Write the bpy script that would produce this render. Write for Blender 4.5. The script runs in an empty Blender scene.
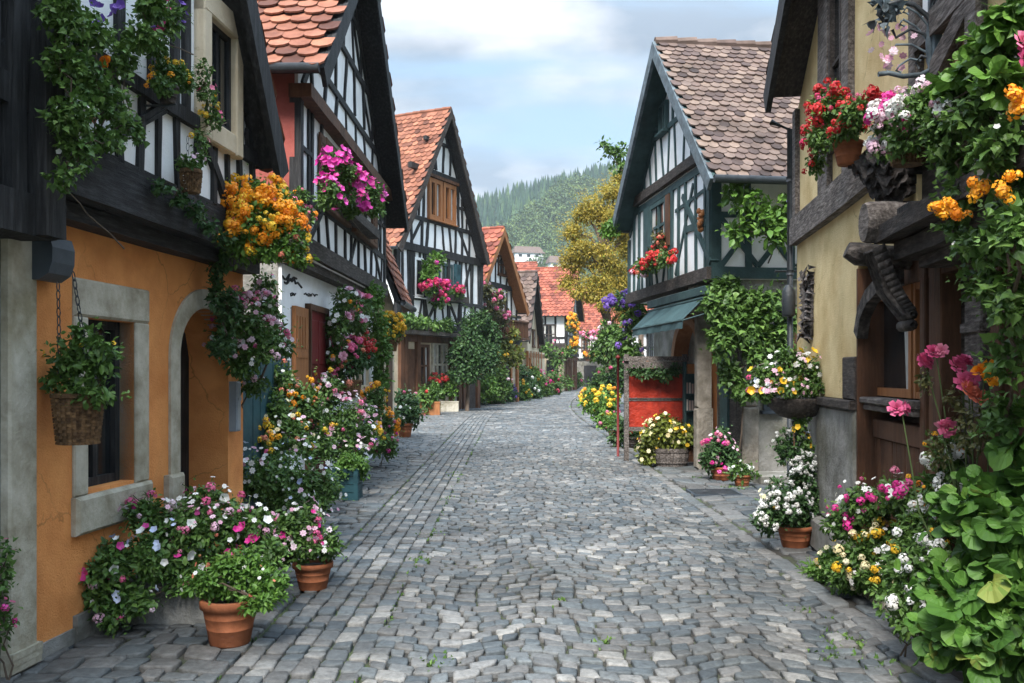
import bpy, bmesh, math, random
import numpy as np
from mathutils import Vector, noise

R = random.Random(11)
rng = np.random.default_rng(11)
SC = bpy.context.scene
COL = SC.collection

# ------------------------------------------------------------------ camera
FPX, CX, HY, EYE = 900.0, 512.0, 372.0, 1.6      # focal length in pixels, image centre, horizon row, eye height
cd = bpy.data.cameras.new("camera")
cd.sensor_width = 36.0
cd.lens = 36.0 * FPX / 1024.0
cd.shift_y = (HY - 341.5) / 1024.0
cd.clip_end = 6000
cd.clip_start = 0.05
cam = bpy.data.objects.new("camera", cd)
cam.location = (0, 0, EYE)
cam.rotation_euler = (math.radians(90), 0, 0)
COL.objects.link(cam)
SC.camera = cam

# ------------------------------------------------------------------ sky, sun, exposure
SUN_EL, SUN_ROT = math.radians(52), math.radians(194)
w = bpy.data.worlds.new("World")
SC.world = w
w.use_nodes = True
nt = w.node_tree
nt.nodes.clear()
def N(t, **kw):
    n = nt.nodes.new(t)
    for k, v in kw.items():
        setattr(n, k, v)
    return n
out = N('ShaderNodeOutputWorld')
bg = N('ShaderNodeBackground'); bg.inputs['Strength'].default_value = 0.1
sky = N('ShaderNodeTexSky', sky_type='NISHITA', sun_disc=False)
sky.sun_elevation = SUN_EL; sky.sun_rotation = SUN_ROT
sky.air_density = 1.0; sky.dust_density = 1.0
tc = N('ShaderNodeTexCoord')
sep = N('ShaderNodeSeparateXYZ')
nt.links.new(tc.outputs['Generated'], sep.inputs[0])
den = N('ShaderNodeMath', operation='ADD'); den.inputs[1].default_value = 0.22
zc = N('ShaderNodeMath', operation='MAXIMUM'); zc.inputs[1].default_value = 0.0
nt.links.new(sep.outputs['Z'], zc.inputs[0]); nt.links.new(zc.outputs[0], den.inputs[0])
dx = N('ShaderNodeMath', operation='DIVIDE'); dy = N('ShaderNodeMath', operation='DIVIDE')
nt.links.new(sep.outputs['X'], dx.inputs[0]); nt.links.new(den.outputs[0], dx.inputs[1])
nt.links.new(sep.outputs['Y'], dy.inputs[0]); nt.links.new(den.outputs[0], dy.inputs[1])
comb = N('ShaderNodeCombineXYZ')
nt.links.new(dx.outputs[0], comb.inputs[0]); nt.links.new(dy.outputs[0], comb.inputs[1])
mp = N('ShaderNodeMapping'); mp.inputs['Scale'].default_value = (0.75, 1.7, 1.0); mp.inputs['Location'].default_value = (3.1, 1.7, 0)
nt.links.new(comb.outputs[0], mp.inputs[0])
n1 = N('ShaderNodeTexNoise'); n1.inputs['Scale'].default_value = 1.25; n1.inputs['Detail'].default_value = 8; n1.inputs['Roughness'].default_value = 0.52; n1.inputs['Distortion'].default_value = 0.35
nt.links.new(mp.outputs[0], n1.inputs['Vector'])
cr = N('ShaderNodeValToRGB')
cr.color_ramp.elements[0].position = 0.42; cr.color_ramp.elements[0].color = (0, 0, 0, 1)
cr.color_ramp.elements[1].position = 0.57; cr.color_ramp.elements[1].color = (1, 1, 1, 1)
nt.links.new(n1.outputs['Fac'], cr.inputs[0])
n2 = N('ShaderNodeTexNoise'); n2.inputs['Scale'].default_value = 2.6; n2.inputs['Detail'].default_value = 7; n2.inputs['Roughness'].default_value = 0.5
mp2 = N('ShaderNodeMapping'); mp2.inputs['Location'].default_value = (8.3, 2.2, 0)
nt.links.new(comb.outputs[0], mp2.inputs[0]); nt.links.new(mp2.outputs[0], n2.inputs['Vector'])
cc = N('ShaderNodeValToRGB')                       # cloud brightness: grey undersides to white
cc.color_ramp.elements[0].position = 0.40; cc.color_ramp.elements[0].color = (0.40, 0.49, 0.60, 1)
cc.color_ramp.elements[1].position = 0.58; cc.color_ramp.elements[1].color = (0.93, 0.96, 1.0, 1)
nt.links.new(n2.outputs['Fac'], cc.inputs[0])
gain = N('ShaderNodeMix', data_type='RGBA', blend_type='MULTIPLY'); gain.inputs[0].default_value = 1.0
gain.inputs[7].default_value = (2.55, 2.58, 2.65, 1)
nt.links.new(cc.outputs[0], gain.inputs[6])
veil = N('ShaderNodeMix', data_type='RGBA'); veil.inputs[0].default_value = 0.93       # thin high veil over the blue
veil.inputs[7].default_value = (1.15, 1.72, 2.32, 1)
nt.links.new(sky.outputs[0], veil.inputs[6])
mixc = N('ShaderNodeMix', data_type='RGBA')
nt.links.new(cr.outputs[0], mixc.inputs[0]); nt.links.new(veil.outputs[2], mixc.inputs[6]); nt.links.new(gain.outputs[2], mixc.inputs[7])
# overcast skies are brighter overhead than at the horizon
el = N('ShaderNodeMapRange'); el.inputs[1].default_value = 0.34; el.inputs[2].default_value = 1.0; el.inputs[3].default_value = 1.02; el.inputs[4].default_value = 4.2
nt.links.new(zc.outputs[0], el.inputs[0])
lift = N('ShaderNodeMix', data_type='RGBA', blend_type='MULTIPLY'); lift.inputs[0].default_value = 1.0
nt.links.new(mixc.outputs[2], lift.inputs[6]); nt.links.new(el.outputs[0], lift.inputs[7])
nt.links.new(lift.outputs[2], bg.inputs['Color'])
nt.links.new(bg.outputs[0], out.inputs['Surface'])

sd = bpy.data.lights.new("sun", 'SUN')
sd.energy = 2.2; sd.angle = math.radians(24); sd.color = (1.0, 0.96, 0.9)
sun = bpy.data.objects.new("sun", sd)
COL.objects.link(sun)
# sun stands at azimuth SUN_ROT (0 = +Y, clockwise seen from above) and elevation SUN_EL
sv = Vector((math.sin(SUN_ROT) * math.cos(SUN_EL), math.cos(SUN_ROT) * math.cos(SUN_EL), math.sin(SUN_EL)))
sun.rotation_euler = sv.to_track_quat('Z', 'Y').to_euler()
sun.location = (0, 0, 60)

SC.view_settings.view_transform = 'Standard'
SC.view_settings.look = 'None'
SC.view_settings.gamma = 1.0
SC.view_settings.use_curve_mapping = False
SC.view_settings.exposure = 2.0
SC.render.engine = 'CYCLES'
SC.cycles.use_denoising = True
SC.cycles.max_bounces = 8
SC.cycles.diffuse_bounces = 4
SC.cycles.volume_bounces = 1
HAZE = 0.0002

# ------------------------------------------------------------------ materials
MATS = {}
def new_mat(name):
    m = bpy.data.materials.new(name); m.use_nodes = True
    MATS[name] = m
    return m, m.node_tree, m.node_tree.nodes['Principled BSDF']

def _noise(t, coord, scale, detail=6, rough=0.6, stretch=None):
    n = t.nodes.new('ShaderNodeTexNoise')
    n.inputs['Scale'].default_value = scale; n.inputs['Detail'].default_value = detail; n.inputs['Roughness'].default_value = rough
    if stretch:
        m = t.nodes.new('ShaderNodeMapping'); m.inputs['Scale'].default_value = stretch
        t.links.new(coord, m.inputs[0]); t.links.new(m.outputs[0], n.inputs['Vector'])
    else:
        t.links.new(coord, n.inputs['Vector'])
    return n

def ramp(t, fac, stops):
    r = t.nodes.new('ShaderNodeValToRGB')
    el = r.color_ramp.elements
    while len(el) < len(stops):
        el.new(0.5)
    for e, (p, c) in zip(el, stops):
        e.position = p; e.color = (c[0], c[1], c[2], 1)
    t.links.new(fac, r.inputs[0])
    return r

def mul(t, a, b, fac=1.0, mode='MULTIPLY'):
    m = t.nodes.new('ShaderNodeMix'); m.data_type = 'RGBA'; m.blend_type = mode
    m.inputs[0].default_value = fac
    t.links.new(a, m.inputs[6]); t.links.new(b, m.inputs[7])
    return m.outputs[2]

def surface(name, stops, scale=6.0, rough=0.85, bump=0.3, bscale=40.0, stain=None, stretch=None, spec=0.3, bdist=0.01, tint=None, tintfac=1.0, streak=0.0, metal=0.0, cracks=0.0):
    """noise coloured solid; tint = colour stops driven by the per-face 'tint' attribute, multiplied in"""
    m, t, b = new_mat(name)
    co = t.nodes.new('ShaderNodeTexCoord').outputs['Object']
    n = _noise(t, co, scale, stretch=stretch)
    c = ramp(t, n.outputs['Fac'], stops).outputs[0]
    if tint:
        at = t.nodes.new('ShaderNodeAttribute'); at.attribute_name = 'tint'
        c = mul(t, c, ramp(t, at.outputs['Fac'], tint).outputs[0], tintfac)
    if stain:
        ns = _noise(t, co, stain[0], 8, 0.65, (1, 1, 0.35) if streak else None)
        c = mul(t, c, ramp(t, ns.outputs['Fac'], [(0.30, stain[1]), (0.56, (1, 1, 1))]).outputs[0], 1.0)
    if streak:
        ns = _noise(t, co, 5.0, 5, 0.6, (1.6, 1.6, 0.09))
        c = mul(t, c, ramp(t, ns.outputs['Fac'], [(0.30, (0.55, 0.52, 0.47)), (0.52, (1, 1, 1))]).outputs[0], streak)
    if cracks:                                           # hairline cracks, broken up, and paler patches of repair
        dn = _noise(t, co, 2.5, 4)
        dm = t.nodes.new('ShaderNodeMix'); dm.data_type = 'RGBA'; dm.inputs[0].default_value = 0.22
        t.links.new(co, dm.inputs[6]); t.links.new(dn.outputs['Color'], dm.inputs[7])
        vo = t.nodes.new('ShaderNodeTexVoronoi'); vo.feature = 'DISTANCE_TO_EDGE'; vo.inputs['Scale'].default_value = 1.7
        t.links.new(dm.outputs[2], vo.inputs['Vector'])
        ck = ramp(t, vo.outputs['Distance'], [(0.0, (0.6, 0.57, 0.54)), (0.008, (1, 1, 1))]).outputs[0]
        mk = ramp(t, _noise(t, co, 1.1, 3).outputs['Fac'], [(0.50, (0, 0, 0)), (0.60, (1, 1, 1))]).outputs[0]
        m2 = t.nodes.new('ShaderNodeMix'); m2.data_type = 'RGBA'; m2.blend_type = 'MULTIPLY'
        t.links.new(mk, m2.inputs[0]); t.links.new(c, m2.inputs[6]); t.links.new(ck, m2.inputs[7]); c = m2.outputs[2]
        c = mul(t, c, ramp(t, _noise(t, co, 0.9, 2, 0.4).outputs['Fac'], [(0.56, (1, 1, 1)), (0.585, (1.0 + cracks, 1.0 + cracks, 1.0 + cracks * 1.1))]).outputs[0])
    t.links.new(c, b.inputs['Base Color'])
    nr = _noise(t, co, scale * 3)
    mr = t.nodes.new('ShaderNodeMapRange'); mr.inputs[3].default_value = max(0.05, rough - 0.12); mr.inputs[4].default_value = min(1, rough + 0.12)
    t.links.new(nr.outputs['Fac'], mr.inputs[0]); t.links.new(mr.outputs[0], b.inputs['Roughness'])
    b.inputs['Specular IOR Level'].default_value = spec
    b.inputs['Metallic'].default_value = metal
    if bump:
        nb = _noise(t, co, bscale, 8, 0.65, stretch)
        bp = t.nodes.new('ShaderNodeBump'); bp.inputs['Strength'].default_value = bump; bp.inputs['Distance'].default_value = bdist
        t.links.new(nb.outputs['Fac'], bp.inputs['Height']); t.links.new(bp.outputs[0], b.inputs['Normal'])
    return m

def leaf_mat(name, stops, trans=0.22, rough=0.5):
    m, t, b = new_mat(name)
    at = t.nodes.new('ShaderNodeAttribute'); at.attribute_name = 'tint'
    c = ramp(t, at.outputs['Fac'], stops).outputs[0]
    t.links.new(c, b.inputs['Base Color'])
    b.inputs['Roughness'].default_value = rough
    b.inputs['Specular IOR Level'].default_value = 0.35
    tr = t.nodes.new('ShaderNodeBsdfTranslucent')
    t.links.new(c, tr.inputs['Color'])
    mx = t.nodes.new('ShaderNodeMixShader'); mx.inputs[0].default_value = trans
    t.links.new(b.outputs[0], mx.inputs[1]); t.links.new(tr.outputs[0], mx.inputs[2])
    t.links.new(mx.outputs[0], t.nodes['Material Output'].inputs['Surface'])
    return m

W_ = (1, 1, 1)
surface('plaster_orange', [(0.3, (0.66, 0.245, 0.07)), (0.7, (0.82, 0.35, 0.115))], 3.0, 0.9, 1.0, 75, stain=(2.2, (0.82, 0.74, 0.68)), cracks=0.10)
surface('plaster_yellow', [(0.3, (0.60, 0.45, 0.22)), (0.7, (0.76, 0.60, 0.33))], 3.0, 0.9, 1.0, 70, stain=(2.0, (0.80, 0.73, 0.64)), cracks=0.08)
surface('plaster_white', [(0.3, (0.82, 0.83, 0.84)), (0.7, (0.90, 0.90, 0.90))], 3.0, 0.9, 0.6, 60, stain=(1.4, (0.84, 0.82, 0.79)))
surface('plaster_red', [(0.3, (0.30, 0.075, 0.06)), (0.7, (0.38, 0.11, 0.09))], 3.0, 0.9, 0.5, 40, stain=(1.4, (0.6, 0.58, 0.56)))
surface('plaster_beige', [(0.3, (0.52, 0.43, 0.30)), (0.7, (0.64, 0.54, 0.40))], 3.0, 0.9, 0.5, 40, stain=(1.0, (0.6, 0.57, 0.52)), cracks=0.06)
surface('stone_pale', [(0.25, (0.30, 0.265, 0.20)), (0.5, (0.47, 0.43, 0.345)), (0.75, (0.58, 0.54, 0.45))], 7.0, 0.92, 1.0, 24, stain=(2.4, (0.55, 0.52, 0.42)))
surface('stone_warm', [(0.25, (0.15, 0.13, 0.105)), (0.5, (0.26, 0.23, 0.19)), (0.75, (0.37, 0.33, 0.28))], 6.0, 0.92, 1.0, 20, stain=(2.5, (0.5, 0.47, 0.4)), bdist=0.02)
surface('stone_grey', [(0.25, (0.13, 0.125, 0.11)), (0.5, (0.24, 0.23, 0.21)), (0.75, (0.34, 0.33, 0.30))], 4.0, 0.92, 1.0, 22, stain=(1.8, (0.5, 0.5, 0.4)), bdist=0.02)
surface('timber_black_long', [(0.3, (0.010, 0.010, 0.011)), (0.5, (0.024, 0.024, 0.026)), (0.7, (0.062, 0.062, 0.066))], 6.0, 0.7, 1.0, 12, stretch=(7, .5, 7), stain=(2.0, (0.5, 0.5, 0.5)))
surface('timber_black', [(0.3, (0.010, 0.010, 0.011)), (0.5, (0.022, 0.022, 0.023)), (0.7, (0.055, 0.054, 0.056))], 5.0, 0.72, 1.0, 12, stretch=(6, 6, 0.5), stain=(2.0, (0.6, 0.6, 0.6)))
surface('timber_dark', [(0.3, (0.022, 0.017, 0.015)), (0.5, (0.05, 0.04, 0.035)), (0.7, (0.11, 0.092, 0.08))], 8.0, 0.8, 1.0, 10, stain=(2.6, (0.45, 0.43, 0.42)), stretch=(5, .8, 5), bdist=0.015)
surface('timber_green', [(0.3, (0.022, 0.05, 0.052)), (0.7, (0.045, 0.088, 0.09))], 5.0, 0.7, 0.6, 30, stain=(2.0, (0.6, 0.6, 0.6)))
surface('timber_brown', [(0.3, (0.055, 0.024, 0.012)), (0.7, (0.145, 0.066, 0.034))], 5.0, 0.7, 0.8, 22, stretch=(3, 3, 0.3), stain=(2.0, (0.5, 0.48, 0.45)))
surface('timber_orange', [(0.3, (0.23, 0.085, 0.028)), (0.7, (0.38, 0.16, 0.06))], 5.0, 0.6, 0.5, 25, stretch=(3, 3, 0.4))
surface('timber_grey', [(0.32, (0.05, 0.042, 0.037)), (0.5, (0.13, 0.11, 0.10)), (0.68, (0.26, 0.23, 0.21))], 9.0, 0.85, 1.0, 9, stain=(3.0, (0.45, 0.43, 0.41)), stretch=(5, .7, 5), bdist=0.02)
surface('red_paint', [(0.3, (0.26, 0.018, 0.008)), (0.7, (0.42, 0.035, 0.013))], 6.0, 0.6, 0.9, 10, stain=(5, (0.5, 0.42, 0.42)), bdist=0.03)
surface('oxblood', [(0.3, (0.11, 0.012, 0.012)), (0.7, (0.17, 0.022, 0.02))], 3.0, 0.55, 0.3, 20)
surface('teal_paint', [(0.3, (0.018, 0.06, 0.075)), (0.7, (0.03, 0.09, 0.105))], 3.0, 0.6, 0.4, 25, stain=(3, (0.5, 0.5, 0.5)))
surface('awning_cloth', [(0.3, (0.03, 0.068, 0.075)), (0.7, (0.05, 0.098, 0.105))], 2.5, 0.85, 0.3, 60, stain=(1.5, (0.6, 0.6, 0.6)))
surface('terracotta', [(0.3, (0.24, 0.075, 0.03)), (0.7, (0.36, 0.125, 0.055))], 7.0, 0.85, 0.4, 40, stain=(5, (0.55, 0.55, 0.5)))
surface('wicker', [(0.35, (0.065, 0.036, 0.018)), (0.65, (0.21, 0.125, 0.06))], 30.0, 0.8, 0.6, 60, tint=[(0, (0.55, 0.5, 0.45)), (1, (1.1, 1.05, 1))])
surface('iron', [(0.3, (0.014, 0.017, 0.02)), (0.7, (0.04, 0.046, 0.052))], 9.0, 0.5, 0.4, 40, spec=0.5)
surface('iron_blue', [(0.3, (0.06, 0.085, 0.10)), (0.7, (0.15, 0.19, 0.215))], 9.0, 0.6, 0.6, 40, spec=0.4, stain=(5, (0.45, 0.42, 0.4)))
surface('grey_metal', [(0.3, (0.22, 0.25, 0.28)), (0.7, (0.33, 0.36, 0.39))], 5.0, 0.45, 0.1, 40, spec=0.5)
surface('slate_metal', [(0.3, (0.028, 0.038, 0.05)), (0.7, (0.055, 0.07, 0.088))], 5.0, 0.5, 0.2, 40, spec=0.5)
surface('soil', [(0.3, (0.02, 0.014, 0.009)), (0.7, (0.06, 0.042, 0.028))], 12.0, 0.95, 0.8, 40)
surface('stem_green', [(0.3, (0.05, 0.085, 0.025)), (0.7, (0.10, 0.14, 0.05))], 8.0, 0.7, 0.1, 40)
surface('bark', [(0.3, (0.05, 0.035, 0.024)), (0.7, (0.15, 0.11, 0.08))], 8.0, 0.9, 1.0, 25, stretch=(1, 1, 0.3))
surface('ground_earth', [(0.3, (0.045, 0.05, 0.028)), (0.7, (0.09, 0.10, 0.05))], 0.5, 0.95, 0.6, 6)
surface('paper', [(0.3, (0.62, 0.60, 0.56)), (0.7, (0.78, 0.76, 0.72))], 5.0, 0.7, 0.0, tint=[(0.0, (0.25, 0.06, 0.05)), (0.4, (0.9, 0.85, 0.8)), (0.7, (0.5, 0.42, 0.35)), (1, (1, 1, 1))])
surface('carved_wood', [(0.3, (0.018, 0.015, 0.014)), (0.5, (0.06, 0.05, 0.045)), (0.7, (0.17, 0.145, 0.13))], 16.0, 0.75, 1.0, 18, stain=(7, (0.4, 0.4, 0.4)), bdist=0.03)
tile_t = [(0.0, (0.34, 0.32, 0.34)), (0.25, (0.58, 0.56, 0.60)), (0.5, (0.86, 0.82, 0.80)), (0.75, (1, 1, 1)), (1, (1.3, 1.3, 1.22))]
surface('tile_orange', [(0.3, (0.22, 0.085, 0.052)), (0.7, (0.33, 0.14, 0.088))], 5.0, 0.85, 0.5, 35, tint=tile_t, stain=(1.4, (0.62, 0.58, 0.54)))
surface('tile_red', [(0.3, (0.27, 0.078, 0.05)), (0.7, (0.35, 0.115, 0.075))], 3.0, 0.85, 0.5, 35, tint=tile_t, stain=(0.8, (0.75, 0.7, 0.68)))
surface('tile_brown', [(0.3, (0.115, 0.082, 0.068)), (0.7, (0.20, 0.145, 0.122))], 5.0, 0.85, 0.5, 35, tint=tile_t, stain=(1.4, (0.55, 0.55, 0.52)))

# dark window glass: glossy, nearly black room behind
m, t, b = new_mat('glass_dark')
co = t.nodes.new('ShaderNodeTexCoord').outputs['Object']
t.links.new(ramp(t, _noise(t, co, 1.2, 3).outputs['Fac'], [(0.3, (0.006, 0.008, 0.01)), (0.7, (0.028, 0.03, 0.03))]).outputs[0], b.inputs['Base Color'])
b.inputs['Roughness'].default_value = 0.06; b.inputs['Specular IOR Level'].default_value = 0.5

# cobbles: one tone per stone
m, t, b = new_mat('cobble')
co = t.nodes.new('ShaderNodeTexCoord').outputs['Object']
at = t.nodes.new('ShaderNodeAttribute'); at.attribute_name = 'tint'
c = ramp(t, at.outputs['Fac'], [(0.0, (0.056, 0.066, 0.073)), (0.22, (0.084, 0.098, 0.106)), (0.36, (0.112, 0.108, 0.103)), (0.5, (0.115, 0.130, 0.136)), (0.64, (0.148, 0.142, 0.135)), (0.8, (0.178, 0.177, 0.172)), (1.0, (0.255, 0.248, 0.232))]).outputs[0]
c = mul(t, c, ramp(t, _noise(t, co, 26, 9, 0.75).outputs['Fac'], [(0.32, (0.5, 0.5, 0.5)), (0.66, (1.25, 1.25, 1.25))]).outputs[0])
c = mul(t, c, ramp(t, _noise(t, co, 0.55, 5, 0.6).outputs['Fac'], [(0.34, (0.66, 0.65, 0.63)), (0.64, (1.08, 1.08, 1.08))]).outputs[0])
t.links.new(c, b.inputs['Base Color'])
b.inputs['Roughness'].default_value = 0.62; b.inputs['Specular IOR Level'].default_value = 0.4
bp = t.nodes.new('ShaderNodeBump'); bp.inputs['Strength'].default_value = 0.8; bp.inputs['Distance'].default_value = 0.012
t.links.new(_noise(t, co, 22, 8, 0.65).outputs['Fac'], bp.inputs['Height']); t.links.new(bp.outputs[0], b.inputs['Normal'])

# joint bed: dark grit with moss patches
m, t, b = new_mat('joints')
co = t.nodes.new('ShaderNodeTexCoord').outputs['Object']
c = ramp(t, _noise(t, co, 30, 6).outputs['Fac'], [(0.3, (0.012, 0.011, 0.009)), (0.7, (0.045, 0.04, 0.032))]).outputs[0]
g = ramp(t, _noise(t, co, 1.1, 6, 0.6).outputs['Fac'], [(0.48, (0, 0, 0)), (0.62, (1, 1, 1))]).outputs[0]
mg = t.nodes.new('ShaderNodeMix'); mg.data_type = 'RGBA'
t.links.new(g, mg.inputs[0]); t.links.new(c, mg.inputs[6]); mg.inputs[7].default_value = (0.045, 0.065, 0.018, 1)
t.links.new(mg.outputs[2], b.inputs['Base Color']); b.inputs['Roughness'].default_value = 0.95

leaf_mat('leaf_mid', [(0, (0.037, 0.079, 0.017)), (0.5, (0.076, 0.152, 0.029)), (1, (0.146, 0.244, 0.055))])
leaf_mat('leaf_dark', [(0, (0.022, 0.055, 0.017)), (0.5, (0.044, 0.100, 0.029)), (1, (0.091, 0.165, 0.049))])
leaf_mat('leaf_bright', [(0, (0.045, 0.105, 0.014)), (0.5, (0.09, 0.19, 0.028)), (1, (0.155, 0.275, 0.05))])
leaf_mat('leaf_yellow', [(0, (0.07, 0.09, 0.015)), (0.5, (0.13, 0.16, 0.025)), (1, (0.22, 0.23, 0.04))])
leaf_mat('leaf_pumpkin', [(0, (0.03, 0.08, 0.012)), (0.45, (0.062, 0.15, 0.022)), (0.85, (0.11, 0.22, 0.036)), (1, (0.20, 0.24, 0.05))], 0.28, 0.58)
leaf_mat('leaf_olive', [(0, (0.05, 0.055, 0.018)), (0.5, (0.09, 0.09, 0.03)), (1, (0.15, 0.15, 0.05))])
leaf_mat('leaf_larch', [(0, (0.16, 0.15, 0.025)), (0.4, (0.30, 0.25, 0.04)), (0.75, (0.48, 0.34, 0.05)), (1, (0.25, 0.33, 0.06))], 0.35)
leaf_mat('leaf_conifer', [(0, (0.012, 0.036, 0.026)), (0.6, (0.026, 0.064, 0.036)), (1, (0.06, 0.11, 0.045))], 0.0, 0.8)
leaf_mat('leaf_broad', [(0, (0.035, 0.075, 0.028)), (1, (0.12, 0.17, 0.05))], 0.0, 0.8)
leaf_mat('petal_white', [(0, (0.62, 0.60, 0.55)), (1, (0.82, 0.82, 0.80))], 0.2)
leaf_mat('petal_cream', [(0, (0.66, 0.55, 0.28)), (1, (0.82, 0.76, 0.52))], 0.2)
leaf_mat('petal_palepink', [(0, (0.60, 0.28, 0.40)), (0.6, (0.74, 0.48, 0.58)), (1, (0.80, 0.68, 0.72))], 0.2)
leaf_mat('petal_pink', [(0, (0.50, 0.06, 0.17)), (0.6, (0.66, 0.13, 0.27)), (1, (0.74, 0.28, 0.38))], 0.2)
leaf_mat('petal_hotpink', [(0, (0.46, 0.012, 0.17)), (0.6, (0.66, 0.035, 0.27)), (1, (0.74, 0.12, 0.40))], 0.2)
leaf_mat('petal_magenta', [(0, (0.34, 0.01, 0.16)), (0.6, (0.56, 0.035, 0.30)), (1, (0.66, 0.13, 0.44))], 0.2)
leaf_mat('petal_crimson', [(0, (0.34, 0.008, 0.05)), (1, (0.58, 0.03, 0.13))], 0.15)
leaf_mat('petal_red', [(0, (0.30, 0.008, 0.012)), (0.6, (0.50, 0.018, 0.02)), (1, (0.62, 0.06, 0.045))], 0.15)
leaf_mat('petal_orange', [(0, (0.72, 0.20, 0.01)), (0.55, (0.86, 0.34, 0.014)), (1, (0.88, 0.47, 0.03))], 0.2)
leaf_mat('petal_salmon', [(0, (0.60, 0.13, 0.08)), (1, (0.76, 0.28, 0.18))], 0.2)
leaf_mat('petal_yellow', [(0, (0.72, 0.38, 0.015)), (1, (0.84, 0.58, 0.05))], 0.2)
leaf_mat('petal_purple', [(0, (0.10, 0.045, 0.30)), (1, (0.24, 0.13, 0.50))], 0.2)
leaf_mat('petal_blue', [(0, (0.38, 0.45, 0.68)), (1, (0.60, 0.66, 0.80))], 0.2)

# ------------------------------------------------------------------ mesh building
ORG = {}
def X(px, Y): return (px - CX) / FPX * Y
def Z(py, Y): return EYE + (HY - py) / FPX * Y
def pt(px, py, Y): return Vector((X(px, Y), Y, Z(py, Y)))

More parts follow.
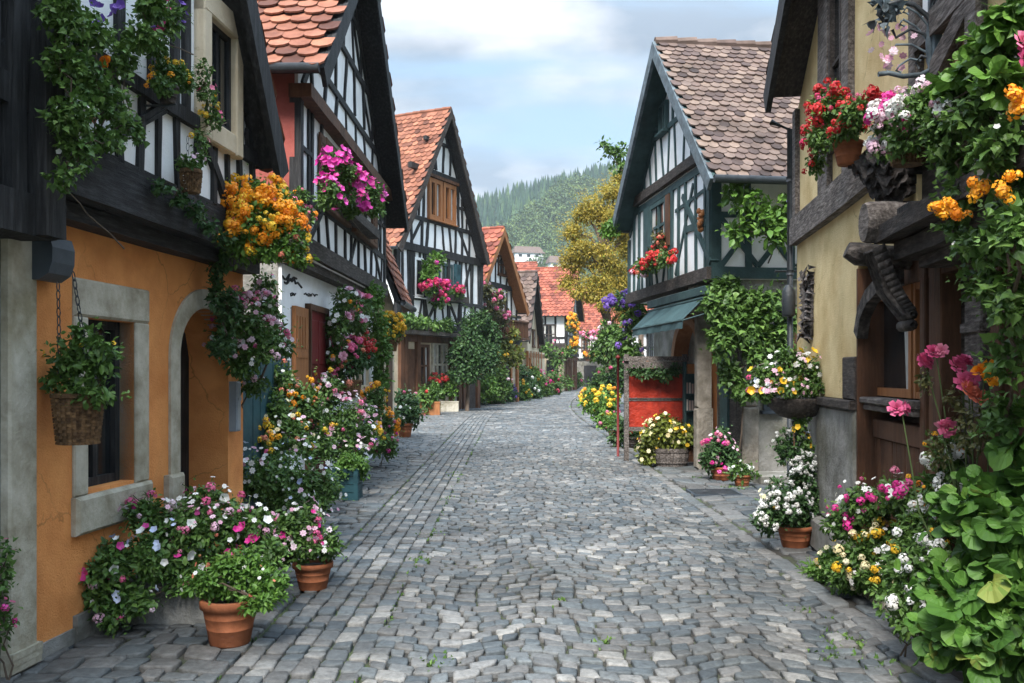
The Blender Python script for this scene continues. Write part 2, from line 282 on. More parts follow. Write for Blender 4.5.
class MB:
    """collects geometry (world coordinates) and links it as ONE mesh object"""
    def __init__(s):
        s.v, s.l, s.z, s.t, s.n = [], [], [], [], 0
        s.k = 0
    def add(s, verts, faces, tint=0.5):
        v = np.array([tuple(p) for p in verts], dtype=np.float64)
        s.v.append(v)
        s.l.append(np.array([i + s.n for f in faces for i in f], dtype=np.int64))
        s.z.append(np.array([len(f) for f in faces], dtype=np.int64))
        s.t.append(np.full(len(faces), tint) if np.isscalar(tint) else np.array(tint, dtype=float))
        s.n += len(v)
        return s
    def inst(s, tv, tf, pos, yd, nd, sc, tint, jit=0.0):
        Nn, k = len(pos), len(tv)
        if Nn == 0: return s
        yd = yd / np.maximum(np.linalg.norm(yd, axis=1, keepdims=True), 1e-9)
        x = np.cross(yd, nd); x /= np.maximum(np.linalg.norm(x, axis=1, keepdims=True), 1e-9)
        n = np.cross(x, yd)
        sc = np.asarray(sc, dtype=float)
        if sc.ndim == 1: sc = np.repeat(sc[:, None], 3, 1)
        V = pos[:, None, :] + sc[:, None, 0:1] * tv[None, :, 0:1] * x[:, None, :] + sc[:, None, 1:2] * tv[None, :, 1:2] * yd[:, None, :] + sc[:, None, 2:3] * tv[None, :, 2:3] * n[:, None, :]
        s.v.append(V.reshape(-1, 3))
        flat = np.array([i for f in tf for i in f]); sizes = np.array([len(f) for f in tf])
        s.l.append(((np.arange(Nn) * k)[:, None] + flat[None, :] + s.n).reshape(-1))
        s.z.append(np.tile(sizes, Nn))
        tt = np.repeat(np.asarray(tint, dtype=float), len(tf))
        if jit: tt = tt + rng.uniform(-jit, jit, len(tt))
        s.t.append(np.clip(tt, 0, 1))
        s.n += Nn * k
        return s
    def hexa(s, p, tint=0.5):      # 8 corners: bottom 4 (ccw), top 4
        return s.add(p, [(3, 2, 1, 0), (4, 5, 6, 7), (0, 1, 5, 4), (1, 2, 6, 5), (2, 3, 7, 6), (3, 0, 4, 7)], tint)
    def box(s, x0, x1, y0, y1, z0, z1, tint=0.5):
        return s.hexa([(x0, y0, z0), (x1, y0, z0), (x1, y1, z0), (x0, y1, z0), (x0, y0, z1), (x1, y0, z1), (x1, y1, z1), (x0, y1, z1)], tint)
    def fbox(s, fr, u0, u1, n0, n1, z0, z1, tint=0.5, bev=0.0):
        if bev:
            b = bev
            ring = lambda n, d: [fr.P(u0 + d, n, z0 + d), fr.P(u1 - d, n, z0 + d), fr.P(u1 - d, n, z1 - d), fr.P(u0 + d, n, z1 - d)]
            v = ring(n0, 0) + ring(n1 - b, 0) + ring(n1, b)
            f = [(0, 1, 2, 3)]
            for a in (0, 4):
                for i in range(4):
                    j = (i + 1) % 4
                    f.append((a + i, a + 4 + i, a + 4 + j, a + j))
            f.append((11, 10, 9, 8))
            return s.add(v, f, tint)
        return s.hexa([fr.P(u0, n0, z0), fr.P(u1, n0, z0), fr.P(u1, n1, z0), fr.P(u0, n1, z0), fr.P(u0, n0, z1), fr.P(u1, n0, z1), fr.P(u1, n1, z1), fr.P(u0, n1, z1)], tint)
    def beam(s, fr, a, b, wd, n0, n1, wob=0.12, seg=3, tint=0.5):
        """hewn timber on a facade from (u,z) a to b, slightly uneven; every beam stands at its own small depth"""
        s.k += 1
        n1 = n1 + (s.k % 13) * 0.0013
        a, b = Vector(a), Vector(b)
        d = (b - a); L = d.length
        if L < 1e-4: return s
        d /= L; q = Vector((-d.y, d.x))
        off = wd * wob
        st = []
        for i in range(seg + 1):
            c = a + d * (L * i / seg) + (q * R.uniform(-off, off) * 0.8 if 0 < i < seg else Vector((0, 0)))
            h = wd / 2 * (1 + R.uniform(-wob, wob))
            st.append((c + q * h, c - q * h))
        v, f = [], []
        for (p, r) in st:
            v += [fr.P(p.x, n1, p.y), fr.P(r.x, n1, r.y), fr.P(p.x, n0, p.y), fr.P(r.x, n0, r.y)]
        for i in range(seg):
            o = i * 4
            f += [(o, o + 1, o + 5, o + 4), (o + 1, o + 3, o + 7, o + 5), (o + 2, o, o + 4, o + 6)]
        e = seg * 4
        f += [(0, 2, 3, 1), (e, e + 1, e + 3, e + 2)]
        return s.add(v, f, tint)
    def tube(s, pts, r, sides=6, tint=0.5, cap=True):
        pts = [Vector(p) for p in pts]
        rs = r if isinstance(r, (list, tuple)) else [r] * len(pts)
        v, f = [], []
        for i, p in enumerate(pts):
            d = (pts[min(i + 1, len(pts) - 1)] - pts[max(i - 1, 0)])
            if d.length < 1e-9: d = Vector((0, 0, 1))
            d.normalize()
            ref = Vector((0, 0, 1)) if abs(d.z) < 0.95 else Vector((0.0, 1.0, 0.0))
            x = d.cross(ref).normalized(); y = d.cross(x)
            for k in range(sides):
                a = 2 * math.pi * k / sides
                v.append(p + (x * math.cos(a) + y * math.sin(a)) * rs[i])
        for i in range(len(pts) - 1):
            for k in range(sides):
                k2 = (k + 1) % sides
                f.append((i * sides + k, i * sides + k2, (i + 1) * sides + k2, (i + 1) * sides + k))
        if cap:
            f.append(tuple(range(sides)))
            f.append(tuple(reversed([(len(pts) - 1) * sides + k for k in range(sides)])))
        return s.add(v, f, tint)
    def lathe(s, c, prof, seg=20, tint=0.5, sx=1.0, sy=1.0, wob=0.0):
        """prof = (radius, z) from bottom to top round c; open ends are closed when the radius is 0"""
        v, f = [], []
        for (r, z) in prof:
            for k in range(seg):
                a = 2 * math.pi * k / seg
                rr = r * (1 + (R.uniform(-wob, wob) if wob else 0))
                v.append((c[0] + rr * math.cos(a) * sx, c[1] + rr * math.sin(a) * sy, c[2] + z))
        for i in range(len(prof) - 1):
            for k in range(seg):
                k2 = (k + 1) % seg
                f.append((i * seg + k, i * seg + k2, (i + 1) * seg + k2, (i + 1) * seg + k))
        f.append(tuple(reversed(range(seg))))
        return s.add(v, f, tint)
    def prism(s, fr, poly, n0, n1, tint=0.5):
        """polygon of (u,z) extruded from n0 to n1"""
        k = len(poly)
        v = [fr.P(u, n0, z) for u, z in poly] + [fr.P(u, n1, z) for u, z in poly]
        f = [tuple(range(k)), tuple(reversed(range(k, 2 * k)))]
        for i in range(k):
            j = (i + 1) % k
            f.append((i, i + k, j + k, j))
        return s.add(v, f, tint)
    def blob(s, c, r, amp=0.25, freq=3.0, sub=3, tint=0.5):
        bm = bmesh.new(); bmesh.ops.create_icosphere(bm, subdivisions=sub, radius=1)
        sd_ = Vector((R.uniform(0, 50), R.uniform(0, 50), R.uniform(0, 50)))
        v = []
        for q in bm.verts:
            k = 1 + amp * noise.noise(q.co * freq + sd_) + amp * 0.5 * noise.noise(q.co * freq * 2.3 + sd_)
            v.append((c[0] + q.co.x * r[0] * k, c[1] + q.co.y * r[1] * k, c[2] + q.co.z * r[2] * k))
        f = [tuple(x.index for x in p.verts) for p in bm.faces]
        bm.free()
        return s.add(v, f, tint)
    def build(s, name, mat, parent=None, smooth=False, label=None):
        V = np.concatenate(s.v); L = np.concatenate(s.l); S = np.concatenate(s.z); T = np.concatenate(s.t)
        if parent is not None:
            org = np.array(ORG[parent.name])
        else:
            org = np.array([(V[:, 0].min() + V[:, 0].max()) / 2, (V[:, 1].min() + V[:, 1].max()) / 2, V[:, 2].min()])
        V = V - org
        me = bpy.data.meshes.new(name)
        me.vertices.add(len(V)); me.vertices.foreach_set('co', V.astype(np.float32).ravel())
        me.loops.add(len(L)); me.loops.foreach_set('vertex_index', L.astype(np.int32))
        me.polygons.add(len(S))
        st = np.zeros(len(S), dtype=np.int32); st[1:] = np.cumsum(S)[:-1]
        me.polygons.foreach_set('loop_start', st)
        me.polygons.foreach_set('use_smooth', np.full(len(S), smooth))
        at = me.attributes.new('tint', 'FLOAT', 'FACE'); at.data.foreach_set('value', T.astype(np.float32))
        me.update(calc_edges=True); me.validate()
        me.materials.append(MATS[mat])
        o = bpy.data.objects.new(name, me); COL.objects.link(o)
        if parent is not None:
            o.parent = parent
        else:
            o.location = Vector(org)
        ORG[o.name] = tuple(org)
        if label: o['label'] = label
        return o

def thing(name, label, cat, loc, group=None):
    o = bpy.data.objects.new(name, None); COL.objects.link(o)
    o.empty_display_size = 0.2
    o.location = Vector(loc); ORG[o.name] = tuple(loc)
    o['label'] = label; o['category'] = cat
    if group: o['group'] = group
    return o
def tag(o, label=None, cat=None, group=None, kind=None):
    for k, v in (('label', label), ('category', cat), ('group', group), ('kind', kind)):
        if v: o[k] = v
    return o

class Fr:
    """a facade: u runs along it away from the camera, n points out to the street, z is height"""
    def __init__(s, x, y, ang, side):
        s.x, s.y = x, y
        s.dx, s.dy = math.sin(ang), math.cos(ang)
        s.nx, s.ny = side * math.cos(ang), -side * math.sin(ang)
    def P(s, u, n, z):
        return Vector((s.x + s.dx * u + s.nx * n, s.y + s.dy * u + s.ny * n, z))
    def px(s, px, py, n=0.0):
        k = (px - CX) / FPX
        ox, oy = s.x + s.nx * n, s.y + s.ny * n
        u = (k * oy - ox) / (s.dx - k * s.dy)
        Y = oy + s.dy * u
        return u, Z(py, Y)
    def u(s, px, n=0.0): return s.px(px, 0, n)[0]

# ------------------------------------------------------------------ building parts
TILE_V = np.array([(-.5, 0, 0), (-.5, -.8, .0), (-.33, -1.03, .0), (0, -1.14, .0), (.33, -1.03, .0), (.5, -.8, .0), (.5, 0, 0),
                   (-.5, -.8, -1), (-.33, -1.03, -1), (0, -1.14, -1), (.33, -1.03, -1), (.5, -.8, -1)], float)
TILE_F = [(0, 1, 2, 3, 4, 5, 6), (1, 7, 8, 2), (2, 8, 9, 3), (3, 9, 10, 4), (4, 10, 11, 5)]
def tiles(mb, fr, ur, zr, ue, ze, n0, n1, tw=0.2, ex=0.19):
    a, b = fr.P(ur, n0, zr), fr.P(ue, n0, ze)
    down = (b - a); L = down.length; down.normalize()
    along = (fr.P(ur, n1, zr) - a); Wd = along.length; along.normalize()
    nrm = down.cross(along)
    if nrm.z < 0: nrm = -nrm
    rows, cols = max(1, int(round(L / ex))), max(1, int(round(Wd / tw)))
    ex, tw = L / rows, Wd / cols
    pos, yd, nd, sc, ti = [], [], [], [], []
    for r in range(rows):
        sh = 0.25 if r % 2 else -0.25
        sag = 0.0
        for c in range(cols):
            p = a + down * (ex * r + R.uniform(-.012, .012)) + along * (tw * (c + 0.5 + sh)) + nrm * (0.03 + R.uniform(-.005, .006))
            tilt = R.gauss(0, 0.025)
            yv = -(down) + nrm * (-0.13 + R.gauss(0, .02)) + along * tilt
            pos.append(p); yd.append(yv); nd.append(nrm); sc.append((tw * R.uniform(.95, 1.0), ex * 1.3, 0.022)); ti.append(min(1, max(0, R.gauss(0.56, 0.27))))
    mb.inst(TILE_V, TILE_F, np.array([tuple(p) for p in pos]), np.array([tuple(p) for p in yd]), np.array([tuple(p) for p in nd]), np.array(sc), np.array(ti), 0.0)

def roof_parts(root, fr, apex, near, far, nf, nb, tile, board, deck='timber_black', tw=0.2, ex=0.19, bw=0.2, gutter=True, thick=0.1):
    """two tiled slopes; apex / near / far = (u, z) of ridge and eaves, nf front overhang, nb back"""
    mb = MB()
    for e in (near, far):
        tiles(mb, fr, apex[0], apex[1], e[0], e[1], nb, nf, tw, ex)
    L = abs(nf - nb); k = max(2, int(L / 0.35))
    for i in range(k):                                                       # ridge tiles
        n0 = nb + L * i / k - 0.03; n1 = nb + L * (i + 1) / k
        mb.tube([fr.P(apex[0], n0, apex[1] + 0.035 + R.uniform(-.01, .012)), fr.P(apex[0], n1, apex[1] + 0.025)], [0.095, 0.08], 8, R.uniform(.3, .9))
    rf = mb.build('roof', tile, root)
    d = MB()
    for e in (near, far):
        dirv = Vector((e[0] - apex[0], e[1] - apex[1])).normalized(); q = Vector((-dirv.y, dirv.x))
        if q.y > 0: q = -q
        q = q * thick
        d.prism(fr, [apex, e, (e[0] + q.x, e[1] + q.y), (apex[0], apex[1] - thick * 1.3)], nb, nf - 0.01)
    d.build('roof_boarding', deck, root)
    for e in (near, far):
        g = MB()
        dirv = Vector((e[0] - apex[0], e[1] - apex[1])).normalized(); q = Vector((-dirv.y, dirv.x))
        if q.y > 0: q = -q
        a0 = Vector(apex) + Vector((0, 0.03)); b0 = Vector(e) + dirv * 0.06
        g.prism(fr, [a0, b0, b0 + q * bw, Vector((apex[0], apex[1] - bw * 1.35))], nf - 0.005, nf + 0.05)
        g.build('bargeboard', board, root)
    if gutter:
        for e in (near, far):
            g = MB()
            sgn = 1 if e[0] > apex[0] else -1
            g.tube([fr.P(e[0] + sgn * 0.07, nb, e[1] - 0.05), fr.P(e[0] + sgn * 0.07, nf, e[1] - 0.05)], 0.06, 8)
            g.build('gutter', 'iron', root, True)
    return rf

def gable_z(u, apex, near, far, drop=0.16):
    e = near if u < apex[0] else far
    return apex[1] + (e[1] - apex[1]) * (u - apex[0]) / (e[0] - apex[0]) - drop

surface('curtain_cloth', [(0.3, (0.30, 0.29, 0.27)), (0.7, (0.50, 0.49, 0.46))], 6.0, 0.9, 0.2, 40)
def curtains(win, fr, u0, u1, z0, z1, n):
    """two gathered side curtains seen just inside the panes"""
    w_ = (u1 - u0) * .27
    for (a, b_) in ((u0, u0 + w_), (u1 - w_, u1)):
        k = 14; m = MB()
        top = [fr.P(a + (b_ - a) * i / k, n + .003 * math.sin(i * 2.2), z1) for i in range(k + 1)]
        bot = [fr.P((a + (b_ - a) * i / k) * .75 + (a if a == u0 else b_) * .25, n + .003 * math.sin(i * 2.2 + .4), z0) for i in range(k + 1)]
        m.add(top + bot, [(i, i + 1, k + 2 + i, k + 1 + i) for i in range(k)])
        m.build('curtain', 'curtain_cloth', win)

def window(root, fr, u0, u1, z0, z1, n, mat='timber_brown', fw=0.06, cols=2, rows=2, sill=True, name='window', proud=0.05, pane='glass_dark'):
    m = MB()
    p = proud
    m.fbox(fr, u0, u0 + fw, n - .02, n + p, z0, z1); m.fbox(fr, u1 - fw, u1, n - .02, n + p, z0, z1)
    m.fbox(fr, u0 + fw, u1 - fw, n - .02, n + p - .003, z0, z0 + fw); m.fbox(fr, u0 + fw, u1 - fw, n - .02, n + p - .003, z1 - fw, z1)
    bw = fw * 0.45
    for c in range(1, cols):
        uc = u0 + (u1 - u0) * c / cols
        m.fbox(fr, uc - bw, uc + bw, n - .02, n + p - .012, z0 + fw, z1 - fw)
    for r in range(1, rows):
        zc_ = z0 + (z1 - z0) * r / rows
        m.fbox(fr, u0 + fw, u1 - fw, n - .02, n + p - .02, zc_ - bw * .7, zc_ + bw * .7)
    o = m.build(name, mat, root)
    MB().fbox(fr, u0 + fw * .5, u1 - fw * .5, n - .03, n + .006, z0 + fw * .5, z1 - fw * .5).build('pane', pane, o)
    if u1 - u0 > .45 and mat != 'timber_black': curtains(o, fr, u0 + fw * .6, u1 - fw * .6, z0 + fw * .6, z1 - fw * .6, n + .0105)
    if sill:
        MB().fbox(fr, u0 - .05, u1 + .05, n - .02, n + p + .06, z0 - .06, z0 - .004, bev=.01).build('sill', mat, o)
    return o

def studs(mb, fr, u0, u1, z0, z1, k, wd, n0, n1, lean=0.12, top=None):
    """k uneven studs between two rails; top(u) clips them to the gable"""
    for i in range(k):
        u = u0 + (u1 - u0) * (i + 0.5) / k
        a = u + R.uniform(-lean, lean); b = u + R.uniform(-lean, lean)
        zt = z1 if top is None else min(z1, top(b))
        if zt - z0 > 0.12:
            mb.beam(fr, (a, z0), (b, zt), wd * R.uniform(.8, 1.15), n0, n1, .16)

def arch_wall(mb, fr, u0, u1, z0, z1, n0, n1, openings):
    """wall slab between n0 (back) and n1 (front) with openings (ua, ub, za, zs, rise): rectangular up to zs, arched by rise above"""
    cuts = {u0, u1}
    for (ua, ub, za, zs, rise) in openings:
        k = 14 if rise else 1
        for i in range(k + 1): cuts.add(round(ua + (ub - ua) * i / k, 6))
    cuts = sorted(cuts)
    def hole(u, o):
        ua, ub, za, zs, rise = o
        if rise:
            s_ = (u - (ua + ub) / 2) / ((ub - ua) / 2)
            return zs + rise * math.sqrt(max(0, 1 - s_ * s_))
        return zs
    for a, b in zip(cuts[:-1], cuts[1:]):
        mid = (a + b) / 2
        o = next((o for o in openings if o[0] < mid < o[1]), None)
        if o is None:
            mb.add([fr.P(a, n1, z0), fr.P(b, n1, z0), fr.P(b, n1, z1), fr.P(a, n1, z1)], [(0, 1, 2, 3)])
        else:
            ha, hb = hole(a, o), hole(b, o)
            mb.add([fr.P(a, n1, ha), fr.P(b, n1, hb), fr.P(b, n1, z1), fr.P(a, n1, z1), fr.P(a, n0, ha), fr.P(b, n0, hb)], [(0, 1, 2, 3), (0, 4, 5, 1)])
            if o[2] > z0:
                mb.add([fr.P(a, n1, z0), fr.P(b, n1, z0), fr.P(b, n1, o[2]), fr.P(a, n1, o[2]), fr.P(a, n0, o[2]), fr.P(b, n0, o[2])], [(0, 1, 2, 3), (3, 2, 5, 4)])
    for (ua, ub, za, zs, rise) in openings:
        for u in (ua, ub):
            mb.add([fr.P(u, n0, za), fr.P(u, n1, za), fr.P(u, n1, zs), fr.P(u, n0, zs)], [(0, 1, 2, 3)])
    mb.add([fr.P(u0, n0, z0), fr.P(u0, n1, z0), fr.P(u0, n1, z1), fr.P(u0, n0, z1)], [(0, 1, 2, 3)])
    mb.add([fr.P(u1, n0, z0), fr.P(u1, n1, z0), fr.P(u1, n1, z1), fr.P(u1, n0, z1)], [(0, 1, 2, 3)])
    mb.add([fr.P(u0, n0, z1), fr.P(u1, n0, z1), fr.P(u1, n1, z1), fr.P(u0, n1, z1)], [(0, 1, 2, 3)])

# ------------------------------------------------------------------ plants
LEAF = {
 'oval': (np.array([(0, 0, 0), (-.26, .33, .07), (.26, .33, .07), (-.22, .66, .06), (.22, .66, .06), (0, 1, -.1), (0, .33, 0), (0, .66, 0)], float),
          [(0, 6, 1), (0, 2, 6), (6, 7, 3, 1), (6, 2, 4, 7), (7, 5, 3), (7, 4, 5)]),
 'kite': (np.array([(0, 0, 0), (-.3, .45, .09), (0, 1, -.06), (.3, .45, .09)], float), [(0, 2, 1), (0, 3, 2)]),
 'thin': (np.array([(0, 0, 0), (-.09, .4, .03), (0, 1, -.12), (.09, .4, .03)], float), [(0, 2, 1), (0, 3, 2)]),
 'ivy': (np.array([(0, 0, 0), (-.42, .18, .03), (-.3, .48, .06), (-.2, .55, .03), (0, 1, -.1), (.2, .55, .03), (.3, .48, .06), (.42, .18, .03), (0, .45, -.02)], float),
         [(0, 8, 2, 1), (8, 3, 2), (8, 4, 3), (8, 5, 4), (8, 6, 5), (0, 7, 6, 8)]),
}
# big round scalloped leaf
_k = 18
_v = [(0, 0.12, -.05)]
for _i in range(_k):
    _a = -math.pi / 2 + 2 * math.pi * _i / _k
    _r = 0.5 * (1 + (0.035 if _i % 2 else -0.03))
    if _i == 0: _r = 0.12
    _v.append((_r * 1.05 * math.cos(_a), 0.5 + _r * math.sin(_a) - (0.0), 0.075 * math.cos(3 * _a) + 0.06 * math.sin(2 * _a) + (0.012 if _i % 2 else -.008) - .12 * max(0, math.sin(_a)) ** 2))
_m = [(_v[0][0] * .5 + p[0] * .5, (_v[0][1] + p[1]) * .5, p[2] * .15 - .015 + (0.012 if i % 2 else 0.0)) for i, p in enumerate(_v[1:])]
_v = _v + _m
LEAF['broad'] = (np.array(_v, float), [(0, 1 + _k + i, 1 + _k + (i + 1) % _k) for i in range(_k)] + [(1 + _k + i, 1 + i, 1 + (i + 1) % _k, 1 + _k + (i + 1) % _k) for i in range(_k)])

def _bl_petunia():
    v = [(0, 0, -.22)]; f = []
    for i in range(10):
        a = 2 * math.pi * i / 10; r = .5 if i % 2 == 0 else .40
        v.append((r * math.cos(a), r * math.sin(a), .06 if i % 2 == 0 else -.02))
    for i in range(10): f.append((0, 1 + i, 1 + (i + 1) % 10))
    return np.array(v), f
def _bl_daisy():
    v, f = [], []
    for i in range(7):
        a = 2 * math.pi * i / 7
        c, s_ = math.cos(a), math.sin(a)
        o = len(v)
        for (x, y, z) in ((.06, 0, 0), (.3, -.17, .05), (.52, 0, .0), (.3, .17, .05)):
            v.append((x * c - y * s_, x * s_ + y * c, z))
        f.append((o, o + 1, o + 2, o + 3))
    o = len(v)
    for i in range(5): v.append((.1 * math.cos(i * 1.2566), .1 * math.sin(i * 1.2566), .05))
    f.append(tuple(range(o, o + 5)))
    return np.array(v), f
def _bl_cluster(k=20, seed=3):
    r_ = random.Random(seed); v, f = [], []
    for i in range(k):
        z = 1 - 1.35 * (i + .5) / k; a = i * 2.39996
        q = math.sqrt(max(0, 1 - z * z)); d = Vector((q * math.cos(a), q * math.sin(a), z))
        d = (d + Vector((r_.uniform(-.2, .2), r_.uniform(-.2, .2), r_.uniform(-.2, .2)))).normalized()
        x = d.cross(Vector((.3, .2, .9))).normalized(); y = d.cross(x)
        c = d * r_.uniform(.34, .44); h = r_.uniform(.13, .19)
        o = len(v)
        for (p, q2) in ((1, 0), (0, 1), (-1, 0), (0, -1)):
            v.append(tuple(c + (x * p + y * q2) * h * r_.uniform(.85, 1.15) + d * r_.uniform(-.03, .06)))
        f.append((o, o + 1, o + 2, o + 3))
    return np.array(v), f
def _bl_rose():
    v, f = [], []
    for (k, r0, r1, z0, z1, ph) in ((6, .12, .52, -.1, .06, 0), (5, .1, .38, -.05, .22, .5), (4, .06, .22, 0, .28, .2), (3, .02, .1, .05, .3, .9)):
        for i in range(k):
            a = 2 * math.pi * (i + ph) / k; wd = 2 * math.pi / k * .62
            o = len(v)
            for (r, z, wf) in ((r0, z0, .6), ((r0 + r1) * .55, z0 * .3 + z1 * .6, 1.0), (r1, z1, .55)):
                for s_ in (-1, 1): v.append((r * math.cos(a + s_ * wd * wf * .8), r * math.sin(a + s_ * wd * wf * .8), z + .02 * s_))
            f += [(o, o + 1, o + 3, o + 2), (o + 2, o + 3, o + 5, o + 4)]
    return np.array(v), f
BLOOM = {'petunia': _bl_petunia(), 'daisy': _bl_daisy(), 'cluster': _bl_cluster(), 'rose': _bl_rose(), 'ball': _bl_cluster(12, 5)}

def unit(n):
    d = rng.normal(size=(n, 3)); return d / np.linalg.norm(d, axis=1, keepdims=True)

def split_clump(c, r, k):
    """uneven sub-clumps inside one ellipsoid: their own outline has bumps and gaps"""
    out = [(np.array(c), np.array(r) * .68)]
    for d in unit(k):
        out.append((np.array(c) + d * np.array(r) * rng.uniform(.45, .78), np.array(r) * rng.uniform(.28, .48)))
    return out

def leaves(mb, clumps, kind, size, cover=1.5, sub=7, cap=9000, droop=0.25, fill=0.5, upn=0.7, wisp=9):
    tv, tf = LEAF[kind]
    jit = .10 if kind == 'broad' else .04
    for (c, r) in clumps:                                  # thin shoots that stick out of the mass
        c, r = np.array(c), np.array(r)
        for d in unit(wisp):
            if d[2] < -.5: continue
            L = rng.uniform(.25, .75) * min(1, 1.6 * size * 4 / max(r.max(), 1e-3) + .3); k = max(4, int(L * r.max() / (size * .38)))
            f_ = np.linspace(.85, 1 + L, k)[:, None]
            bend_ = np.array([0, 0, rng.uniform(-.5, .35)])
            p = c + d * r * f_ + bend_ * ((f_ - .85) ** 2) * r.max() + rng.normal(0, size * .14, (k, 3))
            p[:, 2] = np.maximum(p[:, 2], 0.02)
            mb.inst(tv, tf, p, d * .7 + rng.normal(0, .6, (k, 3)), np.array([0, -.3, .8]) + rng.normal(0, .4, (k, 3)), size * rng.uniform(.5, .95, k) * np.linspace(1, .6, k), np.clip(rng.normal(.6, .2, k), 0, 1), jit)
    for (c, r) in clumps:
        for (sc_, sr) in split_clump(c, r, sub):
            A = 4 * math.pi * ((sr[0] * sr[1]) ** 1.6 / 3 + (sr[0] * sr[2]) ** 1.6 / 3 + (sr[1] * sr[2]) ** 1.6 / 3) ** (1 / 1.6)
            n = int(min(cap / (sub + 1) * 2, max(6, cover * A / (0.42 * size * size))))
            d = unit(n)
            rad = fill + (1.06 - fill) * rng.random(n) ** .55
            pos = sc_ + d * rad[:, None] * sr + rng.normal(0, size * .25, (n, 3))
            pos[:, 2] = np.maximum(pos[:, 2], 0.02)
            yd = d * .55 + rng.normal(0, .5, (n, 3)) + np.array([0, 0, -droop])
            nd = d * .75 + rng.normal(0, .4, (n, 3)) + np.array([0, 0, upn])
            ti = np.clip(rng.normal(.45, .22, n), 0, 1)
            mb.inst(tv, tf, pos, yd, nd, size * rng.uniform(.6, 1.25, n), ti, jit)

def blooms(mb, clumps, kind, size, count, face=(0, -.5, .35), zlo=-.35, out_=(0.9, 1.2), patch=0, spread=.3):
    """blossoms on the outside of the clumps, looking outward; patch > 0 gathers them in that many groups"""
    tv, tf = BLOOM[kind]
    wts = np.array([max(1e-4, r[0] * r[2]) for _, r in clumps]); wts = wts / wts.sum()
    fv = np.array(face, float)
    P_, D_ = [], []
    groups = None
    if patch:
        groups = []
        while len(groups) < patch:
            i = rng.choice(len(clumps), p=wts); d = unit(1)[0]
            if d[2] < zlo or d @ fv < -.1: continue
            groups.append((i, d))
    tries = 0
    while len(P_) < count and tries < count * 40:
        tries += 1
        if groups:
            i, d0 = groups[rng.integers(len(groups))]
            d = d0 + rng.normal(0, spread, 3); d /= np.linalg.norm(d)
        else:
            i = rng.choice(len(clumps), p=wts); d = unit(1)[0]
            if d @ fv < -.25 * np.linalg.norm(fv): continue
        if d[2] < zlo: continue
        c, r = clumps[i]
        P_.append(np.array(c) + d * np.array(r) * rng.uniform(*out_) + rng.normal(0, size * .25, 3)); D_.append(d)
    if not P_: return P_
    P_, D_ = np.array(P_), np.array(D_)
    n = len(P_)
    nd = D_ * .8 + fv * .6 + rng.normal(0, .28, (n, 3))
    yd = rng.normal(size=(n, 3))
    nd /= np.linalg.norm(nd, axis=1, keepdims=True)
    yd = yd - nd * (yd * nd).sum(1, keepdims=True)
    mb.inst(tv, tf, P_, yd, nd, size * rng.uniform(.5, 1.3, n), np.clip(rng.normal(.5, .27, n), 0, 1), .12)
    return P_

def C(px, py, Y, rx, ry=None, dep=None):
    """clump seen at a pixel at depth Y with pixel radii rx, ry -> centre and radii in metres"""
    ry = rx if ry is None else ry
    k = Y / FPX
    return (tuple(pt(px, py, Y)), (rx * k, (dep if dep is not None else min(rx, ry) * k * 1.0), ry * k))

def plant_parts(root, clumps, leaf='oval', lsize=.06, lmat='leaf_mid', cover=1.5, sub=7, flowers=(), fill=.5, droop=.25, stems=None, name='foliage', upn=.7, face=(0, -.5, .35), cap=9000, wisp=9):
    m = MB(); leaves(m, clumps, leaf, lsize, cover, sub, cap, droop, fill, upn, wisp)
    m.build(name, lmat, root)
    for fl in flowers:
        kind, mat, size, count = fl[:4]
        kw = dict(fl[4]) if len(fl) > 4 else {}
        sel = kw.pop('on', None); stalk = kw.pop('stalk', 0)
        cl = clumps if sel is None else [clumps[i] for i in sel]
        kw.setdefault('face', face)
        b_ = MB(); P_ = blooms(b_, cl, kind, size, count, **kw)
        if len(P_):
            b_.build('blossoms', mat, root)
            if stalk:
                s_ = MB()
                for p in P_:
                    cc_ = Vector(min(cl, key=lambda q: (Vector(q[0]) - Vector(p)).length)[0])
                    s_.tube([cc_, (cc_ + Vector(p)) / 2 + Vector((R.uniform(-.02, .02), 0, .02)), Vector(p) - Vector((0, 0, .005))], .0035, 3, cap=False)
                s_.build('stems', 'stem_green', root)
    if stems:
        s_ = MB()
        for (p, q, r) in stems:
            p, q = Vector(p), Vector(q)
            mid = (p + q) / 2 + Vector((R.uniform(-.05, .05), R.uniform(-.05, .05), R.uniform(-.03, .03)))
            q1_, q3_ = (p * 3 + q) / 4, (p + q * 3) / 4
            jt = lambda: Vector((R.uniform(-.025, .025), R.uniform(-.025, .025), R.uniform(-.02, .02)))
            s_.tube([p, q1_ + jt(), mid, q3_ + jt(), q], [r, r * .9, r * .8, r * .65, r * .5], 5)
        s_.build('stems', 'bark', root)

def stem_set(base, clumps, k=1, r=.006):
    """branches: each clump grows from the nearest lower one, the lowest from the base"""
    pts = [Vector(base)] + [Vector(c) for c, _ in sorted(clumps, key=lambda q: q[0][2])]
    out = []
    for i in range(1, len(pts)):
        j = min(range(i), key=lambda q: (pts[q] - pts[i]).length + (.0 if q else .15))
        for _ in range(k if (pts[j] - pts[i]).length < .6 else 1):
            out.append((pts[j] + Vector((R.uniform(-.02, .02), R.uniform(-.02, .02), 0)), pts[i] + Vector((R.uniform(-.04, .04), R.uniform(-.04, .04), R.uniform(-.04, .04))), r))
    return out

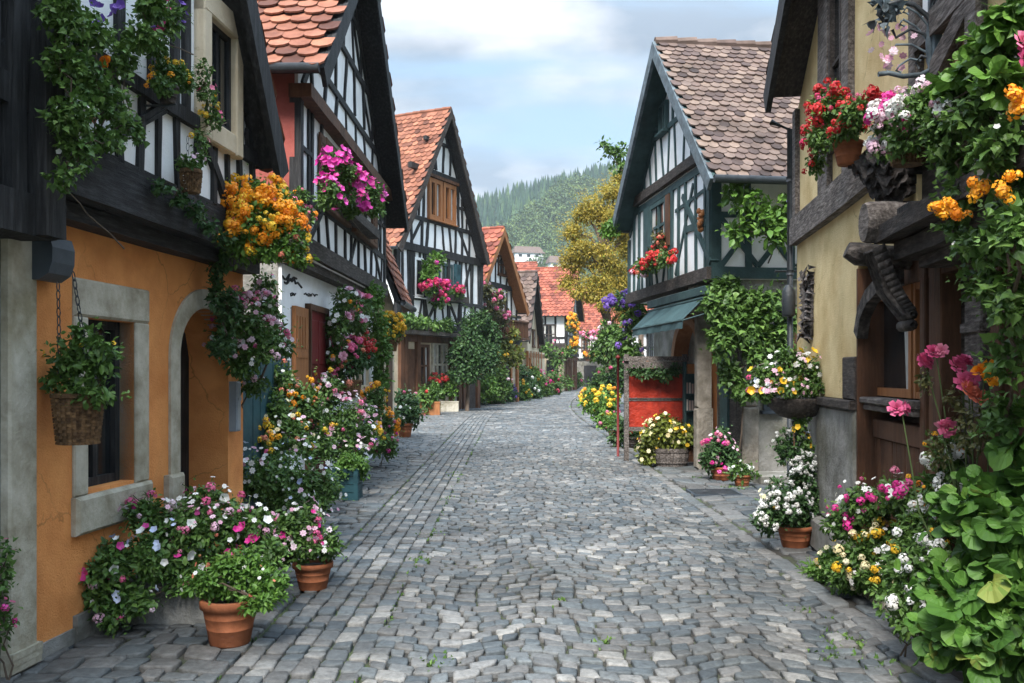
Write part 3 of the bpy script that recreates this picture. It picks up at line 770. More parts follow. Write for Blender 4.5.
def round_pot(root, c, r, h, mat='terracotta', rim=True, name='pot'):
    """thrown flower pot standing on c: foot, flared wall, thick rim, hollow with soil"""
    prof = [(r * .66, 0), (r * .70, .01), (r * .787, h * .35), (r * .795, h * .355), (r * .797, h * .37), (r * .792, h * .375), (r * .865, h * .60), (r * .873, h * .605), (r * .875, h * .62), (r * .868, h * .625), (r * .92, h * .78)]
    prof += [(r * .93, h * .80), (r * 1.02, h * .81), (r * 1.03, h * .98), (r * .99, h), (r * .88, h), (r * .84, h * .86)] if rim else [(r, h), (r * .9, h), (r * .86, h * .86)]
    p = MB().lathe(c, prof, 22, wob=.004).build(name, mat, root, True)
    MB().lathe((c[0], c[1], c[2] + h * .84), [(r * .86, 0), (r * .5, .01), (0.001, .015)], 14, wob=.02).build('soil', 'soil', p)
    return p

def box_pot(root, c, wx, wy, h, mat, name='pot', planks=0, taper=.0):
    m = MB()
    x, y, z = c; t = .02
    a, b_ = wx / 2, wy / 2
    def wall(x0, x1, y0, y1):
        m.box(x0, x1, y0, y1, z, z + h)
    if planks:
        for i in range(planks):
            z0 = z + h * i / planks; z1 = z + h * (i + 1) / planks - .008
            k = 1 - taper * (1 - (i + .5) / planks)
            m.box(x - a * k, x + a * k, y - b_ * k, y - b_ * k + t, z0, z1, R.random()); m.box(x - a * k, x + a * k, y + b_ * k - t, y + b_ * k, z0, z1)
            m.box(x - a * k, x - a * k + t, y - b_ * k + t, y + b_ * k - t, z0, z1); m.box(x + a * k - t, x + a * k, y - b_ * k + t, y + b_ * k - t, z0, z1)
        for sx in (-1, 1):
            m.box(x + sx * a * .82 - .025, x + sx * a * .82 + .025, y - b_ - .012, y - b_ + .001, z, z + h)
    else:
        m.box(x - a, x + a, y - b_, y - b_ + t, z, z + h); m.box(x - a, x + a, y + b_ - t, y + b_, z, z + h)
        m.box(x - a, x - a + t, y - b_ + t, y + b_ - t, z, z + h); m.box(x + a - t, x + a, y - b_ + t, y + b_ - t, z, z + h)
        m.box(x - a - .012, x + a + .012, y - b_ - .012, y - b_ + .003, z + h - .05, z + h + .006)
        m.box(x - a + t, x + a - t, y - b_ + t, y + b_ - t, z + .001, z + .02)
    p = m.build(name, mat, root)
    MB().box(x - a + t * 1.5, x + a - t * 1.5, y - b_ + t * 1.5, y + b_ - t * 1.5, z + h * .6, z + h * .88).build('soil', 'soil', p)
    return p

def basket(root, c, r, h, name='basket'):
    """woven basket: rows of bulging strands on a round wall"""
    m = MB(); rows = max(8, int(h / .016)); seg = 26
    for i in range(rows):
        f_ = (i + .5) / rows; rr = r * (.80 + .2 * f_); z = h * i / rows
        for k in range(seg):
            a0, a1 = 2 * math.pi * k / seg, 2 * math.pi * (k + 1) / seg
            o = .006 if (k + i) % 2 else -.003
            am = (a0 + a1) / 2; q = rr + o
            p = lambda a, rad, zz: (c[0] + rad * math.cos(a), c[1] + rad * math.sin(a), c[2] + zz)
            zz = h / rows
            m.add([p(a0, rr - .006, z), p(a1, rr - .006, z), p(am, q, z + zz * .1), p(a0, rr - .006, z + zz), p(a1, rr - .006, z + zz), p(am, q, z + zz * .9)], [(0, 2, 5, 3), (2, 1, 4, 5)], R.random())
    m.lathe((c[0], c[1], c[2] + h), [(r * .96, -.015), (r * 1.05, -.01), (r * 1.05, .012), (r * .96, .015), (r * .9, 0)], 26, .3)
    m.lathe(c, [(r * .77, 0), (r * .78, .01), (.01, .012)], 20, .3)
    return m.build(name, 'wicker', root)

def chain(root, a, b, name='chain', r=.006):
    m = MB(); a, b = Vector(a), Vector(b); L = (b - a).length; k = max(2, int(L / .045))
    d = (b - a).normalized(); x = d.cross(Vector((.2, 1, .1))).normalized(); y = d.cross(x)
    for i in range(k):
        c = a + (b - a) * ((i + .5) / k); q = x if i % 2 else y
        pts = [c + d * (.028 * math.cos(t_)) + q * (.011 * math.sin(t_)) for t_ in [2 * math.pi * j / 8 for j in range(9)]]
        m.tube(pts, r * .6, 4, cap=False)
    return m.build(name, 'iron', root)

# ------------------------------------------------------------------ ground, street
def bend(Y):
    """the street swings to the right beyond 28 m"""
    return np.where(Y > 28, .0021 * (Y - 28) ** 2, 0.0)

g = MB(); S_ = 950
g.add([(-S_, -80, -.06), (S_, -80, -.06), (S_, 1200, -.06), (-S_, 1200, -.06)], [(0, 1, 2, 3)])
tag(g.build('ground', 'ground_earth'), kind='structure')

g = MB()
ys = np.linspace(-3, 112, 60)
vv, ff = [], []
for y in ys:
    c = float(bend(np.array(y)))
    vv += [(-9 + c, y, -.021), (9 + c, y, -.021)]
for i in range(len(ys) - 1): ff.append((2 * i, 2 * i + 1, 2 * i + 3, 2 * i + 2))
g.add(vv, ff)
tag(g.build('street_bed', 'joints'), kind='structure')

def stones(mb, cells, gap, crown, tint):
    """cells (N,4,2) counter-clockwise corners -> rounded, slightly tilted and crowned setts"""
    n = len(cells); cen = cells.mean(1, keepdims=True)
    size = np.linalg.norm(cells - cen, axis=2).mean(1)[:, None, None]
    q = cen + (cells - cen) * (1 - gap / size * rng.uniform(.75, 1.5, (n, 1, 1)))
    pr, nx = np.roll(q, 1, 1), np.roll(q, -1, 1)
    c1, c2 = rng.uniform(.03, .2, (n, 4, 1)), rng.uniform(.03, .2, (n, 4, 1))
    o8 = np.stack([q + (pr - q) * c1, q + (nx - q) * c2], 2).reshape(n, 8, 2)
    zt = rng.normal(0, .004, (n, 1)); sl = rng.normal(0, .045, (n, 1, 2))
    def ring(k, z):
        p = cen + (o8 - cen) * k
        zz = z + zt + ((p - cen) * sl).sum(2)
        return np.concatenate([p, zz[:, :, None]], 2)
    r0 = ring(1.0, -.045); r1 = ring(.985, -.004); r2 = ring(.95, crown * .6); r3 = ring(.74, crown)
    V = np.concatenate([r0, r1, r2, r3], 1)
    V[:, :, 0] += bend(V[:, :, 1])
    f = []
    for a in range(3):
        for i in range(8):
            j = (i + 1) % 8
            f.append((a * 8 + i, a * 8 + j, a * 8 + 8 + j, a * 8 + 8 + i))
    f.append(tuple(range(24, 32)))
    flat = np.array([i for x in f for i in x]); sizes = np.array([len(x) for x in f])
    mb.v.append(V.reshape(-1, 3)); mb.l.append(((np.arange(n) * 32)[:, None] + flat[None] + mb.n).reshape(-1))
    mb.z.append(np.tile(sizes, n)); mb.t.append(np.repeat(tint, len(f))); mb.n += n * 32

def tone(n, light=.16):
    t_ = np.clip(rng.normal(.36, .17, n), 0, .78)
    L_ = rng.random(n) < light
    t_[L_] = rng.uniform(.72, 1, L_.sum())
    return t_

def wave(u, y):
    return .075 * math.sin(2 * math.pi * u / 1.15 + .5 * math.sin(.55 * y) + .4) + .03 * math.sin(4.3 * u + 1.7 * y) + .02 * math.sin(9 * u - 2.1 * y)

mb = MB(); cells = []
y = 2.2
while y < 100:
    k = 1.0 if y < 26 else 1.9
    th = R.uniform(.105, .145) * k
    u = -.80 + R.uniform(-.03, .03)
    while u < 2.12:
        wd = R.uniform(.09, .165) * k
        j = lambda: R.uniform(-.016, .016)
        a, b_ = u, min(u + wd, 2.2)
        cells.append([(a + j(), y + wave(a, y) + j()), (b_ + j(), y + wave(b_, y) + j()), (b_ + j(), y + th + wave(b_, y + th) + j()), (a + j(), y + th + wave(a, y + th) + j())])
        u += wd
    y += th
cells = np.array(cells); stones(mb, cells, .0072, .007, tone(len(cells), .13))
# straight gutter courses on the left
cells = []
u0 = -1.52
for cidx, wd in enumerate((.11, .12, .12, .12, .13, .12)):
    y = 2 + R.random() * .2
    while y < 100:
        L = R.uniform(.11, .21) * (1 if y < 30 else 1.4)
        j = lambda: R.uniform(-.008, .008)
        cells.append([(u0 + j(), y + j()), (u0 + wd + j(), y + j()), (u0 + wd + j(), y + L + j()), (u0 + j(), y + L + j())])
        y += L
    u0 += wd
cells = np.array(cells); stones(mb, cells, .0085, .009, tone(len(cells), .2))
# right edge course of long pale stones
cells = []; y = 2
while y < 100:
    L = R.uniform(.2, .45)
    cells.append([(2.17, y), (2.33, y), (2.33, y + L), (2.17, y + L)]); y += L
cells = np.array(cells); stones(mb, cells, .008, .008, np.clip(rng.normal(.6, .15, len(cells)), 0, 1))
# flat pavement slabs on both sides
for (ua, ub, smin, smax) in ((-5.2, -1.52, .12, .28), (2.33, 6.5, .16, .40)):
    cells = []; y = 1.5
    while y < 100:
        th = R.uniform(smin, smax) * .8; u = ua + R.uniform(0, .1)
        while u < ub - .06:
            wd = R.uniform(smin, smax)
            b_ = min(u + wd, ub)
            if ub - b_ < .1: b_ = ub
            j = lambda: R.uniform(-.02, .02)
            w_ = lambda q, yy: .05 * math.sin(2.2 * q + yy * 1.3) + .03 * math.sin(6 * q - yy)
            cells.append([(u + (j() if u > ua + .2 else 0), y + w_(u, y) + j()), (b_ - (.02 if b_ == ub else 0), y + w_(b_, y) + j()), (b_ - (.02 if b_ == ub else 0), y + th + w_(b_, y + th) + j()), (u + j(), y + th + w_(u, y + th) + j())])
            u = b_
        y += th
    cells = np.array(cells); stones(mb, cells, .009, .006, np.clip(rng.normal(.48, .18, len(cells)), 0, 1))
st = mb.build('street', 'cobble', None, True)
tag(st, kind='structure')

# grass tufts in the joints
m = MB(); pos = []
for (px, py, k, s_) in ((825, 575, 0, 0), (842, 598, 0, 0), (437, 664, 30, .05), (850, 640, 40, .05), (830, 652, 25, .05), (800, 610, 20, .05), (838, 640, 26, .06), (445, 500, 20, .06), (432, 535, 24, .06), (420, 560, 18, .05), (735, 487, 60, .1), (700, 478, 20, .08), (455, 475, 25, .08), (600, 640, 8, .04), (560, 600, 8, .04), (880, 665, 14, .05)):
    d = EYE * FPX / (py - HY); x = X(px, d)
    for _ in range(k): pos.append((x + R.gauss(0, s_), d + R.gauss(0, s_ * 1.6), -.015))
for yy in np.arange(4.6, 24, .11):
    if R.random() < .75: pos.append((-.80 + R.gauss(0, .012), yy, -.012))
    if R.random() < .3: pos.append((-1.53 + R.gauss(0, .02), yy, -.012))
pos = np.array(pos); n = len(pos)
for _ in range(3):
    m.inst(*LEAF['kite'], pos + rng.normal(0, .012, (n, 3)) * np.array([1, 1, 0]), rng.normal(0, .6, (n, 3)) + np.array([0, 0, .7]), rng.normal(size=(n, 3)), rng.uniform(.02, .05, n), rng.random(n))
tag(m.build('grass', 'leaf_mid'), kind='stuff')

# ------------------------------------------------------------------ hill and forest
def hill_z(x, y):
    # ridge seen from the street: rises to the right
    az = x / max(y, 1)
    ridge = 128 + 190 * (az + .04) if az > -.04 else 128 + 110 * (az + .04)
    ridge = max(55, min(ridge, 215))
    t_ = min(1, max(0, (y - 330) / 420)); s_ = t_ * t_ * (3 - 2 * t_)
    return ridge * (y / 760.0) ** .25 * s_ * (1 if y < 760 else max(.3, 1 - (y - 760) / 600)) + 7 * noise.noise(Vector((x * .008, y * .008, 0))) * s_ - .5 * (1 - s_)
m = MB(); nx_, ny_ = 70, 40
xs = np.linspace(-700, 900, nx_); yy_ = np.linspace(320, 1150, ny_)
vv = [(x, y, hill_z(x, y)) for y in yy_ for x in xs]
ff = [(j * nx_ + i, j * nx_ + i + 1, (j + 1) * nx_ + i + 1, (j + 1) * nx_ + i) for j in range(ny_ - 1) for i in range(nx_ - 1)]
m.add(vv, ff)
tag(m.build('hill', 'ground_earth', None, True), kind='structure')

def conifer_tpl():
    v, f = [], []
    for (z0, z1, r) in ((.08, .42, .20), (.26, .62, .165), (.45, .80, .12), (.63, 1.0, .075)):
        k = 8; o = len(v)
        for i in range(k):
            a = 2 * math.pi * i / k + z0 * 7
            rr = r * (1 if i % 2 else .62)
            v.append((rr * math.cos(a), z0 + (.05 if i % 2 == 0 else 0), rr * math.sin(a)))
        v.append((0, z1, 0))
        for i in range(k): f.append((o + i, o + (i + 1) % k, o + k))
    return np.array(v), f
TPL = conifer_tpl()
pos, sc = [], []
pb, sb = [], []
for _ in range(9500):
    y = R.uniform(440, 800); x = R.uniform(-.28, .40) * y
    if R.random() < .72 and not (-.08 < x / y < .16): continue
    z = hill_z(x, y)
    lower = z / max(30, hill_z(x, 760)) < .68 + .34 * noise.noise(Vector((x * .012, y * .012, 3)))
    if lower:
        pb.append((x, y, z)); sb.append(R.uniform(7, 15))
    else:
        pos.append((x, y, z - 1)); sc.append(R.uniform(8, 20))
pos = np.array(pos); n = len(pos)
m = MB(); yd = np.tile(np.array([0, 0, 1.0]), (n, 1)) + rng.normal(0, .02, (n, 3))
m.inst(*TPL, pos, yd, rng.normal(size=(n, 3)) * np.array([1, 1, 0]), np.array(sc), np.clip(rng.normal(.45, .32, n), 0, 1), .1)
tag(m.build('conifer_forest', 'leaf_conifer'), kind='stuff')
m = MB(); tv, tf = LEAF['kite']
P_, D_, T_ = [], [], []
for p, s_ in zip(pb, sb):
    tint = R.random() ** 1.3
    d = unit(110)
    q = np.array(p) + np.array([0, 0, s_ * .55]) + d * np.array([s_ * .42, s_ * .42, s_ * .55]) * rng.uniform(.6, 1.05, (110, 1))
    P_.append(q); D_.append(d); T_.append(np.clip(rng.normal(tint, .15, 110), 0, 1))
P_, D_, T_ = np.concatenate(P_), np.concatenate(D_), np.concatenate(T_); n = len(P_)
m.inst(tv, tf, P_, D_ * .4 + rng.normal(0, .5, (n, 3)), D_ + rng.normal(0, .4, (n, 3)), rng.uniform(1.3, 2.3, n), T_)
tag(m.build('broadleaf_wood', 'leaf_broad'), kind='stuff')

# ------------------------------------------------------------------ left: black timber house at the edge of the street
A1 = Fr(-2.711, 4.0, math.atan(.0933), 1)
u38, u10 = A1.u(38, .03), A1.u(10, .03)
h = thing('black_timber_house', 'nearly black weathered timber house front on a pale stone pier at the left', 'house', A1.P(0.2, -1, 0))
m = MB(); m.fbox(A1, u10, u38, -.5, .03, 0, 2.36, bev=.012)
for k in range(3): m.fbox(A1, u10 - .004, u38 + .012, -.4, .045 + k * .003, .02 + k * .035, .055 + k * .035)
m.build('stone_pier', 'stone_pale', h)
m = MB(); m.fbox(A1, -2.2, u10 - .002, -5, -.02, 0, 2.4); m.build('wall', 'stone_grey', h)
up = A1.u(70, .3)
m = MB()
m.fbox(A1, -2.2, up - .18, -5, .10, 2.34, 4.7)
m.build('boarded_wall', 'timber_black', h)
m = MB()
m.beam(A1, (up - .09, 2.3), (up - .09, 4.9), .17, -.2, .28, .1, 5)
m.beam(A1, (up - .27, 2.42), (up - .24, 4.9), .13, -.1, .2, .12, 5)
m.beam(A1, (up - .42, 2.3), (up - .40, 4.9), .10, -.1, .16, .15, 5)
m.beam(A1, (-2.2, 2.42), (up + .0, 2.40), .2, -.1, .22, .06, 5)
m.beam(A1, (-2.2, 3.05), (up - .1, 3.0), .15, -.1, .18, .08, 5)
m.beam(A1, (.2, 2.5), (up - .2, 3.4), .1, -.1, .15)
m.beam(A1, (up - .7, 2.3), (up - .66, 4.9), .12, -.1, .17, .15, 5)
m.build('timber_frame', 'timber_black', h)
m = MB()
p0, p1 = pt(-6, 100, 4.55), pt(14, 108, 4.75)
m.tube([p0 + Vector((-.3, -.1, .05)), p0, p1], [.085, .085, .07], 10)
m.build('beam_end', 'timber_dark', h, True)
m = MB()
prof = [(0, .0), (.16, 0.0), (.19, -.06), (.185, -.14), (.15, -.20), (.06, -.235), (0, -.235)]
ua, ub = .88, 1.09
z0 = Z(238, 4.95)
m.add([A1.P(ua, .03 + q * .62, z0 + z) for q, z in prof] + [A1.P(ub, .03 + q * .62, z0 + z) for q, z in prof],
      [tuple(range(7)), tuple(reversed(range(7, 14)))] + [(i, i + 7, (i + 1) % 7 + 7, (i + 1) % 7) for i in range(7)])
m.build('corbel', 'slate_metal', h)
m = MB(); m.prism(A1, [(-2.3, 4.62), (up, 4.66), (up, 4.76), (-2.3, 4.72)], -5, .45); m.build('roof', 'timber_black', h)

lamp = thing('wall_lamp', 'small wall lamp with green tinted glass under the black timbers', 'lamp', pt(26, 238, 4.72))
c = pt(27, 217, 4.72)
m = MB(); m.lathe((c.x, c.y, c.z - .10), [(.022, 0), (.036, .012), (.036, .03), (.024, .032), (.024, .17), (.04, .172), (.034, .2), (.008, .22)], 12)
m.tube([c + Vector((0, 0, .11)), c + Vector((-.07, 0, .15)), c + Vector((-.14, .02, .12))], .009, 6)
m.build('lamp_body', 'slate_metal', lamp, True)
mg_, t, b = new_mat('glass_green'); b.inputs['Base Color'].default_value = (.10, .24, .14, 1); b.inputs['Roughness'].default_value = .25
m = MB(); m.lathe((c.x, c.y, c.z - .067), [(.030, 0), (.033, .04), (.033, .1), (.029, .135)], 12); m.build('glass', 'glass_green', lamp, True)

# ------------------------------------------------------------------ left: orange house
h = thing('orange_house', 'orange plastered house with stone framed window and arched doorway under black jetty', 'house', A1.P(2.4, -1, 0))
ue = A1.u(243)
wu0, wu1 = A1.u(86), A1.u(134)
wz0, wz1 = .88, 1.93
du0, du1 = A1.u(178), A1.u(228)
m = MB(); arch_wall(m, A1, u38 - .02, ue, -.02, 2.7, -.38, 0, [(wu0, wu1, wz0, wz1, 0), (du0, du1, 0, 1.72, .38)])
m.build('wall', 'plaster_orange', h)
m = MB(); m.fbox(A1, u38 - .02, ue - .003, -5, -.385, 0, 2.69); m.build('rear_wall', 'timber_black', h)
# plinth dirt strip
m = MB(); m.fbox(A1, u38 + .004, wu0 - .14, -.1, .016, 0, .09); m.fbox(A1, wu0 - .138, du0 - .15, -.1, .03, 0, .16); m.build('plinth', 'stone_grey', h)
# stone window surround
so = thing
m = MB(); q = .16
m.fbox(A1, A1.u(72), wu0, -.15, .02, wz0 - .02, wz1, bev=.01); m.fbox(A1, wu1, A1.u(147), -.15, .02, wz0 - .02, wz1, bev=.01)
m.fbox(A1, A1.u(72), A1.u(147) + .003, -.15, .023, wz1 + .002, wz1 + .23, bev=.015)
m.fbox(A1, A1.u(71), A1.u(147) + .006, -.15, .05, wz0 - .25, wz0 - .022, bev=.02)
m.build('window_surround', 'stone_pale', h)
m2 = MB()
wn = -.13
window(h, A1, wu0, wu1 - .02, wz0, wz1, wn, 'timber_black', .055, 2, 2, True, proud=.04)
# arched door surround
m = MB(); k = 22
def arc(r0, zs, rise, i):
    a = math.pi * (1 - i / k)
    uc = (du0 + du1) / 2
    return uc + r0 * math.cos(a), zs + rise * math.sin(a)
ri, ro = (du1 - du0) / 2, (du1 - du0) / 2 + .15
ring_v = []; ff = []
pts_in = [(du0, 0.0)] + [arc(ri, 1.72, .38, i) for i in range(k + 1)] + [(du1, 0.9)]
pts_out = [(du0 - .15, 0.0)] + [arc(ro, 1.72, .53, i) for i in range(k + 1)] + [(du1 + .15, 0.9)]
n_ = len(pts_in)
for p in pts_in: ring_v.append(A1.P(p[0], .02, p[1]))
for p in pts_out: ring_v.append(A1.P(p[0], .02, p[1]))
for p in pts_in: ring_v.append(A1.P(p[0], -.12, p[1]))
for p in pts_out: ring_v.append(A1.P(p[0], -.05, p[1]))
for i in range(n_ - 3):
    ff += [(i, i + 1, n_ + i + 1, n_ + i), (2 * n_ + i, 2 * n_ + i + 1, i + 1, i), (n_ + i, n_ + i + 1, 3 * n_ + i + 1, 3 * n_ + i)]
m.add(ring_v, ff)
m.fbox(A1, du0 - .22, du0 + .004, -.1, .06, 0, .86, bev=.02)
m.build('door_surround', 'stone_pale', h)
m = MB(); m.fbox(A1, du0 - .02, du1 + .02, -.383, -.34, 0, 2.2); m.fbox(A1, du0 + .02, du0 + .2, -.34, -.31, .1, 2.1)
dr = m.build('door', 'timber_black', h)
m = MB(); m.lathe(A1.P(du0 + .16, -.30, 1.02), [(.0, 0), (.018, .005), (.022, .02), (.012, .04), (0.001, .042)], 10); m.build('handle', 'iron', dr, True)
m = MB(); m.fbox(A1, du1 + .02, du1 + .1, 0.0, .075, 1.10, 1.52, bev=.012); m.fbox(A1, du1 + .03, du1 + .09, .075, .082, 1.36, 1.385)
m.build('meter_box', 'grey_metal', h)
# jetty
m = MB()
m.beam(A1, (up - .05, 2.71), (ue + .03, 2.70), .30, -.2, .27, .02, 6)
m.beam(A1, (up - .05, 2.50), (ue + .0, 2.50), .10, -.2, .15, .04, 6)
for i in range(5): m.fbox(A1, 1.35 + i * .55, 1.47 + i * .55, -.1, .20, 2.555, 2.6)
m.build('jetty_beam', 'timber_black_long', h)
uf = A1.u(258, .25)
ap, ne, fa = (.62, 8.02), (-2.36, 3.34), (3.60, 3.34)
gz = lambda u: gable_z(u, ap, ne, fa, .2)
m = MB(); m.prism(A1, [(.9, 2.84), (uf, 2.84), (uf, gz(uf)), (.9, gz(.9))], -5, .25); m.build('upper_wall', 'plaster_white', h)
m = MB()
studs(m, A1, 1.2, uf, 2.84, 3.33, 9, .06, .2, .27, .05)
m.beam(A1, (.9, 3.36), (uf, 3.35), .10, .2, .285, .1, 6)
m.beam(A1, (1.1, 2.88), (1.9, 3.33), .07, .2, .275); m.beam(A1, (2.9, 2.88), (2.45, 3.33), .07, .2, .275)
for u in (1.35, 1.75, 2.05, 2.22, 3.15, 3.33):
    m.beam(A1, (u, 3.38), (u + R.uniform(-.03, .03), min(5.5, gz(u))), .085, .2, .28, .12, 4)
m.beam(A1, (1.3, 4.2), (2.2, 4.18), .08, .2, .283); m.beam(A1, (3.1, 3.7), (uf, 3.68), .06, .2, .283)
m.beam(A1, (uf - .03, 2.84), (uf - .03, gz(uf)), .09, .1, .29)
m.build('timber_frame', 'timber_black', h)
a0, a1 = A1.u(194, .25), A1.u(234, .25)
m = MB(); q = .13
m.fbox(A1, a0, a0 + q, .15, .33, 3.26, 4.3, bev=.012); m.fbox(A1, a1 - q, a1, .15, .33, 3.26, 4.3, bev=.012)
m.fbox(A1, a0 + q, a1 - q, .15, .327, 3.26, 3.42, bev=.012); m.fbox(A1, a0 - .0, a1 + .0, .15, .334, 4.16, 4.34, bev=.012)
m.build('upper_window_surround', 'plaster_beige', h)
window(h, A1, a0 + q, a1 - q, 3.42, 4.16, .255, 'timber_black', .04, 2, 2, False, proud=.025)
roof_parts(h, A1, ap, ne, fa, .45, -5, 'tile_orange', 'timber_black', gutter=False, bw=.22)

# alley gate between the two houses
g = thing('garden_gate', 'dark teal board gate across the gap beside the orange house', 'gate', (-2.6, 9.2, 0))
m = MB()
for i in range(10): m.box(-2.62, -2.59 + (i % 3) * .003, 8.0 + i * .25, 8.236 + i * .25, .05, 1.75 + R.uniform(-.03, .03))
m.build('board_panel', 'teal_paint', g)
m = MB(); m.box(-2.67, -2.62, 7.98, 10.5, .4, .5); m.box(-2.67, -2.62, 7.98, 10.5, 1.3, 1.4); m.build('rail', 'teal_paint', g)

# ------------------------------------------------------------------ left: second house, white and black with red side
A2 = Fr(-2.537, 10.67, .02, 1)
W2 = 6.3
h = thing('half_timbered_house', 'white and black half timbered gable house with red side wall and magenta window flowers', 'house', A2.P(3, -1, 0))
ap, ne, fa = (2.75, 8.05), (-.34, 5.12), (6.75, 4.5)
gz = lambda u: gable_z(u, ap, ne, fa, .16)
m = MB(); m.prism(A2, [(0, 3.0), (W2, 3.0), (W2, gz(W2)), ap[:1] + (ap[1] - .16,), (0, gz(0))], -5, 0); m.build('upper_wall', 'plaster_white', h)
m = MB(); m.fbox(A2, -.012, -.001, -5, -.04, 3.0, 5.2); m.build('side_wall', 'plaster_red', h)
m = MB(); m.fbox(A2, .02, W2 - .02, -5, -.2, 0, 3.0); m.build('ground_wall', 'plaster_white', h)
MB().fbox(A2, .008, .019, -5, -.24, 0, 2.98).build('side_ground_wall', 'stone_grey', h)  # grey skin over the white plaster, coloured darker to offset the sun's glare
m = MB()
m.beam(A2, (-.02, 3.13), (W2 + .02, 3.13), .22, -.2, .07, .03, 8)
m.beam(A2, (-.02, 2.95), (W2, 2.95), .12, -.25, -.02, .04, 8)
m.build('jetty_beam', 'timber_dark', h)
m = MB()
m.beam(A2, (-.05, 4.93), (W2 + .02, 4.90), .16, -.1, .17, .04, 8); m.build('moulded_plate', 'timber_brown', h)
m = MB()
m.beam(A2, (0, 3.74), (W2, 3.73), .09, -.1, .03, .1, 9)
m.beam(A2, (.06, 3.2), (.06, 4.85), .13, -.1, .034); m.beam(A2, (W2 - .06, 3.2), (W2 - .06, 4.85), .13, -.1, .034)
studs(m, A2, .12, W2 - .12, 3.22, 3.7, 11, .07, -.1, .022, .09)
w_a, w_b = A2.u(323), A2.u(344); w_c, w_d = A2.u(350), A2.u(371)
for u in (.45, .62, w_a - .12, w_b + .05, w_c - .05, w_d + .08, 5.35, 5.75):
    m.beam(A2, (u, 3.76), (u + R.uniform(-.04, .04), 4.87), .09, -.1, .026, .12, 4)
m.beam(A2, (.12, 4.3), (.6, 4.3), .06, -.1, .02); m.beam(A2, (5.3, 4.3), (W2, 4.32), .06, -.1, .02)
m.beam(A2, (5.4, 3.8), (6.2, 4.8), .07, -.1, .022)
# gable field
for (a_, b_) in (((.9, 5.58), (1.9, 6.3)), ((4.9, 5.55), (4.0, 6.28)), ((2.1, 6.4), (2.6, 7.0)), ((3.9, 6.35), (3.3, 7.0)), ((.5, 3.24), (1.2, 3.72)), ((5.9, 3.24), (5.2, 3.72)), ((3.0, 3.24), (3.5, 3.72))): m.beam(A2, a_, b_, .07, -.1, .024, .1)
m.beam(A2, (.5, 5.55), (5.7, 5.5), .10, -.1, .03, .08, 8)
m.beam(A2, (1.3, 6.35), (4.7, 6.3), .10, -.1, .03, .08, 6)
m.beam(A2, (1.95, 7.05), (3.75, 7.05), .09, -.1, .03)
studs(m, A2, .2, 6.1, 5.0, 5.5, 8, .08, -.1, .022, .12, gz); studs(m, A2, .8, 5.3, 5.6, 6.3, 6, .08, -.1, .022, .12, gz)
studs(m, A2, 1.5, 4.3, 6.4, 7.05, 4, .07, -.1, .022, .1, gz); studs(m, A2, 2.2, 3.4, 7.1, 8, 4, .06, -.1, .022, .05, gz)
m.beam(A2, (.15, 5.05), (2.7, 7.7), .1, -.1, .026, .05, 6); m.beam(A2, (6.1, 4.95), (2.8, 7.75), .1, -.1, .028, .05, 6)
m.build('timber_frame', 'timber_black', h)
m = MB(); m.beam(A2, (1.25, 5.55), (1.32, 6.35), .2, -.1, .028); m.build('brown_board', 'timber_brown', h)
window(h, A2, w_a, w_b, 3.80, 4.72, 0, 'timber_brown', .07, 2, 2); window(h, A2, w_c, w_d, 3.80, 4.72, 0, 'timber_brown', .07, 2, 2)
for (u0, u1) in ((w_a - .34, w_a - .03), (w_b + .03, w_b + .3), (w_d + .03, w_d + .38)):
    m = MB(); m.fbox(A2, u0, u1, .02, .05, 3.8, 4.7)
    for k in range(9): m.fbox(A2, u0 + .04, u1 - .04, .05, .058, 3.86 + k * .09, 3.92 + k * .09)
    m.build('shutter', 'timber_brown', h)
# ground floor: shutter, oxblood door, lettering
d0, d1 = A2.u(306, -.2), A2.u(323, -.2)
m = MB(); m.fbox(A2, d0 - .06, d0, -.25, -.12, 0, 2.5); m.fbox(A2, d1, d1 + .06, -.25, -.12, 0, 2.5); m.fbox(A2, d0, d1, -.25, -.123, 2.42, 2.5)
dr = m.build('door_frame', 'timber_brown', h)
m = MB(); m.fbox(A2, d0, d1, -.22, -.16, 0, 2.42)
for (z0, z1) in ((.2, .9), (1.05, 1.6), (1.7, 2.3)):
    for (a, b_) in ((d0 + .08, (d0 + d1) / 2 - .03), ((d0 + d1) / 2 + .03, d1 - .08)): m.fbox(A2, a, b_, -.16, -.145, z0, z1, bev=.01)
m.build('door', 'oxblood', h)
s0, s1 = A2.u(291, -.2), A2.u(304, -.2)
m = MB(); m.fbox(A2, s0, s1, -.19, -.14, 1.25, 2.42)
for k in range(4): m.fbox(A2, s0 + .06 + k * (s1 - s0 - .12) / 4, s0 + .06 + (k + .6) * (s1 - s0 - .12) / 4, -.14, -.13, 1.9, 2.3)
m.fbox(A2, s0 + .05, s1 - .05, -.14, -.128, 1.33, 1.4); m.fbox(A2, s0 + .05, s1 - .05, -.14, -.128, 1.78, 1.85)
m.build('shutter', 'timber_orange', h)
m = MB(); K = .2124
def ink(pts, r=.014):
    q = []
    for (x, y) in pts:
        u, z = A2.px(270 + x * K, 255 + y * K, -.19); q.append(A2.P(u, -.193, z))
    m.tube(q, r, 5)
for s_ in ([(60, 98), (68, 112), (76, 116), (92, 92)], [(92, 92), (88, 108), (80, 135), (68, 128)], [(84, 132), (98, 112), (104, 124), (116, 116), (120, 134), (132, 130), (150, 153)], [(98, 120), (112, 106), (126, 112)]): ink(s_)
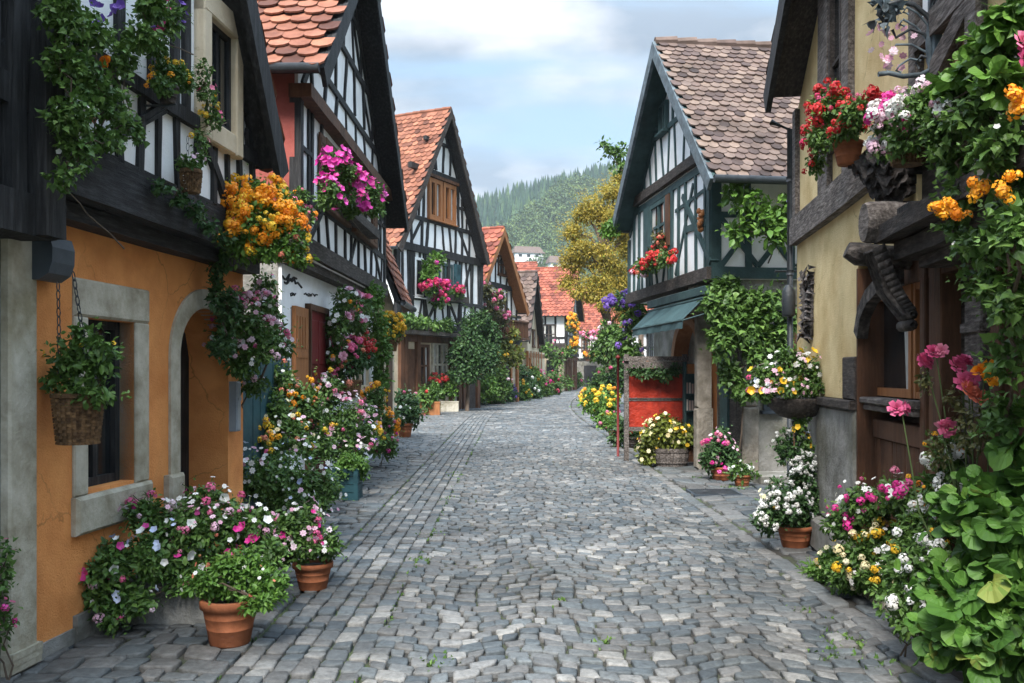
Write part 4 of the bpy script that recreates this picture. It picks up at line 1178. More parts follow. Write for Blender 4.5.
for s_ in ([(98, 182), (106, 178), (108, 190), (100, 192), (98, 182)], [(112, 180), (116, 190), (122, 182)], [(162, 184), (170, 180), (174, 188), (184, 182)], [(188, 184), (194, 190), (200, 182)], [(206, 184), (212, 194), (216, 186), (224, 188)], [(180, 192), (196, 192)]): ink(s_, .010)
m.build('painted_lettering', 'timber_black', h)
g0, g1 = A2.u(352, -.2), A2.u(366, -.2)
window(h, A2, g0, g1, 1.3, 2.5, -.2, 'plaster_beige', .07, 2, 3)
roof_parts(h, A2, ap, ne, fa, .35, -5, 'tile_orange', 'timber_black', tw=.26, ex=.24, bw=.24)

# ------------------------------------------------------------------ left: small tiled annex
B1 = Fr(-2.55, 17.55, math.pi / 2, -1)
h = thing('tiled_annex', 'low annex with steep orange tiled roof behind the red sided house', 'annex', (-3.0, 18.5, 0))
m = MB(); m.box(-3.8, -2.52, 17.5, 19.25, 0, 3.0); m.prism(B1, [(-1.25, 3.0), (.03, 3.0), (-.6, 4.9)], .1, 1.7); m.build('wall', 'plaster_beige', h)
m = MB(); m.box(-2.53, -2.48, 18.0, 18.7, 0, 2.2); m.build('door', 'timber_brown', h)
roof_parts(h, B1, (-.6, 5.5), (-1.55, 3.0), (.36, 3.0), 1.95, -.05, 'tile_orange', 'tile_brown', tw=.2, ex=.19)

# ------------------------------------------------------------------ left: third house, steep gable with orange window
A3 = Fr(-4.38, 34.0, .455, 1)
W3 = 6.9
h = thing('half_timbered_house', 'steep black and white gable house with orange framed double window high up', 'house', A3.P(3.4, -1, 0))
ap = A3.px(451, 109, .5); fa = A3.px(489, 262, .5); ne = A3.px(398, 246, .5)
ap, fa, ne = tuple(ap), tuple(fa), tuple(ne)
gz = lambda u: gable_z(u, ap, ne, fa, .28)
zb = 6.45
m = MB(); m.prism(A3, [(0, 3.3), (W3, 3.3), (W3, gz(W3)), (ap[0], ap[1] - .28), (0, gz(0))], -8, 0); m.build('upper_wall', 'plaster_white', h)
m = MB(); m.fbox(A3, .05, W3 - .05, -8, -.12, 0, 3.3); m.build('ground_wall', 'plaster_beige', h)
m = MB()
m.beam(A3, (0, zb), (W3, zb), .30, -.1, .10, .04, 8); m.beam(A3, (0, 3.4), (W3, 3.4), .28, -.2, .12, .05, 8)
m.beam(A3, (.1, 3.4), (.1, zb), .24, -.1, .05); m.beam(A3, (W3 - .1, 3.4), (W3 - .1, zb), .24, -.1, .05)
# middle storey
for u in (1.0, 2.0, 3.9, 4.9, 5.9):
    m.beam(A3, (u, 3.5), (u, zb - .1), .2, -.1, .045, .1, 4)
m.beam(A3, (0, 4.5), (2.0, 4.5), .16, -.1, .05); m.beam(A3, (4.9, 4.5), (W3, 4.5), .16, -.1, .05)
studs(m, A3, .2, 1.9, 4.6, zb - .1, 4, .13, -.1, .04, .04); studs(m, A3, 4.2, W3 - .1, 4.6, zb - .1, 5, .13, -.1, .04, .12)
studs(m, A3, .2, W3 - .2, 3.5, 4.45, 11, .11, -.1, .035, .22)
# gable
zw0, zw1 = A3.px(441, 222)[1], A3.px(441, 182)[1]
m.beam(A3, (.2, zw0 - .1), (W3 - .4, zw0 - .1), .16, -.1, .05, .08, 8)
m.beam(A3, (1.0, zw1 + .25), (5.5, zw1 + .25), .22, -.1, .06, .05, 6)
m.beam(A3, (2.1, zw1 + 1.55), (4.6, zw1 + 1.55), .14, -.1, .05)
studs(m, A3, .25, W3 - .3, zb + .15, zw0 - .15, 11, .12, -.1, .04, .15, gz)
wa, wb = A3.u(427), A3.u(454)
studs(m, A3, .9, wa - .15, zw0, zw1 + .15, 4, .13, -.1, .04, .08, gz); studs(m, A3, wb + .15, 6.0, zw0, zw1 + .15, 4, .13, -.1, .04, .08, gz)
m.beam(A3, (wb + .1, (zw0 + zw1) / 2), (6.0, (zw0 + zw1) / 2), .12, -.1, .045)
studs(m, A3, 1.8, 5.0, zw1 + .4, zw1 + 1.5, 7, .13, -.1, .04, .25, gz); studs(m, A3, 2.7, 4.1, zw1 + 1.6, 20, 3, .13, -.1, .04, .12, gz)
for (a_, b_) in (((.3, 3.5), (1.0, 4.45)), ((2.1, 3.5), (2.9, 4.45)), ((4.0, 4.45), (4.8, 3.5)), ((5.0, 4.6), (5.8, 6.3)), ((1.0, zb + .2), (1.8, zw0 - .15)), ((5.6, zb + .2), (4.8, zw0 - .15))): m.beam(A3, a_, b_, .12, -.1, .042, .1)
m.beam(A3, (.05, zb + .15), (ap[0] - .1, gz(ap[0] - .1)), .2, -.1, .048, .04, 6); m.beam(A3, (W3 - .1, zb + .1), (ap[0] + .1, gz(ap[0] + .1)), .2, -.1, .049, .04, 6)
m.build('timber_frame', 'timber_black', h)
wm = (wa + wb) / 2
window(h, A3, wa, wm - .05, zw0, zw1, 0, 'timber_orange', .17, 2, 1, proud=.12); window(h, A3, wm + .05, wb, zw0, zw1, 0, 'timber_orange', .17, 2, 1, proud=.12)
m = MB(); m.fbox(A3, wa - .1, wb + .1, 0, .2, zw1 + .02, zw1 + .14); m.build('window_hood', 'timber_brown', h)
window(h, A3, A3.u(414), A3.u(424), 4.55, 6.1, 0, 'plaster_white', .1, 1, 1)
window(h, A3, A3.u(438), A3.u(452), 4.55, 6.1, 0, 'timber_green', .12, 2, 2)
for (a, b_) in ((431, 437), (453, 459)):
    m = MB(); m.fbox(A3, A3.u(a), A3.u(b_), .03, .09, 4.5, 6.15); m.build('shutter', 'teal_paint', h)
window(h, A3, A3.u(431, -.12), A3.u(446, -.12), .95, 2.85, -.12, 'stone_pale', .14, 3, 2, proud=.08)
m = MB(); m.fbox(A3, A3.u(403, -.12), A3.u(413, -.12), -.2, -.05, 0, 2.5); m.build('door', 'timber_brown', h)
m = MB(); m.fbox(A3, A3.u(462, -.12), A3.u(474, -.12), -.2, -.05, 0, 2.5); m.build('door', 'timber_dark', h)
window(h, A3, A3.u(418, -.12), A3.u(428, -.12), 1.0, 2.7, -.12, 'timber_brown', .12, 2, 2, proud=.08)
m = MB()
for px_ in (398, 402, 414.5, 448.5, 456, 461, 475): m.fbox(A3, A3.u(px_, -.12), A3.u(px_, -.12) + .24, -.2, .02, 0, 3.05)
m.fbox(A3, .2, W3 - .2, -.2, .0, 2.78, 3.04)
m.build('shop_posts', 'timber_brown', h)
MB().fbox(A3, A3.u(449, -.12), A3.u(474, -.12), -.2, -.08, 0, .9).build('plinth', 'stone_pale', h)
m = MB(); m.fbox(A3, .3, W3 - 1.2, -.1, .5, 3.05, 3.2); m.build('ledge', 'timber_grey', h)
roof_parts(h, A3, ap, ne, fa, .5, -8, 'tile_orange', 'timber_dark', 'timber_black', tw=.25, ex=.23, bw=.28)

# ------------------------------------------------------------------ left: fourth to sixth house, further down the street
def far_house(name, label, fr, W, apx, farx, nf, zb, wallm, tile, board, deck, D=7, zfloor=3.2, win=(), nearz=None, gndm=None, tim='timber_black', tw=.34, seed=1, ex=.3):
    h = thing(name, label, 'house', fr.P(W / 2, -1, 0))
    ap, fa = tuple(apx), tuple(farx)
    ne = (2 * ap[0] - fa[0], fa[1]) if nearz is None else nearz
    gz = lambda u: gable_z(u, ap, ne, fa, .25)
    MB().prism(fr, [(0, zfloor), (W, zfloor), (W, gz(W)), (ap[0], ap[1] - .25), (0, gz(0))], -D, 0).build('upper_wall', wallm, h)
    MB().fbox(fr, .05, W - .05, -D, -.1, 0, zfloor).build('ground_wall', gndm or wallm, h)
    m = MB(); u = .05
    while u < W - .2:
        m.fbox(fr, u, u + .2, -.2, .03, 0, zfloor); u += R.uniform(.75, 1.3)
    m.fbox(fr, 0, W, -.2, .0, zfloor - .4, zfloor - .12); m.build('ground_posts', 'timber_orange' if R.random() < .5 else 'timber_brown', h)
    for q_ in (.28, .68): MB().fbox(fr, W * q_, W * q_ + .7, -.12, -.05, .9, 2.2).build('shop_window', 'glass_dark', h)
    m = MB()
    if tim:
        m.beam(fr, (0, zb), (W, zb), .26, -.1, .08); m.beam(fr, (0, zfloor + .1), (W, zfloor + .1), .26, -.2, .1)
        for u in (.1, W - .1): m.beam(fr, (u, zfloor), (u, gz(u)), .22, -.1, .05)
        studs(m, fr, .3, W - .3, zfloor + .2, zb, max(4, int(W * 1.5)), .15, -.1, .04, .12, gz)
        m.beam(fr, (0, (zb + zfloor) / 2), (W, (zb + zfloor) / 2), .14, -.1, .05)
        zt = ap[1] - .3
        studs(m, fr, .4, W - .4, zb + .1, zb + (zt - zb) * .5, max(4, int(W * 1.4)), .14, -.1, .04, .15, gz)
        m.beam(fr, (W * .2, zb + (zt - zb) * .5), (W * .8, zb + (zt - zb) * .5), .16, -.1, .05)
        studs(m, fr, W * .3, W * .7, zb + (zt - zb) * .55, zt, 3, .14, -.1, .04, .1, gz)
        m.build('timber_frame', tim, h)
    for (u0, u1, z0, z1, mt) in win: window(h, fr, u0, u1, z0, z1, 0.02, mt, .1, 2, 2)
    roof_parts(h, fr, ap, ne, fa, nf, -D, tile, board, deck, tw=tw, ex=ex, bw=.3)
    return h
A4 = Fr(-1.62, 44.0, .41, 1)
h = far_house('half_timbered_house', 'gable house with orange brown wooden eaves and climbing pink flowers beyond the steep gable', A4, 5.2, A4.px(504, 228, .6), A4.px(528.5, 312, .6), .6, 6.0,
              'plaster_white', 'tile_red', 'timber_orange', 'timber_orange', 8, 3.1, [(1.0, 1.9, 3.6, 5.2, 'timber_brown'), (2.2, 3.1, 3.6, 5.2, 'timber_brown'), (2.2, 3.2, 6.6, 7.6, 'timber_brown')], gndm='plaster_beige')
MB().fbox(A4, .2, 4.8, -.1, .7, 3.3, 3.4).build('balcony', 'timber_brown', h)
m = MB()
for k in range(24): m.fbox(A4, .25 + k * .19, .31 + k * .19, .62, .68, 3.4, 4.2)
m.fbox(A4, .2, 4.8, .6, .7, 4.2, 4.28); m.build('balcony_railing', 'timber_brown', h)
for k in range(2): MB().fbox(A4, 1.0 + k * 2, 1.9 + k * 2, -.12, -.04, 0, 2.3).build('door', 'timber_dark', h)
A5 = Fr(.95, 55.0, .2, 1)
h = far_house('narrow_house', 'narrow beige gable house with brown tiles between two larger red roofed houses', A5, 6.4, A5.px(537, 272, .4), A5.px(544.5, 343, .4), .4, 4.6, 'plaster_beige', 'tile_brown', 'timber_dark', 'timber_black', 6, 2.9,
              [(1.5, 2.4, 3.2, 4.3, 'timber_brown'), (3.5, 4.4, 3.2, 4.3, 'timber_brown')], tim='')
MB().fbox(A5, 2.4, 3.4, -.12, -.03, 0, 2.2).build('door', 'timber_dark', h)
def corner_house(name, label, fr, W, D, ridge, eave, tile, wallm, wins, ground, board='timber_orange'):
    h = far_house(name, label, fr, W, (W / 2, ridge), (W + .5, eave), .5, eave, wallm, tile, board, 'timber_dark', D, ground[0], (), gndm=ground[1], tw=.36, ex=.34)
    sd_ = Fr(fr.x, fr.y, math.atan2(-fr.nx, -fr.ny), 1)      # side wall facing the camera: u runs back from the street corner
    f2 = sd_
    if f2.ny > 0: f2.nx, f2.ny = -f2.nx, -f2.ny
    m = MB()
    for u in np.arange(.1, D, .85): m.beam(f2, (u, ground[0]), (u, eave + .4), .16, -.05, .03)
    for z in (ground[0] + .1, (ground[0] + eave) / 2 - .2, eave + .2): m.beam(f2, (0, z), (D, z), .2, -.05, .045)
    studs(m, f2, .2, D, ground[0] + .2, (ground[0] + eave) / 2 - .2, int(D * 1.5), .12, -.05, .025, .25)
    m.build('side_timber_frame', 'timber_black', h)
    for (u0, u1, z0, z1, mt) in wins: window(h, f2, u0, u1, z0, z1, .03, mt, .12, 2, 2)
    return h, f2
A6 = Fr(4.55, 75.0, .21, 1)
h, f6 = corner_house('corner_house', 'large house with broad bright red roof where the street turns', A6, 7.0, 9.0, 10.7, 6.3, 'tile_red', 'plaster_white', [(.9, 2.1, 3.9, 5.6, 'timber_dark')], (3.0, 'plaster_beige'))
MB().fbox(f6, .9, 1.7, .0, .06, 0, 2.6).build('door', 'timber_black', h)
MB().fbox(f6, -.05, 1.6, .05, .7, 3.1, 4.0).build('balcony', 'timber_dark', h)
A7 = Fr(14.5, 96.0, .25, 1)
h, f7 = corner_house('end_house', 'white house with orange roof and flower boxes closing the street behind the shrubs', A7, 7.0, 8.5, 11.0, 6.0, 'tile_red', 'plaster_white', [(6.2, 7.2, 3.9, 5.4, 'timber_brown'), (4.0, 5.0, 3.9, 5.4, 'timber_brown')], (2.9, 'stone_grey'))
MB().fbox(f7, 5.5, 6.9, .0, .06, 0, 2.3).build('door', 'timber_black', h)
A8 = Fr(1.8, 92.0, .1, 1)
corner_house('back_house', 'red roof showing behind the narrow beige gable house', A8, 7.0, 9.0, 13.2, 9.2, 'tile_red', 'plaster_beige', [(1, 2, 6, 7.5, 'timber_dark')], (4.5, 'plaster_beige'))

# houses on the hillside
for (px, py, Y, w_, lab, tl) in ((530, 252, 520, 17, 'white house with pale red roof high on the wooded hillside', 'tile_brown'), (563, 262, 500, 14, 'small white house on the hillside beside the yellow tree', 'tile_brown'), (508, 268, 480, 13, 'grey roofed house low on the hillside above the red roofs', 'timber_grey')):
    p = pt(px, py, Y); zg = min(hill_z(p.x, p.y), p.z - 4)
    F_ = Fr(p.x - w_ / 2, Y, math.pi / 2 - .25, 1)
    h = thing('hillside_house', lab, 'house', (p.x, Y, zg))
    MB().prism(F_, [(0, zg - 2), (w_, zg - 2), (w_, p.z), (0, p.z)], -10, 0).build('wall', 'plaster_white', h)
    m = MB(); m.add([F_.P(-.8, .8, p.z - .3), F_.P(w_ + .8, .8, p.z - .3), F_.P(w_ - 1, -5, p.z + 4.2), F_.P(1, -5, p.z + 4.2), F_.P(-.8, -10.8, p.z - .3), F_.P(w_ + .8, -10.8, p.z - .3)], [(0, 1, 2, 3), (3, 2, 5, 4), (0, 3, 4), (1, 5, 2)]); m.build('roof', tl, h)
    for k in range(3): MB().fbox(F_, 2 + k * w_ / 3.4, 4 + k * w_ / 3.4, 0, .1, p.z - 2.6, p.z - .9).build('window', 'glass_dark', h)

# ------------------------------------------------------------------ right: yellow house
E1 = Fr(2.33, 4.0, .1194, -1)
h = thing('yellow_house', 'yellow plastered house with carved beams and brown wooden shop window on the right', 'house', E1.P(2.5, -1, 0))
uc = E1.u(797)
RB = -.12                                         # the shop bay stands back under the jetty
u58, u20 = E1.u(858), E1.u(820)
v58, u25, u68 = E1.u(858, RB), E1.u(925, RB), E1.u(868, RB)
m = MB(); m.fbox(E1, u58, uc, -5, 0, 1.38, 3.0)
m.fbox(E1, 1.62, u58 - .001, -5, 0, 2.42, 3.0)
m.build('wall', 'plaster_yellow', h)
m = MB(); m.fbox(E1, u58, u20, -.4, .035, 0.30, 1.30, bev=.02); m.fbox(E1, u58 - .03, u20 + .05, -.4, .12, 0, .297, bev=.03); m.fbox(E1, u20 + .003, uc, -5, .01, 0, 1.375, bev=.01)
m.build('stone_plinth', 'stone_grey', h)
m = MB(); m.fbox(E1, u58 - .01, u20 + .06, -.2, .075, 1.302, 1.376, bev=.01); m.fbox(E1, u58 + .0, u58 + .38, -.1, .03, 1.38, 1.72, bev=.01); m.build('plinth_cap', 'timber_dark', h)
# brown wooden bay
b0 = .0
m = MB()
m.fbox(E1, b0 - 1.5, u58 - .002, -5, RB - .10, 0, 2.42)
m.fbox(E1, b0 - 1.5, 1.62, -5, -.03, 2.424, 2.93)
m.build('bay_backing', 'timber_dark', h)
m = MB()
for u0, u1, n1 in ((v58 - .13, v58 - .01, .03), (u25 - .10, u25 - .0, .035), (u25 - .34, u25 - .13, .02), (.62, .74, .03), (.1, .22, .03)):
    m.fbox(E1, u0, u1, RB - .1, RB + n1, 0, 2.40, bev=.008)
m.fbox(E1, b0, v58 - .13, RB - .1, RB + .015, 2.2, 2.40); m.fbox(E1, u25, v58 - .13, RB - .1, RB + .02, 1.1, 1.24, bev=.006); m.fbox(E1, u25, v58 - .13, RB - .1, RB + .022, .12, .3, bev=.006)
m.fbox(E1, u58 - .035, u58 - .001, RB - .1, .012, 0, 2.40)
m.build('bay_frame', 'timber_brown', h)
m = MB()
kk = int((v58 - .13 - u25) / .095)
for k in range(kk):
    a = u25 + (v58 - .13 - u25) * k / kk
    m.fbox(E1, a + .002, a + (v58 - .13 - u25) / kk - .004, RB - .1, RB + R.uniform(-.004, .004), .303, 1.095, R.random(), bev=.004)
m.build('plank_panel', 'timber_brown', h)
m = MB()
for k in range(18):
    a = -1.2 + .13 * k
    if a < u25 - .4: m.fbox(E1, a + .002, a + .124, RB - .1, RB - .01 + R.uniform(-.004, .004), .05, 2.2, bev=.004)
m.build('plank_panel', 'timber_brown', h)
m = MB(); m.fbox(E1, u25 - .02, v58 - .10, RB - .05, RB + .12, 1.36, 1.41, bev=.012); m.fbox(E1, u25 + .0, v58 - .12, RB - .05, RB + .09, 1.31, 1.357, bev=.01); m.build('sill', 'timber_grey', h)
um = u25 + (u68 - u25) * .22
window(h, E1, um + .02, v58 - .14, 1.42, 2.2, RB - .07, 'timber_orange', .06, 1, 1, False, proud=.06)
window(h, E1, u25 + .01, um - .01, 1.42, 2.2, RB - .07, 'timber_orange', .045, 1, 1, False, proud=.055)
ug = E1.u(978, RB)
m = MB(); m.fbox(E1, ug - .12, ug + .12, RB - .05, RB + .03, 1.35, 2.05, bev=.01); m.fbox(E1, ug - .14, ug + .14, RB - .05, RB + .045, 1.82, 1.87); m.build('shutter', 'timber_grey', h)
# arched hood timber
m = MB(); pts = [(846, 334), (849, 314), (856, 297), (866, 285), (880, 277)]
q = [E1.px(x, y, .1) for x, y in pts]
for a, b_ in zip(q[:-1], q[1:]):
    d = (Vector(b_) - Vector(a)) * .06
    m.beam(E1, tuple(Vector(a) - d), tuple(Vector(b_) + d), .11, -.05, .03, .05, 2)
m.build('arched_hood', 'carved_wood', h)
# jetty sill beam and beam ends
m = MB(); m.beam(E1, (uc + .02, 3.02), (-.6, 3.04), .20, -.2, .075, .05, 8); m.build('jetty_beam', 'timber_grey', h)
m = MB()
pr = E1.px(872, 222, .22)
cA, cB = E1.P(pr[0] - .1, -.1, 2.55), E1.P(pr[0] - .1, .30, 2.55)
m.tube([cA, cB - (cB - cA) * .08, cB], [.13, .132, .122], 14)
m.build('round_beam_end', 'timber_grey', h)
m = MB()
m.beam(E1, (-.6, 2.47), (pr[0] - .12, 2.46), .10, -.1, .24, .06, 6); m.beam(E1, (-.6, 2.35), (pr[0] - .2, 2.35), .11, -.1, .14, .08, 6); m.beam(E1, (-.6, 2.24), (pr[0] - .45, 2.25), .07, -.1, .07, .08, 6)
m.build('soffit_beam', 'timber_dark', h)
m = MB(); u_ = pr[0] - .22
m.fbox(E1, u_ - .22, u_ + .04, .0, .13, 2.51, 2.62, bev=.01)
m.build('beam_shoe', 'timber_black', h)
pb_ = E1.px(846, 255, .3)
m = MB(); m.tube([E1.P(pb_[0] - .06, -.1, 2.36), E1.P(pb_[0] - .06, .24, 2.40), E1.P(pb_[0] - .06, .31, 2.43)], [.075, .08, .055], 10)
m.build('beam_end', 'carved_wood', h)
m = MB()
ba, bb = E1.px(872, 250, .24), E1.px(905, 312, .08)
A_, B_ = E1.P(ba[0] - .08, .25, ba[1]), E1.P(bb[0], .07, bb[1])
wv_ = Vector((E1.dx, E1.dy, 0))
prev = None
for i_ in range(13):
    f_ = i_ / 12
    c = A_ * (1 - f_) + B_ * f_ + Vector((0, 0, -.05 * math.sin(math.pi * f_)))
    dn = (B_ - A_).normalized(); th_ = dn.cross(wv_).normalized() * (.040 - .012 * f_)
    ring_ = [c - wv_ * .11 - th_, c + wv_ * .11 - th_, c + wv_ * .11 + th_, c - wv_ * .11 + th_]
    if prev: m.hexa(prev + ring_)
    prev = ring_
for o in (-.07, 0, .07): m.tube([A_ + wv_ * o + Vector((-.03, 0, -.03)), (A_ + B_) / 2 + wv_ * o + Vector((-.045, 0, -.075)), B_ + wv_ * o + Vector((-.03, 0, -.02))], .02, 6)
for k in range(2):
    c = B_ + Vector((-.0, 0, -.02 - k * .065)); d = Vector((E1.dx, E1.dy, 0)) * .10
    m.tube([c - d * 1.15, c - d, c + d, c + d * 1.15], [.015, .036, .036, .015], 9)
m.build('carved_brace', 'carved_wood', h, True)
m = MB()
cen = E1.P(E1.px(868, 180, .2)[0], .14, E1.px(868, 180, .2)[1])
for k in range(6):                                                    # stepped corbel body
    w0 = .30 - k * .035
    m.fbox(E1, pr[0] - .1 - w0 * .5, pr[0] - .1 + w0 * .9, -.05, .26 - k * .03, cen.z + .12 - k * .055, cen.z + .17 - k * .055, bev=.012)
q_, y_, n_2 = [], [], []
for row in range(5):
    for k in range(9):
        f_ = (k - 4) / 4
        q_.append(tuple(E1.P(pr[0] + .02 + f_ * .24 * (1 - row * .1) + R.uniform(-.015, .015), .24 - row * .035 - .06 * abs(f_) + R.uniform(-.01, .02), cen.z + .15 - row * .06)))
        y_.append((E1.nx * .5 + E1.dx * f_ * .4 + R.uniform(-.2, .2), E1.ny * .5 + E1.dy * f_ * .4, -.7)); n_2.append((E1.nx + R.uniform(-.2, .2), E1.ny - .3, .5))
m.inst(*LEAF['broad'], np.array(q_), np.array(y_), np.array(n_2), np.array([(R.uniform(.09, .13), R.uniform(.11, .15), .32) for _ in q_]), rng.random(len(q_)))
m.build('carved_figure', 'carved_wood', h, True)
m = MB()
q_, y_, n_2 = [], [], []
ua_, za_ = E1.px(808, 306, .02)
m.fbox(E1, ua_ - .16, ua_ + .16, 0, .025, za_ - .30, za_ + .30, bev=.01)
for k in range(54):
    f_ = k / 53; side_ = (-1, 0, 1)[k % 3]
    q_.append(tuple(E1.P(ua_ + side_ * .11 * (1 - .6 * f_) + R.uniform(-.02, .02), .035 + R.uniform(0, .015), za_ + .34 - .62 * f_)))
    y_.append((E1.dx * side_ * .8 + R.uniform(-.1, .1), E1.dy * side_ * .8, R.uniform(-.7, .5))); n_2.append((E1.nx, E1.ny - .2, .25))
m.inst(*LEAF['ivy'], np.array(q_), np.array(y_), np.array(n_2), np.array([(R.uniform(.10, .15), R.uniform(.12, .18), .5) for _ in q_]), rng.random(len(q_)))
m.build('wall_relief', 'timber_grey', h, True)
# upper storey
ap, ne, fa = (2.3, 6.5), (-1.0, 4.4), (5.36, 4.52)
gz = lambda u: gable_z(u, ap, ne, fa, .16)
m = MB(); m.prism(E1, [(-1.2, 3.12), (uc, 3.12), (uc, gz(uc)), (2.3, gz(2.3)), (-1.2, gz(-.9))], -5, 0); m.build('upper_wall', 'plaster_yellow', h)
m = MB()
q0, q1, q2, q3 = E1.u(822), E1.u(834), E1.u(847), E1.u(856)
m.beam(E1, ((q0 + q1) / 2, 3.1), ((q0 + q1) / 2, 5.6), abs(q1 - q0) * .8, -.1, .05, .05, 5)
m.beam(E1, ((q2 + q3) / 2, 3.1), ((q2 + q3) / 2, 5.6), abs(q3 - q2) * .8, -.1, .05, .06, 5)
m.beam(E1, (uc - .08, 3.1), (uc - .08, gz(uc)), .15, -.1, .045, .05)
m.beam(E1, (1.55, 3.1), (1.55, 5.5), .13, -.1, .05, .06, 5)
m.beam(E1, (1.5, 3.62), (-.6, 3.6), .16, -.1, .055, .05, 5); m.beam(E1, (1.5, 3.2), (.5, 3.6), .14, -.1, .05, .06, 5); m.beam(E1, (.6, 3.1), (.6, 4.6), .15, -.1, .05, .06, 5)
m.beam(E1, (uc, 3.16), (1.3, 3.16), .07, -.1, .06, .05, 6)
m.build('timber_frame', 'timber_grey', h)
window(h, E1, q2 + .01, q1 - .01, 3.55, 4.9, 0, 'timber_dark', .05, 1, 2, True)
m = MB(); m.fbox(E1, .75, 1.45, -.02, .02, 3.72, 4.6); m.build('pale_panel', 'plaster_white', h)
roof_parts(h, E1, ap, ne, fa, .30, -5, 'tile_brown', 'timber_black', 'timber_dark', gutter=False, bw=.26)
m = MB(); pd = E1.P(uc + .06, .06, 0)
m.tube([pd + Vector((0, 0, .5)), pd + Vector((0, 0, 4.15)), E1.P(uc + .1, .25, 4.25)], .032, 8)
for z in (1.2, 2.62, 3.6): m.tube([pd + Vector((0, 0, z)), pd + Vector((0, 0, z + .05))], .042, 8)
m.tube([pd + Vector((-.16, 0, 2.66)), pd + Vector((.1, 0, 2.66))], .012, 6)
dp = m.build('downpipe', 'iron', h, True)
m = MB(); c = E1.P(uc + .0, .085, Z(303, 9.4)); m.lathe((c.x, c.y, c.z - .14), [(.055, 0), (.07, .02), (.07, .26), (.05, .3), (.03, .33)], 12); m.build('pipe_hopper', 'iron', dp, True)

# wrought iron sign bracket
s = thing('iron_sign_bracket', 'blue grey wrought iron scroll bracket hung with faded blossoms on yellow house', 'bracket', E1.P(1.65, 0, 3.2))
ub = E1.u(938); kz = lambda py: Z(py, 5.25)
m = MB(); m.fbox(E1, ub - .07, ub + .03, .0, .05, kz(74), kz(-40), bev=.008); m.build('wall_plate', 'iron_blue', s)
def scr(pts, r, mt, name='scroll'):
    m = MB(); q = []
    for (x, y, n) in pts:
        p = E1.px(x, y, n); q.append(E1.P(p[0], n, p[1]))
    m.tube(q, r, 6); return m.build(name, mt, s, True)
UB = ub - .02
def sn(pts, r, mt='iron', name='scroll'):
    m = MB(); m.tube([E1.P(UB, n, z) for n, z in pts], r, 7); return m.build(name, mt, s, True)
sn([(.03, kz(28)), (.07, kz(17)), (.14, kz(6)), (.23, kz(2)), (.31, kz(5)), (.34, kz(14)), (.31, kz(21)), (.27, kz(18))], .014)
sn([(.04, kz(50)), (.08, kz(36)), (.16, kz(30)), (.24, kz(38)), (.26, kz(30))], .009)
sn([(.03, kz(70)), (.10, kz(76)), (.20, kz(77)), (.28, kz(73)), (.34, kz(74))], .015, 'iron_blue')
sn([(.05, kz(60)), (.10, kz(57)), (.13, kz(64)), (.11, kz(70))], .008)
sn([(.04, kz(20)), (.055, kz(40)), (.05, kz(62)), (.03, kz(74))], .022, 'iron_blue')
m = MB(); cz = kz(14); q = []
for k in range(21):
    a = 2 * math.pi * k / 20; q.append(E1.P(UB - .10 + .085 * math.cos(a), .05, cz + .085 * math.sin(a)))
m.tube(q, .012, 6, cap=False)
for k in range(3):
    a = math.pi * k / 3 + .3; m.tube([E1.P(UB - .10 + .08 * math.cos(a), .05, cz + .08 * math.sin(a)), E1.P(UB - .10 - .08 * math.cos(a), .05, cz - .08 * math.sin(a))], .006, 5)
m.tube([E1.P(UB - .10 + .035 * math.cos(a), .052, cz + .035 * math.sin(a)) for a in [2 * math.pi * k / 12 for k in range(13)]], .007, 5, cap=False)
m.build('ring', 'iron', s, True)
m = MB()
q_ = np.array([tuple(E1.P(UB + R.uniform(-.03, .03), .30 + R.gauss(0, .045), kz(10) + R.gauss(0, .055))) for _ in range(44)])
m.inst(*LEAF['ivy'], q_, rng.normal(size=(44, 3)), rng.normal(size=(44, 3)) + np.array([-.3, -.8, .2]), rng.uniform(.05, .09, 44), rng.random(44))
for (n0_, z0_, n1_, z1_) in ((.05, 45, .2, 20), (.06, 55, .24, 45), (.05, 30, .18, 8), (.1, 62, .22, 66)): m.tube([E1.P(UB, n0_, kz(z0_)), E1.P(UB + .01, (n0_ + n1_) / 2, kz((z0_ + z1_) / 2 - 5)), E1.P(UB, n1_, kz(z1_)), E1.P(UB, n1_ + .02, kz(z1_ + 5)), E1.P(UB, n1_ - .01, kz(z1_ + 7))], .007, 6)
m.build('iron_leaves', 'iron_blue', s, True)
P_ = np.array([tuple(E1.P(UB + R.gauss(0, .03), .28 + R.gauss(0, .05), kz(25 + 42 * R.random() ** 1.2))) for _ in range(26)])
m = MB(); m.inst(*BLOOM['daisy'], P_, rng.normal(size=(26, 3)), rng.normal(0, .4, (26, 3)) + np.array([-.4, -.8, .1]), rng.uniform(.035, .06, 26), rng.random(26)); m.build('blossoms', 'petal_palepink', s)

